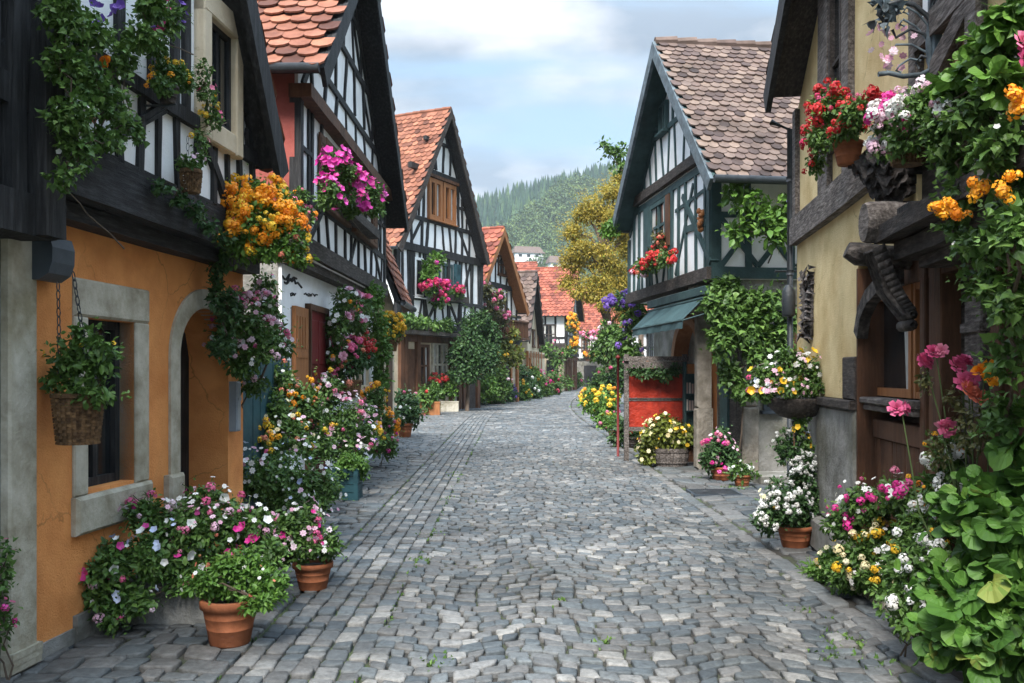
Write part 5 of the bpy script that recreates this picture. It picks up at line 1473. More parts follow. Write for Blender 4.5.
# ------------------------------------------------------------------ right: house with green timbers
E2 = Fr(3.1, 14.0, -.124, -1); W5 = 5.05
E2s = Fr(3.1, 14.0, math.pi / 2 - .124, 1)
h = thing('half_timbered_house', 'white house with dark green timbers, green eaves and brown scalloped roof tiles', 'house', E2.P(2.5, -1, 0))
nf = .38
ap = E2.px(655, 43, nf); fa = E2.px(613, 227, nf); ne = E2.px(712.5, 176, nf)
ap, fa, ne = tuple(ap), tuple(fa), tuple(ne)
gz = lambda u: gable_z(u, ap, ne, fa, .16)
m = MB(); m.prism(E2, [(0, 3.05), (W5, 3.05), (W5, gz(W5)), (ap[0], gz(ap[0] + .001)), (0, gz(0))], -6, 0); m.build('upper_wall', 'plaster_white', h)
m = MB()
m.fbox(E2, .10, W5, -6, -.75, 0, 3.05)
m.build('ground_wall', 'stone_grey', h)
m = MB()
TG = 'timber_green'
zs = 3.2
m.beam(E2, (.07, 3.05), (.07, gz(0)), .14, -.1, .034, .04); m.beam(E2, (W5 - .07, 3.05), (W5 - .07, gz(W5)), .14, -.1, .034, .04)
m.beam(E2, (0, 4.86), (W5, 4.86), .12, -.1, .03, .05, 7)
g0, g1 = E2.u(680), E2.u(690)
for px_ in (706, 697, 687, 679, 672.5, 650, 640, 635): m.beam(E2, (E2.u(px_), 3.25), (E2.u(px_) + R.uniform(-.05, .05), 4.84), .075 if px_ not in (672.5, 650) else .13, -.1, .026, .1, 4)
m.beam(E2, (E2.u(712), 3.3), (E2.u(684), 4.6), .09, -.1, .028, .08, 5); m.beam(E2, (E2.u(676), 3.3), (E2.u(694), 4.7), .07, -.1, .024, .1, 5)
m.beam(E2, (0, 3.95), (E2.u(687), 4.0), .11, -.1, .029); m.beam(E2, (E2.u(712), 4.5), (E2.u(676), 4.42), .06, -.1, .02)
for k in range(7):
    u = E2.u(672) + (E2.u(636) - E2.u(672)) * (k + .5) / 7
    m.beam(E2, (u, 3.25), (u + R.uniform(-.2, .2), 3.75), .06, -.1, .022, .1)
m.beam(E2, (E2.u(672), 3.78), (W5, 3.78), .08, -.1, .03)
studs(m, E2, .3, W5 - .2, 5.15, 5.95, 11, .06, -.1, .022, .14, gz); m.beam(E2, (.7, 6.0), (W5 - 1, 6.0), .10, -.1, .03)
studs(m, E2, 1.2, 3.6, 6.05, 9, 5, .07, -.1, .022, .1, gz)
m.beam(E2, (.1, gz(.1)), (ap[0], gz(ap[0] + .001)), .12, -.1, .027, .05, 5); m.beam(E2, (W5 - .1, gz(W5 - .1)), (ap[0], gz(ap[0] + .001)), .12, -.1, .028, .05, 5)
m.build('timber_frame', TG, h)
m = MB(); m.beam(E2, (-.02, 5.05), (W5, 5.05), .17, -.1, .10, .04, 8); m.beam(E2, (-.03, 3.14), (W5, 3.14), .20, -.2, .08, .05, 8); m.build('floor_beam', 'timber_dark', h)
wa, wb = E2.u(668), E2.u(652)
window(h, E2, wa, wb, 3.86, 4.78, 0, TG, .08, 2, 2, True)
m = MB(); m.fbox(E2, E2.u(672), wa - .01, .02, .06, 3.86, 4.78); m.build('shutter', 'timber_brown', h)
m = MB(); m.fbox(E2, wb + .01, wb + .42, .02, .06, 3.86, 4.78); m.build('shutter', TG, h)
gu = E2.u(669)
window(h, E2, gu - .02, gu + .42, 5.98, 6.5, .03, 'timber_green', .05, 2, 1, True)
m = MB(); c = E2.P(E2.px(705, 220)[0], .07, E2.px(705, 220)[1])
for k in range(9): m.blob(c + Vector((R.uniform(-.04, .04), R.uniform(-.05, .05), .14 - .035 * k)), (.045, .045, .05), .4, 2.5, 2)
m.build('wall_figure', 'timber_orange', h, True)
# side wall facing the camera
S1 = 5.5
m = MB()
zt = gz(0) - .02
m.beam(E2s, (.07, 3.05), (.07, zt), .16, -.1, .035, .04); m.beam(E2s, (0, zt - .08), (S1, zt - .08), .16, -.1, .03, .04, 6)
m.beam(E2s, (0, 3.15), (S1, 3.15), .18, -.1, .05, .05, 6); m.beam(E2s, (0, 4.05), (S1, 4.05), .09, -.1, .028, .05, 6)
for u in (.6, 1.3, 2.0, 2.8, 3.6, 4.4): m.beam(E2s, (u, 3.2), (u + R.uniform(-.04, .04), zt - .1), .10, -.1, .026, .08, 4)
for u in (.15, .75, 1.4, 2.1, 2.9): 
    m.beam(E2s, (u, 4.0), (u + .6, 3.25), .08, -.1, .024, .08); m.beam(E2s, (u, 3.25), (u + .6, 4.0), .08, -.1, .022, .08)
m.build('side_timber_frame', TG, h)
m = MB(); m.fbox(E2s, .52, 5, -5, -.06, 0, 3.05); m.build('side_ground_wall', 'stone_grey', h)
m = MB(); m.fbox(E2s, .50, .78, -.4, .02, 0, 1.05, bev=.03); m.fbox(E2s, .51, .76, -.4, .0, 1.055, 2.2, bev=.03); m.build('corner_stones', 'stone_warm', h)
m = MB(); m.fbox(E2s, 1.3, 2.1, -.1, .02, .2, 2.3); m.build('side_door', 'timber_brown', h)
window(h, E2s, .86, 1.12, 1.0, 1.75, -.06, 'slate_metal', .05, 1, 1, True)
m = MB(); m.fbox(E2, .84, 1.06, -.33, -.06, 0, 1.0, bev=.03); m.fbox(E2, .86, 1.04, -.31, -.07, 1.004, 2.75, bev=.03); m.fbox(E2, .76, 1.16, -.36, -.0, 2.754, 3.03, bev=.02); m.build('stone_pillar', 'stone_warm', h)
MB().fbox(E2, .0, .8, -.5, -.40, 0, 2.9).build('corner_door', 'timber_dark', h)
m = MB(); m.fbox(E2, .28, .62, -.4, -.36, .3, 2.4); m.build('door_panel', 'timber_green', h)
# arch timbers of the open ground floor
m = MB()
for s_ in (1, -1):
    c0 = 2.05; pts = []
    for k in range(7):
        a = math.pi / 2 * k / 6; pts.append((c0 + s_ * .78 * math.cos(a), 1.75 + .8 * math.sin(a)))
    for a, b_ in zip(pts[:-1], pts[1:]):
        m.beam(E2, a, b_, .16, -.7, -.25, .04, 1)
m.beam(E2, (1.27, 0), (1.27, 1.8), .16, -.7, -.25, .04); m.beam(E2, (2.83, 0), (2.83, 1.8), .16, -.7, -.25, .04)
m.build('arch_timbers', 'timber_orange', h)
MB().fbox(E2, 1.3, 2.8, -.74, -.68, 0, 2.5).build('doorway', 'timber_black', h)
m = MB(); m.fbox(E2, 3.1, W5, -.72, -.66, 0, 2.9); m.build('board_wall', 'timber_dark', h)
roof_parts(h, E2, ap, ne, fa, nf, -6, 'tile_brown', 'iron_blue', 'timber_green', tw=.165, ex=.155, bw=.20)
# awning
aw = thing('awning', 'sloping grey green cloth awning below the green timbered gable', 'awning', E2.P(2.5, .3, 2.6))
t0, t1 = E2.px(704, 298, .06), E2.px(650, 311, .06)
ua, ub_ = t0[0], t1[0]; za = t0[1]
oo = .40
m = MB()
kk = 14
top = [E2.P(ua + (ub_ - ua) * i / kk, .06, za) for i in range(kk + 1)]
bot = [E2.P(ua + (ub_ - ua) * i / kk, oo, za - .33 + .006 * math.sin(i * 2.1)) for i in range(kk + 1)]
val = [E2.P(ua + (ub_ - ua) * i / kk, oo + .01 + .012 * math.sin(i * 1.7), za - .48 + (.012 if i % 2 else 0)) for i in range(kk + 1)]
m.add(top + bot + val, [(i, i + 1, kk + 2 + i, kk + 1 + i) for i in range(kk)] + [(kk + 1 + i, kk + 2 + i, 2 * kk + 3 + i, 2 * kk + 2 + i) for i in range(kk)])
off = Vector((0, 0, -.006))
m.add([p + off for p in top + bot + val], [(i, kk + 1 + i, kk + 2 + i, i + 1) for i in range(kk)] + [(kk + 1 + i, 2 * kk + 2 + i, 2 * kk + 3 + i, kk + 2 + i) for i in range(kk)])
m.build('cloth', 'awning_cloth', aw)
m = MB(); m.tube([top[0], top[-1]], .03, 8); m.tube([bot[0] - Vector((0, 0, .02)), bot[-1] - Vector((0, 0, .02))], .018, 8)
for i in (0, kk): m.tube([top[i] - Vector((0, 0, .25)), bot[i] - Vector((0, 0, .02))], .012, 6)
m.build('frame', 'timber_green', aw)
MB().fbox(E2, ua - .1, ub_ + .1, .0, .09, za + .05, za + .19, bev=.01).build('fascia', 'timber_green', aw)

# red notice stall in a timber frame
YS = 16.2
s = thing('red_stall', 'red boarded stall front in a grey timber frame with a planted trough on top', 'stall', (X(655, YS), YS, 0))
xa, xb = X(628, YS), X(683, YS)
m = MB()
for x in (xa - .03, xb + .03): m.box(x - .04, x + .04, YS - .05, YS + .05, 0, 1.92)
m.box(xa - .05, xb + .05, YS - .06, YS + .06, 1.58, 1.66); m.box(xa - .05, xb + .05, YS - .04, YS + .04, .54, .61); m.box(xa - .08, xb + .08, YS - .1, YS + .1, 1.80, 1.88)
m.build('frame', 'timber_grey', s)
m = MB(); m.box(xa + .012, xb - .012, YS - .015, YS + .02, .615, 1.08); m.box(xa + .012, xb - .012, YS - .015, YS + .02, 1.135, 1.575); m.build('red_panel', 'red_paint', s)
m = MB(); m.box(xa + .012, xb - .012, YS - .03, YS + .03, 1.085, 1.13); m.build('middle_rail', 'timber_dark', s)
m = MB(); m.box(xa, xb, YS - .15, YS - .02, 1.67, 1.79); m.build('trough', 'timber_grey', s)
cl = [C(640, 372, YS - .15, 12, 6), C(662, 374, YS - .15, 14, 7), C(675, 370, YS - .15, 8, 6)]
plant_parts(s, cl, 'kite', .08, 'leaf_dark', 1.6, 5, name='trailing_leaves')
m = MB(); m.tube([(X(618, 17), 17, 0), (X(618, 17), 17, 1.85)], .024, 8); m.lathe((X(618, 17), 17, 1.85), [(.035, 0), (.05, .03), (.001, .08)], 10)
tag(m.build('red_pole', 'oxblood', None, True), 'slim red pole standing left of the red stall', 'pole')
# postcard rack
s = thing('postcard_rack', 'green rack of postcards standing between the stall and stone pillar', 'rack', (X(689, 16.0), 16.0, 0))
xa, xb = X(684, 16.0), X(696, 16.0)
m = MB(); m.box(xa, xb, 16.0, 16.04, .3, 1.75)
for z in (.9, 1.2, 1.55): m.box(xa, xb, 15.88, 16.0, z, z + .02)
for x in (xa, xb): m.box(x - .02, x + .02, 15.88, 16.04, 0, 1.78)
m.build('stand', 'timber_green', s)
m = MB()
for z in (.92, 1.22):
    for k in range(4):
        x = xa + .02 + k * (xb - xa - .02) / 4
        m.box(x, x + (xb - xa) / 4 - .02, 15.9, 15.907, z, z + .17 + .03 * R.random(), R.random())
m.build('postcards', 'paper', s)
m = MB(); m.box(xa + .04, xb - .02, 15.90, 15.99, 1.57, 1.74, .3); m.build('wooden_box', 'timber_orange', s)
# stone step and drain
m = MB(); F_ = Fr(X(752, 13.1), 13.1, math.pi / 2 - .1, 1); m.fbox(F_, 0, .85, -.2, .35, 0, .13, bev=.02)
tag(m.build('stone_step', 'stone_grey'), 'worn grey stone step before the brown side door', 'step')
d = thing('drain_cover', 'dark iron drain cover set in the paving on the right', 'drain cover', (X(715, 11.9), 11.9, 0))
x0, x1 = X(690, 11.9), X(738, 11.9)
m = MB(); m.box(x0, x1, 11.6, 12.2, -.02, .016); m.build('frame', 'slate_metal', d)
m = MB()
for k in range(7): m.box(x0 + .03, x1 - .03, 11.64 + k * .08, 11.68 + k * .08, .0165, .022)
m.build('bars', 'iron', d)

# ------------------------------------------------------------------ plants on the left
def CW(fr, px, py, n, rx, ry=None, dep=None):
    """clump at a pixel on the plane n in front of a facade"""
    ry = rx if ry is None else ry
    u, z = fr.px(px, py, n); p = fr.P(u, n, z); k = p.y / FPX
    return (tuple(p), (min(rx, ry * 1.3) * k if dep is None else dep, rx * k * 1.15, ry * k))
def G(px, py):
    d = EYE * FPX / (py - HY); return (X(px, d), d, 0.0)
def bloom_at(root, items, name='blossoms'):
    """single blossoms placed one by one: (point, size, kind, material)"""
    by = {}
    for p, s_, k, mt in items: by.setdefault((k, mt), []).append((p, s_))
    for (k, mt), L in by.items():
        n = len(L); m = MB()
        m.inst(*BLOOM[k], np.array([tuple(p) for p, _ in L]), rng.normal(size=(n, 3)), rng.normal(0, .3, (n, 3)) + np.array([0, -.8, .45]), np.array([s_ for _, s_ in L]), np.clip(rng.normal(.5, .25, n), 0, 1), .12)
        m.build(name, mt, root)
def flowers_at(pts, spread, n, size, kind, mat):
    out = []
    for p in pts:
        for _ in range(n): out.append((Vector(p) + Vector((R.gauss(0, spread), R.gauss(0, spread), R.gauss(0, spread))), size * R.uniform(.8, 1.2), kind, mat))
    return out

# wicker basket hanging on chains
Yb = 5.02
b0 = pt(78, 444, Yb)
t = thing('hanging_basket', 'wicker basket of green leafy plant hung on chains before the orange wall', 'hanging basket', b0)
basket(t, b0, .135, .27)
cl = [C(84, 372, Yb, 30, 20), C(66, 360, Yb, 18, 16), C(100, 356, Yb - .05, 16, 18), C(90, 392, Yb - .08, 28, 14), C(56, 382, Yb, 18, 12), C(85, 335, Yb, 12, 14)]
plant_parts(t, cl, 'oval', .055, 'leaf_mid', 1.3, 6, [('petunia', 'petal_yellow', .035, 5)])
chain(t, b0 + Vector((-.10, 0, .28)), pt(58, 282, 4.98)); chain(t, b0 + Vector((.08, 0, .28)), pt(73, 272, 5.0))

def climber(name, label, base, clumps, leaf, ls, lm, fl, cat='climbing plant', k=1, r=.008, group=None, **kw):
    t = thing(name, label, cat, base, group)
    plant_parts(t, clumps, leaf, ls, lm, flowers=fl, stems=stem_set(base, clumps, k, r), **kw)
    return t

cl = [CW(A1, *q) for q in ((66, 15, .42, 24, 24), (92, 30, .40, 24, 24), (60, 60, .40, 18, 24), (90, 75, .42, 24, 26), (72, 112, .42, 24, 26), (108, 105, .42, 22, 20), (78, 150, .42, 18, 20), (62, 178, .40, 13, 16), (128, 128, .40, 18, 13), (100, 140, .40, 18, 14), (120, 60, .36, 16, 20))]
t = climber('climbing_vine', 'leafy climbing vine with scattered orange and purple blooms over the black timbers', A1.P(1.15, .4, 2.3), cl, 'ivy', .04, 'leaf_mid', [('petunia', 'petal_white', .03, 10)], k=2, r=.005, cover=.75, sub=10)
bloom_at(t, flowers_at([pt(106, 61, 5.0)], .008, 2, .075, 'rose', 'petal_orange') + flowers_at([pt(88, 104, 5.0), pt(90, 120, 5.0), pt(76, 72, 5.0)], .012, 2, .045, 'cluster', 'petal_salmon') + flowers_at([pt(118, 6, 5.0), pt(96, 20, 5.0), pt(108, 10, 5.0), pt(95, 3, 5.0)], .012, 2, .055, 'petunia', 'petal_purple'))
cl = [CW(A1, *q) for q in ((150, 8, .48, 18, 18), (170, 20, .46, 14, 20), (140, 35, .46, 14, 18), (158, 45, .42, 12, 16))]
t = climber('trailing_plant', 'trailing basket plant with hot pink and violet flowers above the small yellow pot', A1.P(2.0, .4, 3.7), cl, 'oval', .045, 'leaf_mid', [('petunia', 'petal_hotpink', .05, 26, {'patch': 4}), ('petunia', 'petal_purple', .045, 12, {'patch': 3})], cat='trailing plant', r=.005)
c = CW(A1, 168, 104, .42, 10)[0]
t = thing('hanging_pot', 'small brown pot of yellow flowers at the stone framed upper window', 'hanging pot', c)
round_pot(t, c, .065, .11, 'timber_dark')
plant_parts(t, [CW(A1, 172, 72, .44, 16, 12), CW(A1, 162, 84, .44, 12, 10), CW(A1, 184, 82, .44, 11, 10)], 'oval', .04, 'leaf_mid', flowers=[('cluster', 'petal_yellow', .045, 14), ('cluster', 'petal_orange', .04, 5)])
m = MB(); cv = Vector(c); m.tube([cv + Vector((-.16, 0, -.01)), cv + Vector((0, 0, -.012)), cv + Vector((.05, 0, .0))], .008, 5); m.tube([cv + Vector((-.16, 0, -.12)), cv + Vector((0, 0, -.02))], .006, 5); m.build('bracket', 'iron', t)
t = climber('trailing_plant', 'thin trailing plant with yellow and pink blooms on right jamb of stone framed window', A1.P(2.55, .4, 3.4), [CW(A1, *q) for q in ((207, 92, .40, 9, 16), (212, 118, .40, 10, 14), (203, 70, .40, 7, 10), (200, 140, .38, 8, 10))], 'oval', .035, 'leaf_mid',
            [('cluster', 'petal_yellow', .045, 10), ('petunia', 'petal_pink', .04, 8)], cat='trailing plant', r=.004, cover=.8)
c = CW(A1, 191, 193, .40, 10)[0]
t = thing('hanging_basket', 'little brown wicker basket hung on white wall left of the orange flower mass', 'hanging basket', c)
basket(t, c, .07, .14)
plant_parts(t, [CW(A1, 190, 164, .40, 11, 8), CW(A1, 200, 158, .40, 6, 8)], 'oval', .035, 'leaf_mid', flowers=[('daisy', 'petal_palepink', 0.026, 10)])
chain(t, Vector(c) + Vector((-.02, 0, .14)), Vector(c) + Vector((-.03, 0.02, .38)), 'cord', .003)

# big orange basket
Yo = 7.0
c = pt(258, 258, Yo)
t = thing('flower_basket', 'large overflowing hanging basket of orange blossoms at the corner of the jetty', 'hanging basket', c)
basket(t, c, .16, .2)
cl = [C(232, 203, Yo, 24, 22), C(262, 222, 6.9, 28, 26), C(290, 238, 6.9, 20, 22), C(243, 240, 6.85, 22, 20), C(284, 208, Yo, 18, 16), C(262, 192, Yo + .05, 20, 14), C(272, 250, 6.85, 24, 14), C(298, 258, 6.95, 10, 10)]
plant_parts(t, cl, 'oval', .05, 'leaf_bright', 1.1, 7, [('cluster', 'petal_orange', .075, 330, {'patch': 40, 'spread': .16}), ('cluster', 'petal_yellow', .07, 110, {'patch': 26, 'spread': .16}), ('cluster', 'petal_salmon', .05, 12)])
m = MB(); m.tube([A1.P(3.3, .2, 3.1), Vector(c) + Vector((0, 0, .45)), Vector(c) + Vector((0.02, 0, .2))], .012, 6); m.build('bracket', 'iron', t)
cl = [CW(A1, *q) for q in ((180, 200, .33, 10, 9), (195, 212, .33, 10, 10), (160, 188, .33, 8, 7), (208, 226, .33, 9, 9), (222, 240, .33, 10, 9))]
climber('ivy_vine', 'thin ivy creeping along the black jetty beam below the little wicker basket', A1.P(2.9, .3, 2.8), cl, 'ivy', .045, 'leaf_dark', [], r=.004, cover=.9)

# climber at the corner of the orange house
gb = A1.P(3.82, .1, 1.9)
cl = [CW(A1, *q) for q in ((220, 262, .14, 10, 20), (216, 290, .14, 8, 18), (228, 310, .2, 12, 20), (222, 345, .2, 14, 16))]
climber('ivy_vine', 'dark ivy hanging from the jetty around the arched doorway', gb, cl, 'ivy', .05, 'leaf_dark', [], r=.008, cover=1.2)
Yc = 7.35
cl = [C(243, 318, Yc, 26, 20), C(262, 340, Yc + .1, 24, 22), C(226, 342, Yc, 18, 16), C(250, 358, Yc, 26, 18), C(280, 345, Yc + .5, 16, 18), C(262, 305, Yc + .3, 16, 12), C(255, 385, Yc + .4, 14, 12), C(236, 300, Yc, 12, 12), C(264, 285, Yc + .6, 12, 14), C(272, 318, Yc + .7, 12, 16)]
climber('climbing_rose', 'bushy climbing rose with white and pale pink blooms beside the arched doorway', (-2.62, 8.15, .9), cl, 'oval', .05, 'leaf_mid',
        [('daisy', 'petal_white', 0.043, 44), ('daisy', 'petal_palepink', 0.047, 59), ('cluster', 'petal_pink', .06, 34, {'patch': 9}), ('cluster', 'petal_palepink', .06, 36), ('cluster', 'petal_hotpink', .05, 8)], cat='climbing rose', r=.012, cover=1.3)
cl = [C(288, 205, 9.6, 12, 9), C(306, 218, 9.9, 9, 12), C(300, 195, 9.8, 8, 8)]
t = climber('flower_box', 'small box of orange and pink flowers at corner of the red sided house', pt(297, 222, 9.8), cl, 'oval', .05, 'leaf_mid', [('cluster', 'petal_orange', .07, 16), ('cluster', 'petal_pink', .06, 14)], cat='flower box', r=.006)
m = MB(); p = pt(297, 222, 9.8); m.box(p.x - .18, p.x + .14, p.y - .08, p.y + .08, p.z - .06, p.z + .08); m.build('box', 'timber_brown', t)

# shrub mass in front of the orange house
def ground_plant(name, label, base, clumps, leaf, ls, lm, fl, cat='flowering plant', pot=None, group=None, stem=True, **kw):
    gr = 1.0 if pot else 1.14
    clumps = [(c_, (r_[0] * gr, r_[1] * gr, r_[2] * gr)) for c_, r_ in clumps]
    kw.setdefault('cover', 1.6)
    t = thing(name, label, cat, base, group)
    if pot: pot(t)
    plant_parts(t, clumps, leaf, ls, lm, flowers=fl, stems=stem_set((base[0], base[1], base[2] + .02 if not pot else base[2] + .15), clumps, 2, .006) if stem else None, **kw)
    return t
Y0 = 5.78
cl = [C(112, 565, 5.55, 28, 32), C(160, 550, 5.7, 34, 32), C(208, 540, 5.85, 34, 30), C(250, 530, 6.0, 24, 24), C(128, 600, 5.5, 26, 18), C(190, 575, 5.7, 28, 22), C(98, 590, 5.5, 18, 22), C(148, 516, 5.8, 22, 18), C(205, 505, 6.0, 22, 18), C(112, 618, 5.45, 14, 12), C(262, 556, 5.9, 24, 22), C(180, 528, 5.8, 26, 18), C(232, 512, 6.05, 18, 14)]
ground_plant('flowering_shrub', 'broad bush of hot pink, white and blue flowers in stone trough by orange wall', (X(170, Y0), Y0, 0), cl, 'oval', .05, 'leaf_mid',
             [('petunia', 'petal_hotpink', .085, 26), ('petunia', 'petal_white', .06, 30), ('petunia', 'petal_blue', .05, 22, {'on': [0, 4, 1, 5]}), ('daisy', 'petal_palepink', 0.043, 44, {'on': [2, 3, 7, 8], 'zlo': .3, 'out_': (1.1, 1.4), 'stalk': .12}), ('daisy', 'petal_white', 0.039, 33, {'on': [2, 3, 7, 8], 'zlo': .3, 'out_': (1.1, 1.6), 'stalk': .14}), ('cluster', 'petal_pink', .065, 16), ('cluster', 'petal_palepink', .06, 18), ('cluster', 'petal_salmon', .035, 8)],
             pot=lambda t: box_pot(t, (X(170, 5.82), 5.82, 0), .55, .26, .27, 'stone_grey', 'trough'), cover=1.7)
b = G(230, 643)
cl = [C(236, 580, b[1], 44, 20), C(202, 582, b[1] - .05, 24, 16), C(268, 586, b[1] - .08, 24, 18), C(236, 564, b[1] + .05, 34, 14), C(258, 600, b[1] - .15, 18, 12)]
ground_plant('potted_plant', 'bright green mounded plant in the large banded terracotta pot nearest the viewer', b, cl, 'oval', .042, 'leaf_bright', [('daisy', 'petal_salmon', 0.026, 10), ('daisy', 'petal_white', 0.026, 10)], 'potted plant', lambda t: round_pot(t, b, .168, .27), cover=1.5)
b3 = G(313, 589)
cl = [C(300, 528, b3[1], 26, 24), C(322, 545, b3[1] - .05, 20, 18), C(282, 548, b3[1], 18, 20), C(306, 548, b3[1] - .1, 24, 14)]
ground_plant('potted_plant', 'pink and white flowers in a plain terracotta pot behind the mounded green plant', b3, cl, 'oval', .045, 'leaf_mid', [('daisy', 'petal_palepink', 0.047, 65), ('daisy', 'petal_white', 0.043, 33), ('cluster', 'petal_pink', .06, 8), ('petunia', 'petal_hotpink', .05, 5)], 'potted plant', lambda t: round_pot(t, b3, .145, .2))
cl = [C(268, 482, 8.6, 22, 28), C(298, 472, 9.0, 26, 26), C(322, 490, 9.2, 20, 20), C(285, 500, 8.7, 28, 16), C(252, 475, 8.5, 14, 24), C(310, 508, 9.0, 20, 12)]
ground_plant('flowering_shrub', 'dark leaved bush dotted with white and pink flowers left of the teal planter', (X(288, 8.9), 8.9, 0), cl, 'oval', .055, 'leaf_mid', [('daisy', 'petal_white', 0.052, 78), ('daisy', 'petal_palepink', 0.052, 28), ('cluster', 'petal_pink', .08, 8, {'patch': 2}), ('petunia', 'petal_blue', .06, 14)], cover=1.05, wisp=18)
cl = [C(270, 410, 9.6, 18, 26), C(300, 405, 10.0, 20, 24), C(262, 446, 9.4, 20, 22), C(310, 440, 10.0, 22, 20), C(284, 380, 9.9, 12, 16), C(286, 436, 9.5, 22, 20), C(318, 412, 10.2, 12, 16)]
ground_plant('flowering_shrub', 'tall loose bush with orange, yellow, salmon and cream flowers before the shuttered white wall', (X(285, 10.0), 10.0, 0), cl, 'oval', .065, 'leaf_mid', [('daisy', 'petal_cream', 0.052, 39), ('cluster', 'petal_salmon', .06, 26), ('daisy', 'petal_white', 0.052, 33), ('daisy', 'petal_palepink', 0.052, 18), ('cluster', 'petal_yellow', .08, 26, {'patch': 8}), ('cluster', 'petal_orange', .08, 26, {'patch': 8})], cover=1.05, wisp=18)
b6 = (X(347, 11.38), 11.38, 0)
ground_plant('planter', 'square teal wooden planter with a light green bush beside the cobbles', b6, [C(352, 464, 11.35, 16, 12), C(344, 468, 11.25, 14, 10), C(360, 470, 11.4, 10, 9)], 'oval', .055, 'leaf_bright', [], 'planter', lambda t: box_pot(t, b6, .34, .34, .40, 'teal_paint', planks=4))
cl = [C(338, 420, 12.0, 22, 26), C(356, 442, 12.4, 18, 22), C(328, 395, 12.0, 16, 18), C(364, 425, 13.0, 14, 20), C(345, 450, 11.9, 18, 14)]
ground_plant('flowering_shrub', 'mass of pale pink and white flowers behind the teal planter', (X(345, 12.3), 12.3, 0), cl, 'oval', .06, 'leaf_mid', [('daisy', 'petal_palepink', 0.073, 104), ('daisy', 'petal_white', 0.065, 57), ('cluster', 'petal_pink', .08, 34, {'patch': 9}), ('cluster', 'petal_yellow', .08, 10, {'patch': 3}), ('petunia', 'petal_purple', .06, 8)], cover=1.05, wisp=18)
cl = [C(374, 404, 14.9, 12, 18), C(383, 428, 15.3, 13, 16), C(372, 440, 14.8, 12, 14), C(388, 445, 15.0, 10, 10)]
ground_plant('flowering_shrub', 'clump of orange and yellow flowers edged with hot pink at the street side', (X(380, 15.2), 15.2, 0), cl, 'oval', .07, 'leaf_mid', [('cluster', 'petal_orange', .13, 34, {'on': [0, 1, 2], 'patch': 9}), ('cluster', 'petal_yellow', .10, 20, {'on': [0, 1, 2], 'patch': 5}), ('cluster', 'petal_hotpink', .09, 16, {'on': [3]}), ('cluster', 'petal_pink', .08, 10)])

# window baskets and climbers of the second house
cl = [CW(A2, *q) for q in ((345, 180, .50, 18, 20), (362, 195, .55, 20, 18), (335, 165, .42, 16, 16), (330, 195, .42, 14, 18), (372, 205, .5, 12, 12), (352, 205, .5, 18, 12))]
t = climber('window_box', 'cascade of magenta flowers in a window box on white half timbered wall', A2.P(A2.u(350), .2, 3.7), cl, 'oval', .06, 'leaf_mid', [('petunia', 'petal_magenta', .10, 210, {'patch': 26, 'spread': .3}), ('petunia', 'petal_hotpink', .09, 60), ('petunia', 'petal_pink', .09, 20)], cat='window box', r=.006)
m = MB(); m.fbox(A2, A2.u(332), A2.u(364), .08, .26, 3.80, 3.94); m.build('box', 'timber_dark', t)
cl = [CW(A2, *q) for q in ((345, 300, .12, 14, 12), (338, 325, .05, 12, 18), (352, 320, .15, 14, 14), (340, 355, .05, 11, 20), (362, 308, .2, 12, 10))]
climber('climbing_rose', 'climbing rose with large pink and white flowers beside the red door', A2.P(A2.u(336, -.1), -.1, 0), cl, 'oval', .07, 'leaf_mid', [('rose', 'petal_pink', .14, 12, {'on': [2, 4]}), ('rose', 'petal_palepink', .13, 12), ('daisy', 'petal_white', 0.077, 23), ('cluster', 'petal_orange', .1, 4)], cat='climbing rose')
cl = [C(350, 362, 13.0, 20, 20), C(338, 380, 12.9, 14, 16), C(362, 352, 13.3, 14, 14), C(345, 345, 13.1, 14, 10)]
t = climber('hanging_basket', 'basket of red and pink geraniums below the climbing rose', pt(348, 388, 13.0), cl, 'oval', .07, 'leaf_dark', [('cluster', 'petal_red', .11, 34, {'patch': 9}), ('cluster', 'petal_pink', .11, 36, {'patch': 9}), ('cluster', 'petal_salmon', .09, 14)], cat='hanging basket')
p = pt(348, 394, 13.0); basket(t, (p.x, p.y, p.z - .05), .2, .24)
cl = [CW(A2, *q) for q in ((372, 300, .05, 12, 14), (378, 325, .05, 11, 18), (382, 352, .05, 10, 18), (383, 380, .05, 9, 18), (366, 290, .0, 10, 8))]
climber('climbing_plant', 'light green creeper forming a column at the end of the white house', A2.P(A2.u(382, 0), -.05, 0), cl, 'oval', .085, 'leaf_bright', [], k=2)
p = pt(389, 346, 17.0)
t = thing('hanging_basket', 'round hanging basket full of yellow flowers under the tiled annex eave', 'hanging basket', p)
basket(t, (p.x, p.y, p.z - .1), .17, .2)
plant_parts(t, [C(389, 330, 17.0, 14, 14), C(380, 335, 17.0, 9, 11), C(397, 326, 17.0, 9, 10)], 'oval', .06, 'leaf_mid', flowers=[('cluster', 'petal_yellow', .10, 110), ('cluster', 'petal_orange', .08, 18)])
chain(t, p + Vector((0, 0, .25)), (p.x + .02, p.y + .6, 2.95), 'chain', .008)
b = G(405, 437)
ground_plant('potted_plant', 'bushy dark green plant with small white flowers in brown pot by annex wall', b, [C(402, 404, b[1], 14, 16), C(412, 414, b[1], 11, 14), C(398, 420, b[1], 12, 10)], 'kite', .12, 'leaf_dark', [('daisy', 'petal_white', 0.077, 20), ('cluster', 'petal_pink', .1, 4)], 'potted plant', lambda t: round_pot(t, b, .2, .34))

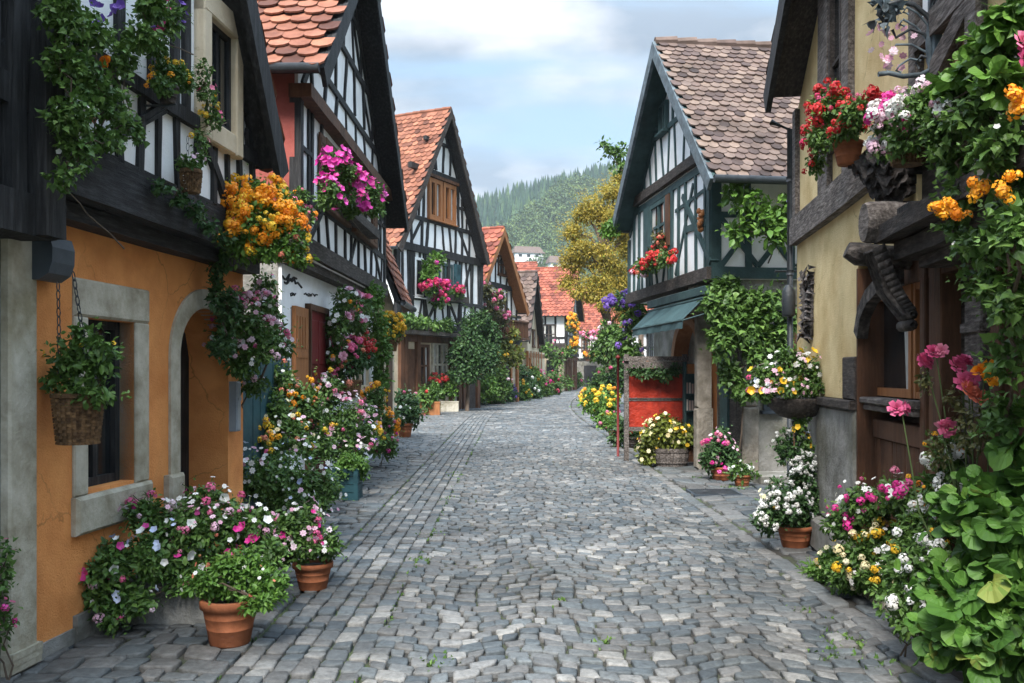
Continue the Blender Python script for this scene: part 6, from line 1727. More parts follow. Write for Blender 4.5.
# third house
cl = [CW(A3, *q) for q in ((432, 288, .5, 10, 7), (444, 290, .5, 10, 7), (456, 292, .5, 8, 6), (440, 300, .5, 10, 6))]
t = climber('window_box', 'window box with crimson flowers on the steep black and white gable house', A3.P(A3.u(443), .3, 4.5), cl, 'kite', .16, 'leaf_mid', [('cluster', 'petal_crimson', .24, 90, {'patch': 22}), ('cluster', 'petal_hotpink', .2, 24)], cat='window box', r=.015)
m = MB(); m.fbox(A3, A3.u(431), A3.u(459), .12, .5, 4.5, 4.75); m.build('box', 'timber_dark', t)
cl = [CW(A3, *q) for q in ((430, 268, .3, 9, 9), (437, 258, .3, 8, 8), (426, 278, .3, 8, 8))]
climber('climbing_plant', 'pale green shoots climbing above the crimson window box', A3.P(A3.u(431), .3, 4.75), cl, 'kite', .2, 'leaf_bright', [('cluster', 'petal_magenta', .2, 4)], r=.015)
cl = [CW(A3, *q) for q in ((408, 320, .5, 10, 6), (422, 323, .55, 12, 6), (436, 324, .55, 10, 6), (448, 326, .5, 10, 6))]
climber('ledge_vine', 'green vine lying along the ledge over the ground floor windows', A3.P(1.5, .4, 3.2), cl, 'kite', .18, 'leaf_mid', [], r=.015)
cl = [C(470, 343, 36.6, 20, 20), C(482, 358, 36.6, 18, 18), C(460, 358, 36.6, 16, 16), C(473, 322, 36.9, 15, 14), C(490, 340, 37.2, 13, 14), C(468, 372, 36.4, 18, 12), C(486, 328, 37.2, 10, 10)]
t = thing('tree', 'small dense dark green tree standing before the gable houses on the left', 'tree', G(467, 411))
plant_parts(t, cl, 'kite', .17, 'leaf_dark', 1.5, 8, (), name='crown')
m = MB(); g_ = Vector(G(467, 411)); m.tube([g_, g_ + Vector((.05, 0, .8)), g_ + Vector((0, 0, 1.6)), Vector(cl[0][0])], [.09, .075, .06, .03], 8)
for q in cl[1:5]: m.tube([g_ + Vector((0, 0, 1.4)), (Vector(q[0]) + g_ + Vector((0, 0, 1.4))) / 2 + Vector((0, 0, .2)), Vector(q[0])], [.05, .035, .02], 6)
m.build('trunk', 'bark', t, True)
p = A3.P(A3.u(439, .2), .2, .85)
t = climber('window_box', 'ground floor window box of red geraniums beside the dark tree', p, [CW(A3, 436, 380, .25, 6, 5), CW(A3, 444, 380, .25, 6, 5)], 'kite', .14, 'leaf_dark', [('cluster', 'petal_red', .2, 26)], cat='window box', r=.012)
m = MB(); u_ = A3.u(439, .1); m.fbox(A3, u_ - .6, u_ + .6, -.04, .3, .62, .84); m.build('box', 'timber_dark', t)
for (px, py, w_, hh, mt, lab, col) in ((430, 415, .75, .5, 'timber_orange', 'brown trough planter under the geranium window box', 'leaf_mid'), (447, 411.5, .95, .42, 'stone_pale', 'white trough planter with a green shrub beside the dark tree', 'leaf_bright')):
    b = G(px, py)
    ground_plant('planter', lab, b, [C(px - 3, py - 20, b[1], 7, 8), C(px + 4, py - 24, b[1], 7, 10)], 'kite', .16, col, [], 'planter', lambda t, b=b: box_pot(t, b, w_, .4, hh, mt))
cl = [CW(A4, *q) for q in ((484, 292, .9, 10, 9), (496, 300, .9, 9, 10), (490, 312, .9, 9, 8), (503, 318, .9, 8, 7))]
climber('climbing_rose', 'olive leaved climber with pink flowers across the balcony of orange eaved house', A4.P(2, .6, 3.4), cl, 'kite', .24, 'leaf_olive', [('cluster', 'petal_pink', .26, 16), ('cluster', 'petal_palepink', .24, 12)], r=.02)
cl = [C(503, 345, 45.5, 11, 11), C(513, 356, 46, 9, 10), C(498, 360, 45, 10, 10), (tuple(pt(510, 335, 46)), (.45, .45, .45))]
climber('climbing_plant', 'yellowish green creeper on the ground floor below the pink flowered balcony', (X(505, 45.5), 45.5, 0), cl, 'kite', .22, 'leaf_yellow', [('cluster', 'petal_yellow', .22, 10)], r=.02)

# row of plants along the left edge in the distance
specs = [(478, 405, 9, 'leaf_dark', 'petal_white', 'dark bush with white flowers nearest in the far left row of plants'), (490, 404, 10, 'leaf_mid', 'petal_pink', 'green bush with pink flowers right of the small dark tree'),
         (503, 402.5, 9, 'leaf_dark', 'petal_purple', 'bush with violet flowers in the far row along the left houses'), (515, 401, 9, 'leaf_bright', 'petal_yellow', 'light green bush with yellow specks in the far left row'),
         (527, 399, 8, 'leaf_dark', 'petal_white', 'low dark bush in front of the narrow beige house'), (540, 397, 8, 'leaf_mid', 'petal_hotpink', 'round bush with hot pink flowers at the street bend'), (552, 395, 7, 'leaf_mid', 'petal_crimson', 'small bush with crimson flowers farthest along the left edge')]
for (px, py, r_, lm, pm, lab) in specs:
    b = G(px, py); Yk = b[1]
    ground_plant('flowering_bush', lab, b, [C(px, py - 12, Yk, r_, 12), C(px - r_ * .7, py - 8, Yk, r_ * .8, 9), C(px + r_ * .7, py - 8, Yk + .3, r_ * .8, 9)], 'kite', .2, lm, [('cluster', pm, .2, 22)], 'bush', group='flowering bushes along the far left house fronts')
cl = [C(546, 350, 73.5, 8, 8), C(556, 360, 73.5, 6, 10), C(557, 380, 73.5, 5, 12), C(538, 345, 73.8, 6, 6), C(566, 352, 73.8, 7, 6), C(548, 385, 73, 7, 7), C(568, 384, 74, 5, 6)]
climber('climbing_plant', 'green creeper around the doorway of the broad red roofed house', (X(556, 73.6), 73.6, 0), cl, 'kite', .32, 'leaf_mid', [('cluster', 'petal_pink', .3, 5)], r=.03)
t = climber('hanging_flowers', 'orange flowers hanging at the street corner of the broad red roofed house', pt(574, 330, 74), [C(573, 325, 74, 5, 10), C(575, 345, 74, 4, 8)], 'kite', .28, 'leaf_yellow', [('cluster', 'petal_orange', .4, 44), ('cluster', 'petal_yellow', .3, 14)], cat='hanging flowers', r=.02)

# more greenery along the far left fronts
for (px, py, Y_, r_, lm, fl, lab) in ((424, 398, 33.5, 9, 'leaf_mid', [('cluster', 'petal_red', .14, 6)], 'green bush with few red flowers before the brown door of the steep gable house'),
        (500, 378, 44.5, 10, 'leaf_mid', [('cluster', 'petal_palepink', .18, 8)], 'tall green bush against the fourth gable house'), (520, 372, 52, 8, 'leaf_dark', [], 'dark climber bush at the corner of the orange eaved house'),
        (533, 376, 56, 7, 'leaf_bright', [('cluster', 'petal_yellow', .2, 10)], 'bright bush against the wall of the narrow beige house'), (486, 382, 42, 9, 'leaf_bright', [], 'light green bush right of the small dark tree trunk')):
    ground_plant('bush', lab, (X(px, Y_), Y_, 0), [C(px, py, Y_, r_, r_ * 1.2), C(px + r_ * .5, py + r_, Y_, r_ * .8, r_), C(px - r_ * .6, py + r_, Y_, r_ * .7, r_)], 'kite', .18, lm, fl, 'bush')

# ------------------------------------------------------------------ plants on the right
b = G(795, 547); Yq = b[1]
cl = [C(784, 505, Yq - .05, 24, 24), C(806, 502, Yq + .05, 18, 28), C(770, 520, Yq - .1, 17, 14), C(800, 472, Yq + .1, 15, 22), C(786, 448, Yq + .1, 11, 16), C(812, 520, Yq, 14, 18)]
ground_plant('potted_plant', 'terracotta pot with tall white flowering plant below the raised flower basin', b, cl, 'oval', .05, 'leaf_dark', [('cluster', 'petal_white', .055, 150, {'on': [0, 2, 3, 4], 'patch': 34}), ('daisy', 'petal_cream', 0.043, 15), ('cluster', 'petal_yellow', .05, 3, {'on': [2]})], 'potted plant', lambda t: round_pot(t, b, .165, .2))
b2 = G(814, 546)
t = thing('flower_pot', 'small terracotta pot tucked behind the white flowering pot', 'flower pot', b2)
round_pot(t, b2, .085, .15)
plant_parts(t, [C(816, 515, b2[1], 9, 14)], 'oval', .05, 'leaf_dark')
Ys = 8.4; c = pt(797, 398, Ys)
t = thing('pedestal_planter', 'flower basin on a slim iron stand with yellow and pink flowers by yellow wall', 'planter', (c.x, Ys, 0))
m = MB(); m.lathe((c.x, Ys, 0), [(.15, 0), (.15, .02), (.03, .05), (.02, .1), (.02, 1.0), (.05, c.z - .22), (.03, c.z - .2)], 14); m.build('stand', 'iron', t, True)
m = MB(); m.lathe((c.x, Ys, c.z - .2), [(.05, 0), (.16, .03), (.24, .1), (.27, .17), (.28, .2), (.26, .2), (.2, .15)], 22); m.build('basin', 'timber_dark', t, True)
cl = [C(774, 380, Ys - .05, 24, 16), C(804, 372, Ys, 26, 18), C(790, 358, Ys, 18, 12), C(826, 378, Ys, 18, 14), C(765, 390, Ys, 12, 12), C(795, 390, Ys - .2, 28, 10), C(801, 420, Ys - .1, 7, 16), C(806, 445, Ys - .1, 6, 14)]
plant_parts(t, cl, 'oval', .05, 'leaf_mid', flowers=[('petunia', 'petal_yellow', .075, 34), ('daisy', 'petal_white', 0.047, 57, {'on': [0, 1, 2, 4, 5]}), ('daisy', 'petal_palepink', 0.052, 59, {'on': [0, 1, 4, 5]}), ('cluster', 'petal_pink', .07, 5), ('petunia', 'petal_yellow', .06, 12, {'on': [6, 7]}), ('petunia', 'petal_blue', .05, 6)])

cl = [C(868, 505, 6.35, 26, 20), C(895, 495, 6.05, 22, 18), C(848, 522, 6.5, 20, 18), C(915, 500, 5.8, 18, 16)]
ground_plant('flowering_plant', 'hot pink and white flowers at the foot of the brown plank panel', (X(880, 6.35), 6.75, 0), cl, 'oval', .05, 'leaf_mid', [('daisy', 'petal_white', 0.047, 44), ('cluster', 'petal_hotpink', .065, 34, {'patch': 6}), ('cluster', 'petal_pink', .06, 16), ('cluster', 'petal_orange', .06, 12, {'on': [3]})])
cl = [C(860, 562, 6.3, 26, 22), C(886, 545, 6.2, 24, 20), C(842, 575, 6.4, 14, 14), C(880, 578, 6.1, 22, 16)]
ground_plant('flowering_plant', 'low bush with cream and yellow flowers at the edge of the cobbles', (X(865, 6.3), 6.3, 0), cl, 'oval', .05, 'leaf_mid', [('cluster', 'petal_cream', .075, 30, {'patch': 10}), ('cluster', 'petal_yellow', .075, 26, {'patch': 8}), ('daisy', 'petal_white', 0.043, 18)])
cl = [C(922, 535, 5.3, 26, 24), C(905, 570, 5.3, 26, 22), C(945, 495, 5.1, 20, 22), C(930, 575, 5.1, 20, 26), C(945, 455, 5.1, 16, 20)]
ground_plant('flowering_plant', 'bush with heads of white flowers beside the big leaved plant', (X(922, 5.3), 5.3, 0), cl, 'oval', .05, 'leaf_mid', [('cluster', 'petal_white', .075, 66, {'patch': 26, 'spread': .15}), ('cluster', 'petal_yellow', .05, 8), ('cluster', 'petal_orange', .045, 8, {'on': [2, 4]})])
cl = [C(820, 574, 7.05, 12, 7), C(834, 578, 6.95, 10, 7), C(812, 576, 7.1, 7, 5)]
ground_plant('leafy_clump', 'low fresh green clump without flowers at paving edge left of cream bush', (X(824, 7.05), 7.05, 0), cl, 'thin', .10, 'leaf_bright', [], 'plant', cover=2.2)
cl = [C(1007, 570, 4.32, 46, 48), C(1034, 500, 4.32, 42, 44), C(974, 615, 4.28, 36, 34), C(1044, 610, 4.19, 44, 40), C(992, 520, 4.37, 30, 34), C(1052, 560, 4.19, 40, 50), C(1007, 645, 4.14, 36, 22), C(1057, 660, 4.00, 36, 26), C(957, 640, 4.32, 18, 18), C(1042, 445, 4.28, 26, 26)]
ground_plant('broad_leaved_plant', 'large bright green plant with big round scalloped leaves in the right foreground', (X(990, 4.3), 4.3, 0), cl, 'broad', .12, 'leaf_pumpkin', [], 'plant', cover=1.2, fill=.45, wisp=16, droop=.55, upn=.35, sub=6)
m = MB(); F_ = [G(835, 590), G(862, 596), G(885, 612), G(905, 632), G(930, 655)]
for i, (p, q) in enumerate(zip(F_[:-1], F_[1:])):
    p, q = Vector(p), Vector(q); d = (q - p); nn = Vector((d.y, -d.x, 0)).normalized() * .08
    p2, q2 = p + d * .03, q - d * .03
    if nn.x < 0: nn = -nn
    zz = .05 + R.uniform(0, .02)
    m.hexa([p2, q2, q2 + nn, p2 + nn, p2 + Vector((0, 0, zz)), q2 + Vector((0, 0, zz)), q2 + nn + Vector((0, 0, zz)), p2 + nn + Vector((0, 0, zz))])
tag(m.build('bed_kerb', 'stone_pale'), 'pale flat edging stones along the right hand flower bed', 'kerb', kind='structure')
m = MB(); F2 = [(p[0], p[1], .02) for p in F_] + [(p[0] + .75, p[1] + .15, .02) for p in reversed(F_)]
m.add(F2, [tuple(range(len(F2)))]); tag(m.build('flower_bed_soil', 'soil'), kind='structure')

cl = [C(838, 560, 6.75, 16, 14), C(826, 572, 6.9, 14, 10), C(852, 585, 6.5, 16, 12)]
ground_plant('flowering_plant', 'small green plant with few yellow blooms at the tip of the right hand bed', (X(838, 6.75), 6.75, 0), cl, 'oval', .045, 'leaf_bright', [('cluster', 'petal_yellow', .06, 7), ('daisy', 'petal_cream', .045, 10)])
cl = [C(900, 600, 5.0, 20, 18), C(918, 560, 5.0, 18, 22), C(912, 620, 4.9, 16, 14)]
ground_plant('flowering_plant', 'low plant with flat white flower heads under the big round leaves', (X(905, 5.0), 5.0, 0), cl, 'oval', .05, 'leaf_mid', [('cluster', 'petal_white', .06, 34, {'patch': 12, 'spread': .15})])

# great vine over the right hand edge
cl = [CW(E1, *q) for q in ((1000, 55, .22, 26, 26), (980, 115, .22, 30, 26), (955, 150, .20, 24, 22), (1012, 165, .22, 32, 36), (965, 195, .18, 24, 24), (1000, 235, .2, 28, 32), (985, 285, .05, 20, 26), (1015, 300, .15, 24, 36), (1012, 360, .1, 20, 36), (1002, 420, .0, 20, 28), (940, 115, .2, 18, 15), (1022, 15, .2, 24, 24), (1000, 140, .3, 24, 26), (975, 245, .12, 20, 24), (1020, 230, .3, 22, 30), (955, 225, .15, 13, 16), (960, 85, .2, 16, 14))]
t = climber('climbing_vine', 'huge leafy green vine hanging over the right side of yellow house', E1.P(.5, .0, .2), cl, 'ivy', .058, 'leaf_mid', [('petunia', 'petal_white', .03, 16)], k=1, r=.010, cover=.95, cap=12000, wisp=16)
it = []
for (px, py, k, s_, mt) in ((938, 210, 9, .02, 'petal_orange'), (948, 205, 5, .016, 'petal_orange'), (980, 192, 7, .02, 'petal_orange'), (1003, 194, 5, .018, 'petal_orange'), (960, 214, 4, .012, 'petal_orange'), (1018, 98, 10, .022, 'petal_orange'), (1012, 173, 4, .015, 'petal_orange')):
    p = E1.px(px, py, .36); q = E1.P(p[0], .36, p[1]); it += flowers_at([q], s_, k, .055, 'cluster', mt)
p = E1.px(1022, 48, .36); it += flowers_at([E1.P(p[0], .36, p[1])], .015, 3, .09, 'rose', 'petal_pink')
bloom_at(t, it)
cl = [CW(E1, *q) for q in ((968, 70, .26, 13, 11), (950, 88, .26, 12, 10), (985, 45, .26, 14, 12), (1005, 22, .26, 14, 12), (935, 100, .24, 9, 8), (1000, 80, .34, 14, 12))]
climber('climbing_hop', 'fresh light green shoots running up the slanting grey beam above the dark vine', E1.P(.8, .2, 3.0), cl, 'broad', .075, 'leaf_bright', [], r=.006, cover=1.0)

# garden roses with long stems
heads = [((924, 358), 3, 'petal_pink'), ((936, 352), 2, 'petal_pink'), ((902, 411), 2, 'petal_pink'), ((942, 427), 3, 'petal_pink'), ((962, 366), 3, 'petal_pink'), ((985, 368), 3, 'petal_orange'), ((972, 390), 3, 'petal_salmon'), ((990, 378), 2, 'petal_orange'), ((968, 380), 2, 'petal_pink')]
b = Vector((X(950, 4.95), 4.95, 0))
t = thing('rose_bush', 'tall garden rose with big pink and salmon blooms before the brown wooden bay', 'rose bush', b)
it = []; m = MB()
for (px, py), k, mt in heads:
    Yk = 4.95 - (px - 930) * .006; p = pt(px, py, Yk)
    it += flowers_at([p], .016, k, .095, 'rose', mt)
    mid = (b + p) / 2 + Vector((R.uniform(-.03, .12), R.uniform(-.05, .05), .12))
    m.tube([b + Vector((R.uniform(0, .12), R.uniform(-.05, .05), 0)), b * .7 + p * .3 + Vector((.08, 0, .05)), mid, p - Vector((0, 0, .01))], [.006, .0055, .005, .0035], 5)
bloom_at(t, it); m.build('stems', 'stem_green', t)
cl = [C(940, 450, 4.95, 14, 18), C(968, 420, 4.7, 16, 22), C(955, 400, 4.8, 9, 18), C(925, 385, 5.0, 5, 16), C(985, 440, 4.6, 16, 22)]
m = MB(); leaves(m, cl, 'oval', .04, .5, 5); m.build('foliage', 'leaf_olive', t)

# pots hung on the yellow house
c = CW(E1, 848, 165, .33, 10)[0]
t = thing('hanging_pot', 'hanging terracotta pot overflowing with red geraniums on the yellow house', 'hanging pot', c)
round_pot(t, c, .10, .15)
cl = [CW(E1, *q) for q in ((836, 112, .34, 22, 18), (860, 110, .34, 18, 16), (820, 138, .34, 13, 20), (845, 130, .36, 22, 14), (826, 98, .3, 14, 12), (816, 165, .34, 8, 12))]
plant_parts(t, cl, 'oval', .045, 'leaf_mid', flowers=[('cluster', 'petal_red', .075, 120, {'patch': 26, 'spread': .2}), ('cluster', 'petal_crimson', .06, 26), ('cluster', 'petal_pink', .05, 5)])
m = MB(); cv = Vector(c); m.tube([cv + Vector((.28, 0, -.03)), cv + Vector((0, 0, -.015))], .012, 6); m.build('bracket', 'iron', t)
cl = [CW(E1, *q) for q in ((888, 122, .34, 16, 18), (912, 115, .34, 20, 16), (935, 125, .30, 16, 16), (884, 148, .34, 11, 14), (905, 145, .34, 18, 14), (915, 98, .3, 14, 8))]
t = climber('flower_basket', 'basket of hot pink and white flowers between red geraniums and the dark vine', CW(E1, 905, 160, .33, 10)[0], cl, 'oval', .04, 'leaf_mid',
            [('cluster', 'petal_hotpink', .075, 34, {'on': [0], 'patch': 7}), ('cluster', 'petal_palepink', .07, 60, {'patch': 13, 'spread': .2}), ('cluster', 'petal_white', .07, 50, {'patch': 12, 'spread': .2})], cat='hanging basket', r=.004)
c = CW(E1, 908, 165, .30, 10)[0]; basket(t, c, .1, .13)

# green timbered house
cl = [C(733, 302, 13.5, 24, 20), C(765, 308, 13.4, 26, 20), C(745, 330, 13.4, 28, 22), C(778, 338, 13.4, 18, 18), C(722, 340, 13.3, 15, 24), C(714, 306, 13.3, 12, 18), C(730, 376, 13.5, 14, 18), C(745, 392, 13.5, 14, 12), C(760, 355, 13.3, 18, 14), C(725, 285, 13.6, 16, 10), C(785, 315, 13.5, 12, 20)]
climber('climbing_vine', 'large bushy green vine covering the ground floor corner of the green timbered house', (X(738, 13.75), 13.75, 0), cl, 'ivy', .105, 'leaf_mid', [('petunia', 'petal_purple', .14, 5, {'on': [3, 10]})], r=.015, k=1)
cl = [C(745, 203, 13.05, 18, 16), C(765, 220, 13.05, 20, 17), C(734, 190, 13.05, 9, 9), C(776, 236, 13.05, 14, 12), C(740, 228, 13.05, 12, 14), C(785, 210, 13.05, 10, 10)]
t = climber('creeper', 'bright green leafy creeper with a violet bloom on the X braced wall', E2s.P(.9, .05, 3.3), cl, 'oval', .15, 'leaf_bright', [], r=.012, cover=1.0)
bloom_at(t, flowers_at([pt(790, 204, 12.95), pt(793, 210, 12.95)], .05, 4, .12, 'petunia', 'petal_purple'))
cl = [CW(E2, *q) for q in ((645, 266, .35, 9, 7), (656, 262, .35, 10, 8), (666, 258, .35, 8, 7), (640, 272, .3, 6, 5))]
t = climber('window_box', 'window box of red flowers on the facade of the green timbered house', E2.P(E2.u(657), .3, 3.6), cl, 'oval', .09, 'leaf_mid', [('cluster', 'petal_red', .12, 60, {'patch': 16}), ('cluster', 'petal_salmon', .10, 10), ('cluster', 'petal_palepink', .12, 8, {'on': [3]})], cat='window box')
m = MB(); m.fbox(E2, E2.u(672), E2.u(645), .1, .3, 3.52, 3.70); m.build('box', 'timber_green', t)
cl = [CW(E2, *q) for q in ((660, 240, .12, 6, 9), (655, 250, .12, 5, 6), (663, 250, .12, 5, 6))]
climber('wreath_plant', 'reddish trailing plant hanging above the red window box', E2.P(E2.u(659), .12, 4.3), cl, 'oval', .08, 'leaf_olive', [('cluster', 'petal_red', .08, 10), ('cluster', 'petal_salmon', .08, 8)], cat='trailing plant', r=.006)
cl = [C(633, 318, 19.6, 12, 18), C(624, 340, 19.6, 11, 16), C(620, 302, 19.7, 9, 10), C(640, 300, 19.6, 9, 10), C(632, 350, 19.5, 12, 12), C(644, 318, 19.5, 8, 10)]
climber('climbing_vine', 'green climber with violet flower clusters at far corner of the green timbered house', (X(630, 19.8), 19.8, 0), cl, 'oval', .13, 'leaf_mid', [('cluster', 'petal_purple', .2, 34, {'on': [0, 2], 'patch': 5}), ('cluster', 'petal_purple', .16, 10)], r=.02)
cl = [(tuple(E2.P(fa[0] - .0, .55, fa[1] - .12)), (.16, .2, .13)), (tuple(E2.P(fa[0] - .1, .45, fa[1] + .05)), (.12, .16, .09))]
E2fa = E2.px(613, 227, .38)
cl = [(tuple(E2.P(E2fa[0] - .15, .5, E2fa[1] - .12)), (.18, .2, .13)), (tuple(E2.P(E2fa[0] - .05, .4, E2fa[1] + .05)), (.14, .16, .09))]
climber('creeper', 'tuft of pale leaves sprouting at the lower tip of the green eaves', E2.P(E2fa[0], .1, E2fa[1] - .2), cl, 'oval', .10, 'leaf_bright', [], r=.008)
m = MB(); mm = [CW(E2, 680, 335, -.2, 16, 8), CW(E2, 665, 340, -.2, 14, 8)]

# potted plants on the right
b = G(721, 480)
ground_plant('potted_plant', 'terracotta pot with dark leaves and pink flowers in front of the corner stones', b, [C(720, 452, b[1], 18, 16), C(712, 462, b[1], 12, 12), C(730, 458, b[1], 12, 14), C(722, 438, b[1], 12, 10)], 'oval', .07, 'leaf_dark', [('cluster', 'petal_pink', .08, 12, {'patch': 5}), ('cluster', 'petal_hotpink', .09, 6, {'patch': 2}), ('daisy', 'petal_palepink', 0.060, 28)], 'potted plant', lambda t: round_pot(t, b, .17, .2))
b10 = G(671, 466)
def tub(t):
    m = MB(); k = 16
    for i in range(k):
        a = 2 * math.pi * i / k; a2 = 2 * math.pi * (i + .93) / k
        for_ = []
        for (r, z) in ((.25, 0), (.29, .16), (.29, .17), (.28, .31)):
            for q in (a, a2): for_.append((b10[0] + r * math.cos(q) * 1.05, b10[1] + r * math.sin(q) * .8, z))
        m.add(for_, [(0, 1, 3, 2), (2, 3, 5, 4), (4, 5, 7, 6)], R.random())
    for z in (.06, .24): m.lathe((b10[0], b10[1], z), [(.275 + z * .09, 0), (.28 + z * .09, .03)], 20, sx=1.05, sy=.8)
    p = m.build('tub', 'timber_grey', t)
    MB().lathe((b10[0], b10[1], .26), [(.26, 0), (.1, .01), (.001, .012)], 14, sx=1.05, sy=.8).build('soil', 'soil', p)
ground_plant('planter', 'weathered wooden tub with yellow green leaves and cream flowers before the red stall', b10, [C(664, 435, b10[1], 22, 16), C(650, 445, b10[1] + .1, 12, 16), C(680, 438, b10[1], 14, 14), C(662, 424, b10[1], 14, 10), C(646, 455, b10[1], 8, 12)], 'oval', .10, 'leaf_yellow', [('daisy', 'petal_cream', 0.077, 52), ('daisy', 'petal_yellow', 0.069, 31)], 'planter', tub)
b11 = G(686, 461)
ground_plant('planter', 'brown wooden box with a dark bush beside the stone pillar', b11, [C(686, 428, b11[1], 13, 14), C(694, 436, b11[1] - .3, 9, 10), C(680, 436, b11[1], 9, 9)], 'oval', .10, 'leaf_dark', [], 'planter', lambda t: box_pot(t, b11, .62, .4, .36, 'timber_brown', planks=3))
b12 = G(632, 447)
ground_plant('potted_plant', 'dark bushy plant with a few red flowers at the foot of red pole', b12, [C(630, 430, b12[1], 15, 13), C(620, 438, b12[1], 11, 10), C(643, 434, b12[1], 12, 11)], 'oval', .1, 'leaf_dark', [('cluster', 'petal_red', .1, 5), ('daisy', 'petal_white', 0.069, 10)], 'potted plant', lambda t: round_pot(t, b12, .2, .22, 'timber_dark'))
for (px, py, lm, fl, lab) in ((648, 458, 'leaf_mid', [('cluster', 'petal_red', .09, 8)], 'green pot plant with red flowers left of the weathered wooden tub'), (613, 437, 'leaf_bright', [('cluster', 'petal_pink', .1, 8)], 'small green pot plant with pink flowers left of the red pole'), (742, 486, 'leaf_mid', [('daisy', 'petal_white', .06, 14)], 'low pot plant with white flowers right of the pink flowered pot')):
    bb = G(px, py)
    ground_plant('potted_plant', lab, bb, [C(px, py - 17, bb[1], 10, 9), C(px - 6, py - 12, bb[1], 7, 7), C(px + 7, py - 13, bb[1], 7, 7)], 'oval', .07, lm, fl, 'potted plant', lambda t, bb=bb: round_pot(t, bb, .13, .16))
b13 = G(600, 428)
ground_plant('flowering_shrub', 'green shrub topped with golden flowers beyond the red pole', b13, [C(600, 407, b13[1], 14, 12), C(590, 402, b13[1] + .5, 10, 10), C(608, 398, b13[1] + .5, 10, 9), C(606, 416, b13[1], 10, 9)], 'kite', .14, 'leaf_bright', [('cluster', 'petal_yellow', .16, 40, {'zlo': .1}), ('cluster', 'petal_orange', .13, 10, {'zlo': .1})])
for (px, py, Y_, r_, lm, fl, lab) in ((603, 378, 44, 12, 'leaf_mid', [], 'green bush in front of the end house below the hanging tree'), (618, 372, 36, 13, 'leaf_dark', [('cluster', 'petal_pink', .2, 8)], 'dark bush with pink specks right of the end house door'), (612, 340, 36, 16, 'leaf_mid', [('cluster', 'petal_palepink', .22, 10)], 'tall bush with pale pink blooms under the yellow tree'), (575, 378, 84, 7, 'leaf_mid', [('cluster', 'petal_pink', .4, 10)], 'far green bush at the end of the street before the corner house'), (589, 398, 50, 7, 'leaf_yellow', [('cluster', 'petal_orange', .2, 24)], 'low bush of orange flowers at the far bend')):
    ground_plant('bush', lab, (X(px, Y_), Y_, 0), [C(px, py, Y_, r_, r_), C(px + r_ * .6, py + r_ * .7, Y_, r_ * .8, r_ * .9), C(px - r_ * .5, py + r_ * .7, Y_, r_ * .7, r_ * .8)], 'kite', .2, lm, fl, 'bush')
for (px, py, mt, lab) in ((597, 336, 'petal_pink', 'pink flower box under the upper windows of end house'), (600, 356, 'petal_orange', 'orange flower box over the ground floor of end house')):
    p = pt(px, py, 95); t = thing('flower_box', lab, 'flower box', p)
    MB().box(p.x - 1.5, p.x + 1.5, 95.1, 95.6, p.z - .5, p.z - .1).build('box', 'timber_brown', t)
    plant_parts(t, [((p.x - .8, 95.2, p.z), (.8, .4, .45)), ((p.x + .8, 95.2, p.z), (.8, .4, .5))], 'kite', .35, 'leaf_mid', flowers=[('cluster', mt, .45, 40)])

# large yellowing tree
Yt = 38.0; base = Vector((X(612, Yt), Yt, 0))
t = thing('tree', 'large yellowing tree with drooping sprays behind the green timbered house', 'tree', base)
cl = [C(*q) for q in ((596, 208, Yt, 20, 16), (576, 232, Yt, 17, 14), (604, 258, Yt, 26, 20), (572, 262, Yt, 15, 13), (614, 222, Yt, 24, 22), (588, 292, Yt - .6, 20, 13), (607, 300, Yt - .9, 18, 13), (616, 280, Yt + .5, 22, 24), (610, 190, Yt, 13, 12), (630, 240, Yt + 1, 24, 30), (626, 196, Yt + 1, 14, 16), (568, 284, Yt, 10, 12), (598, 282, Yt - .5, 18, 14), (584, 215, Yt, 14, 10), (618, 178, Yt + .5, 8, 9), (580, 250, Yt - .5, 18, 12), (622, 312, Yt, 14, 12))]
m = MB(); cl2 = [(c_, tuple(np.array(r_) * .95)) for c_, r_ in cl]; leaves(m, cl2, 'kite', .12, .72, 12, 160000, .8, .2, .5, 80); m.build('crown', 'leaf_larch', t)
m = MB(); m.tube([base, base + Vector((-.1, 0, 2.5)), base + Vector((-.3, 0, 5)), base + Vector((-.4, 0, 7.6))], [.26, .2, .14, .05], 10)
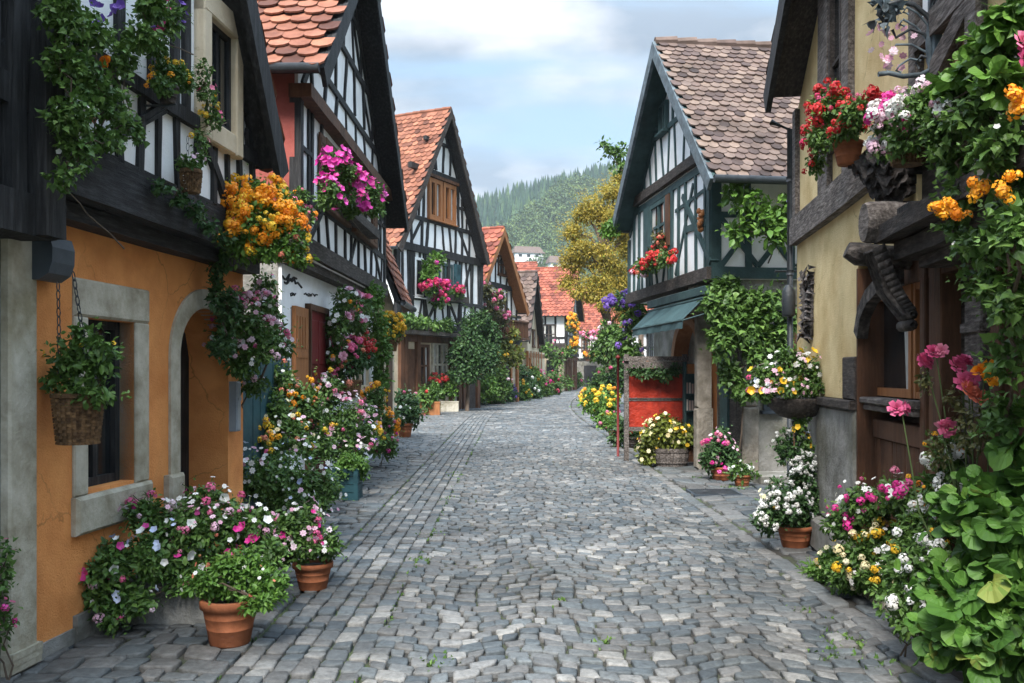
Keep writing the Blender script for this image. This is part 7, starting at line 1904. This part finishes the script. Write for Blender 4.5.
for q in cl: 
    q0 = base + Vector((-.25, 0, min(6.5, max(2.2, q[0][2] - 1.2)))); q1 = Vector(q[0]); m.tube([q0, (q0 + q1) / 2 + Vector((0, 0, .35)), q1], [.09, .055, .02], 6)
m.build('trunk', 'bark', t, True)
Yl = 26.0
cl = [C(612, 152, Yl, 10, 7), C(605, 146, Yl, 6, 4), C(618, 165, Yl, 8, 9), C(622, 150, Yl, 8, 6)]
t = thing('young_tree', 'thin light green branch tips rising above the yellow tree next to green eaves', 'tree', (X(640, Yl), Yl, 0))
m = MB(); leaves(m, cl, 'oval', .17, .7, 6, fill=.2); m.build('crown', 'leaf_mid', t)
m = MB(); q0 = Vector((X(640, Yl), Yl, 0)); m.tube([q0, q0 + Vector((.05, 0, 4)), pt(628, 185, Yl), pt(612, 152, Yl)], [.1, .07, .04, .012], 7); m.tube([pt(628, 185, Yl), pt(622, 150, Yl)], [.03, .01], 5); m.tube([pt(620, 168, Yl), pt(603, 146, Yl)], [.02, .006], 5)
m.build('trunk', 'bark', t, True)
# small pink flowers at the very left edge
b = (X(4, 4.6), 4.62, 0)
ground_plant('flowering_plant', 'thin stems with pink flowers at the left edge before the stone pier', b, [C(4, 560, 4.6, 8, 20), C(-4, 590, 4.6, 12, 20), C(2, 625, 4.6, 10, 24)], 'oval', .04, 'leaf_mid', [('daisy', 'petal_pink', 0.034, 15), ('cluster', 'petal_hotpink', .04, 5)], cover=.7)

# ------------------------------------------------------------------ air: a closed box of thin haze round the whole scene
mz = bpy.data.materials.new('haze'); mz.use_nodes = True; MATS['haze'] = mz
tz = mz.node_tree; tz.nodes.clear()
oz = tz.nodes.new('ShaderNodeOutputMaterial'); vz = tz.nodes.new('ShaderNodeVolumePrincipled')
vz.inputs['Color'].default_value = (.80, .88, .97, 1); vz.inputs['Density'].default_value = HAZE
tz.links.new(vz.outputs[0], oz.inputs['Volume'])
hz = MB().box(-960, 960, -90, 1210, -1.2, 235).build('haze', 'haze')
tag(hz, kind='stuff')
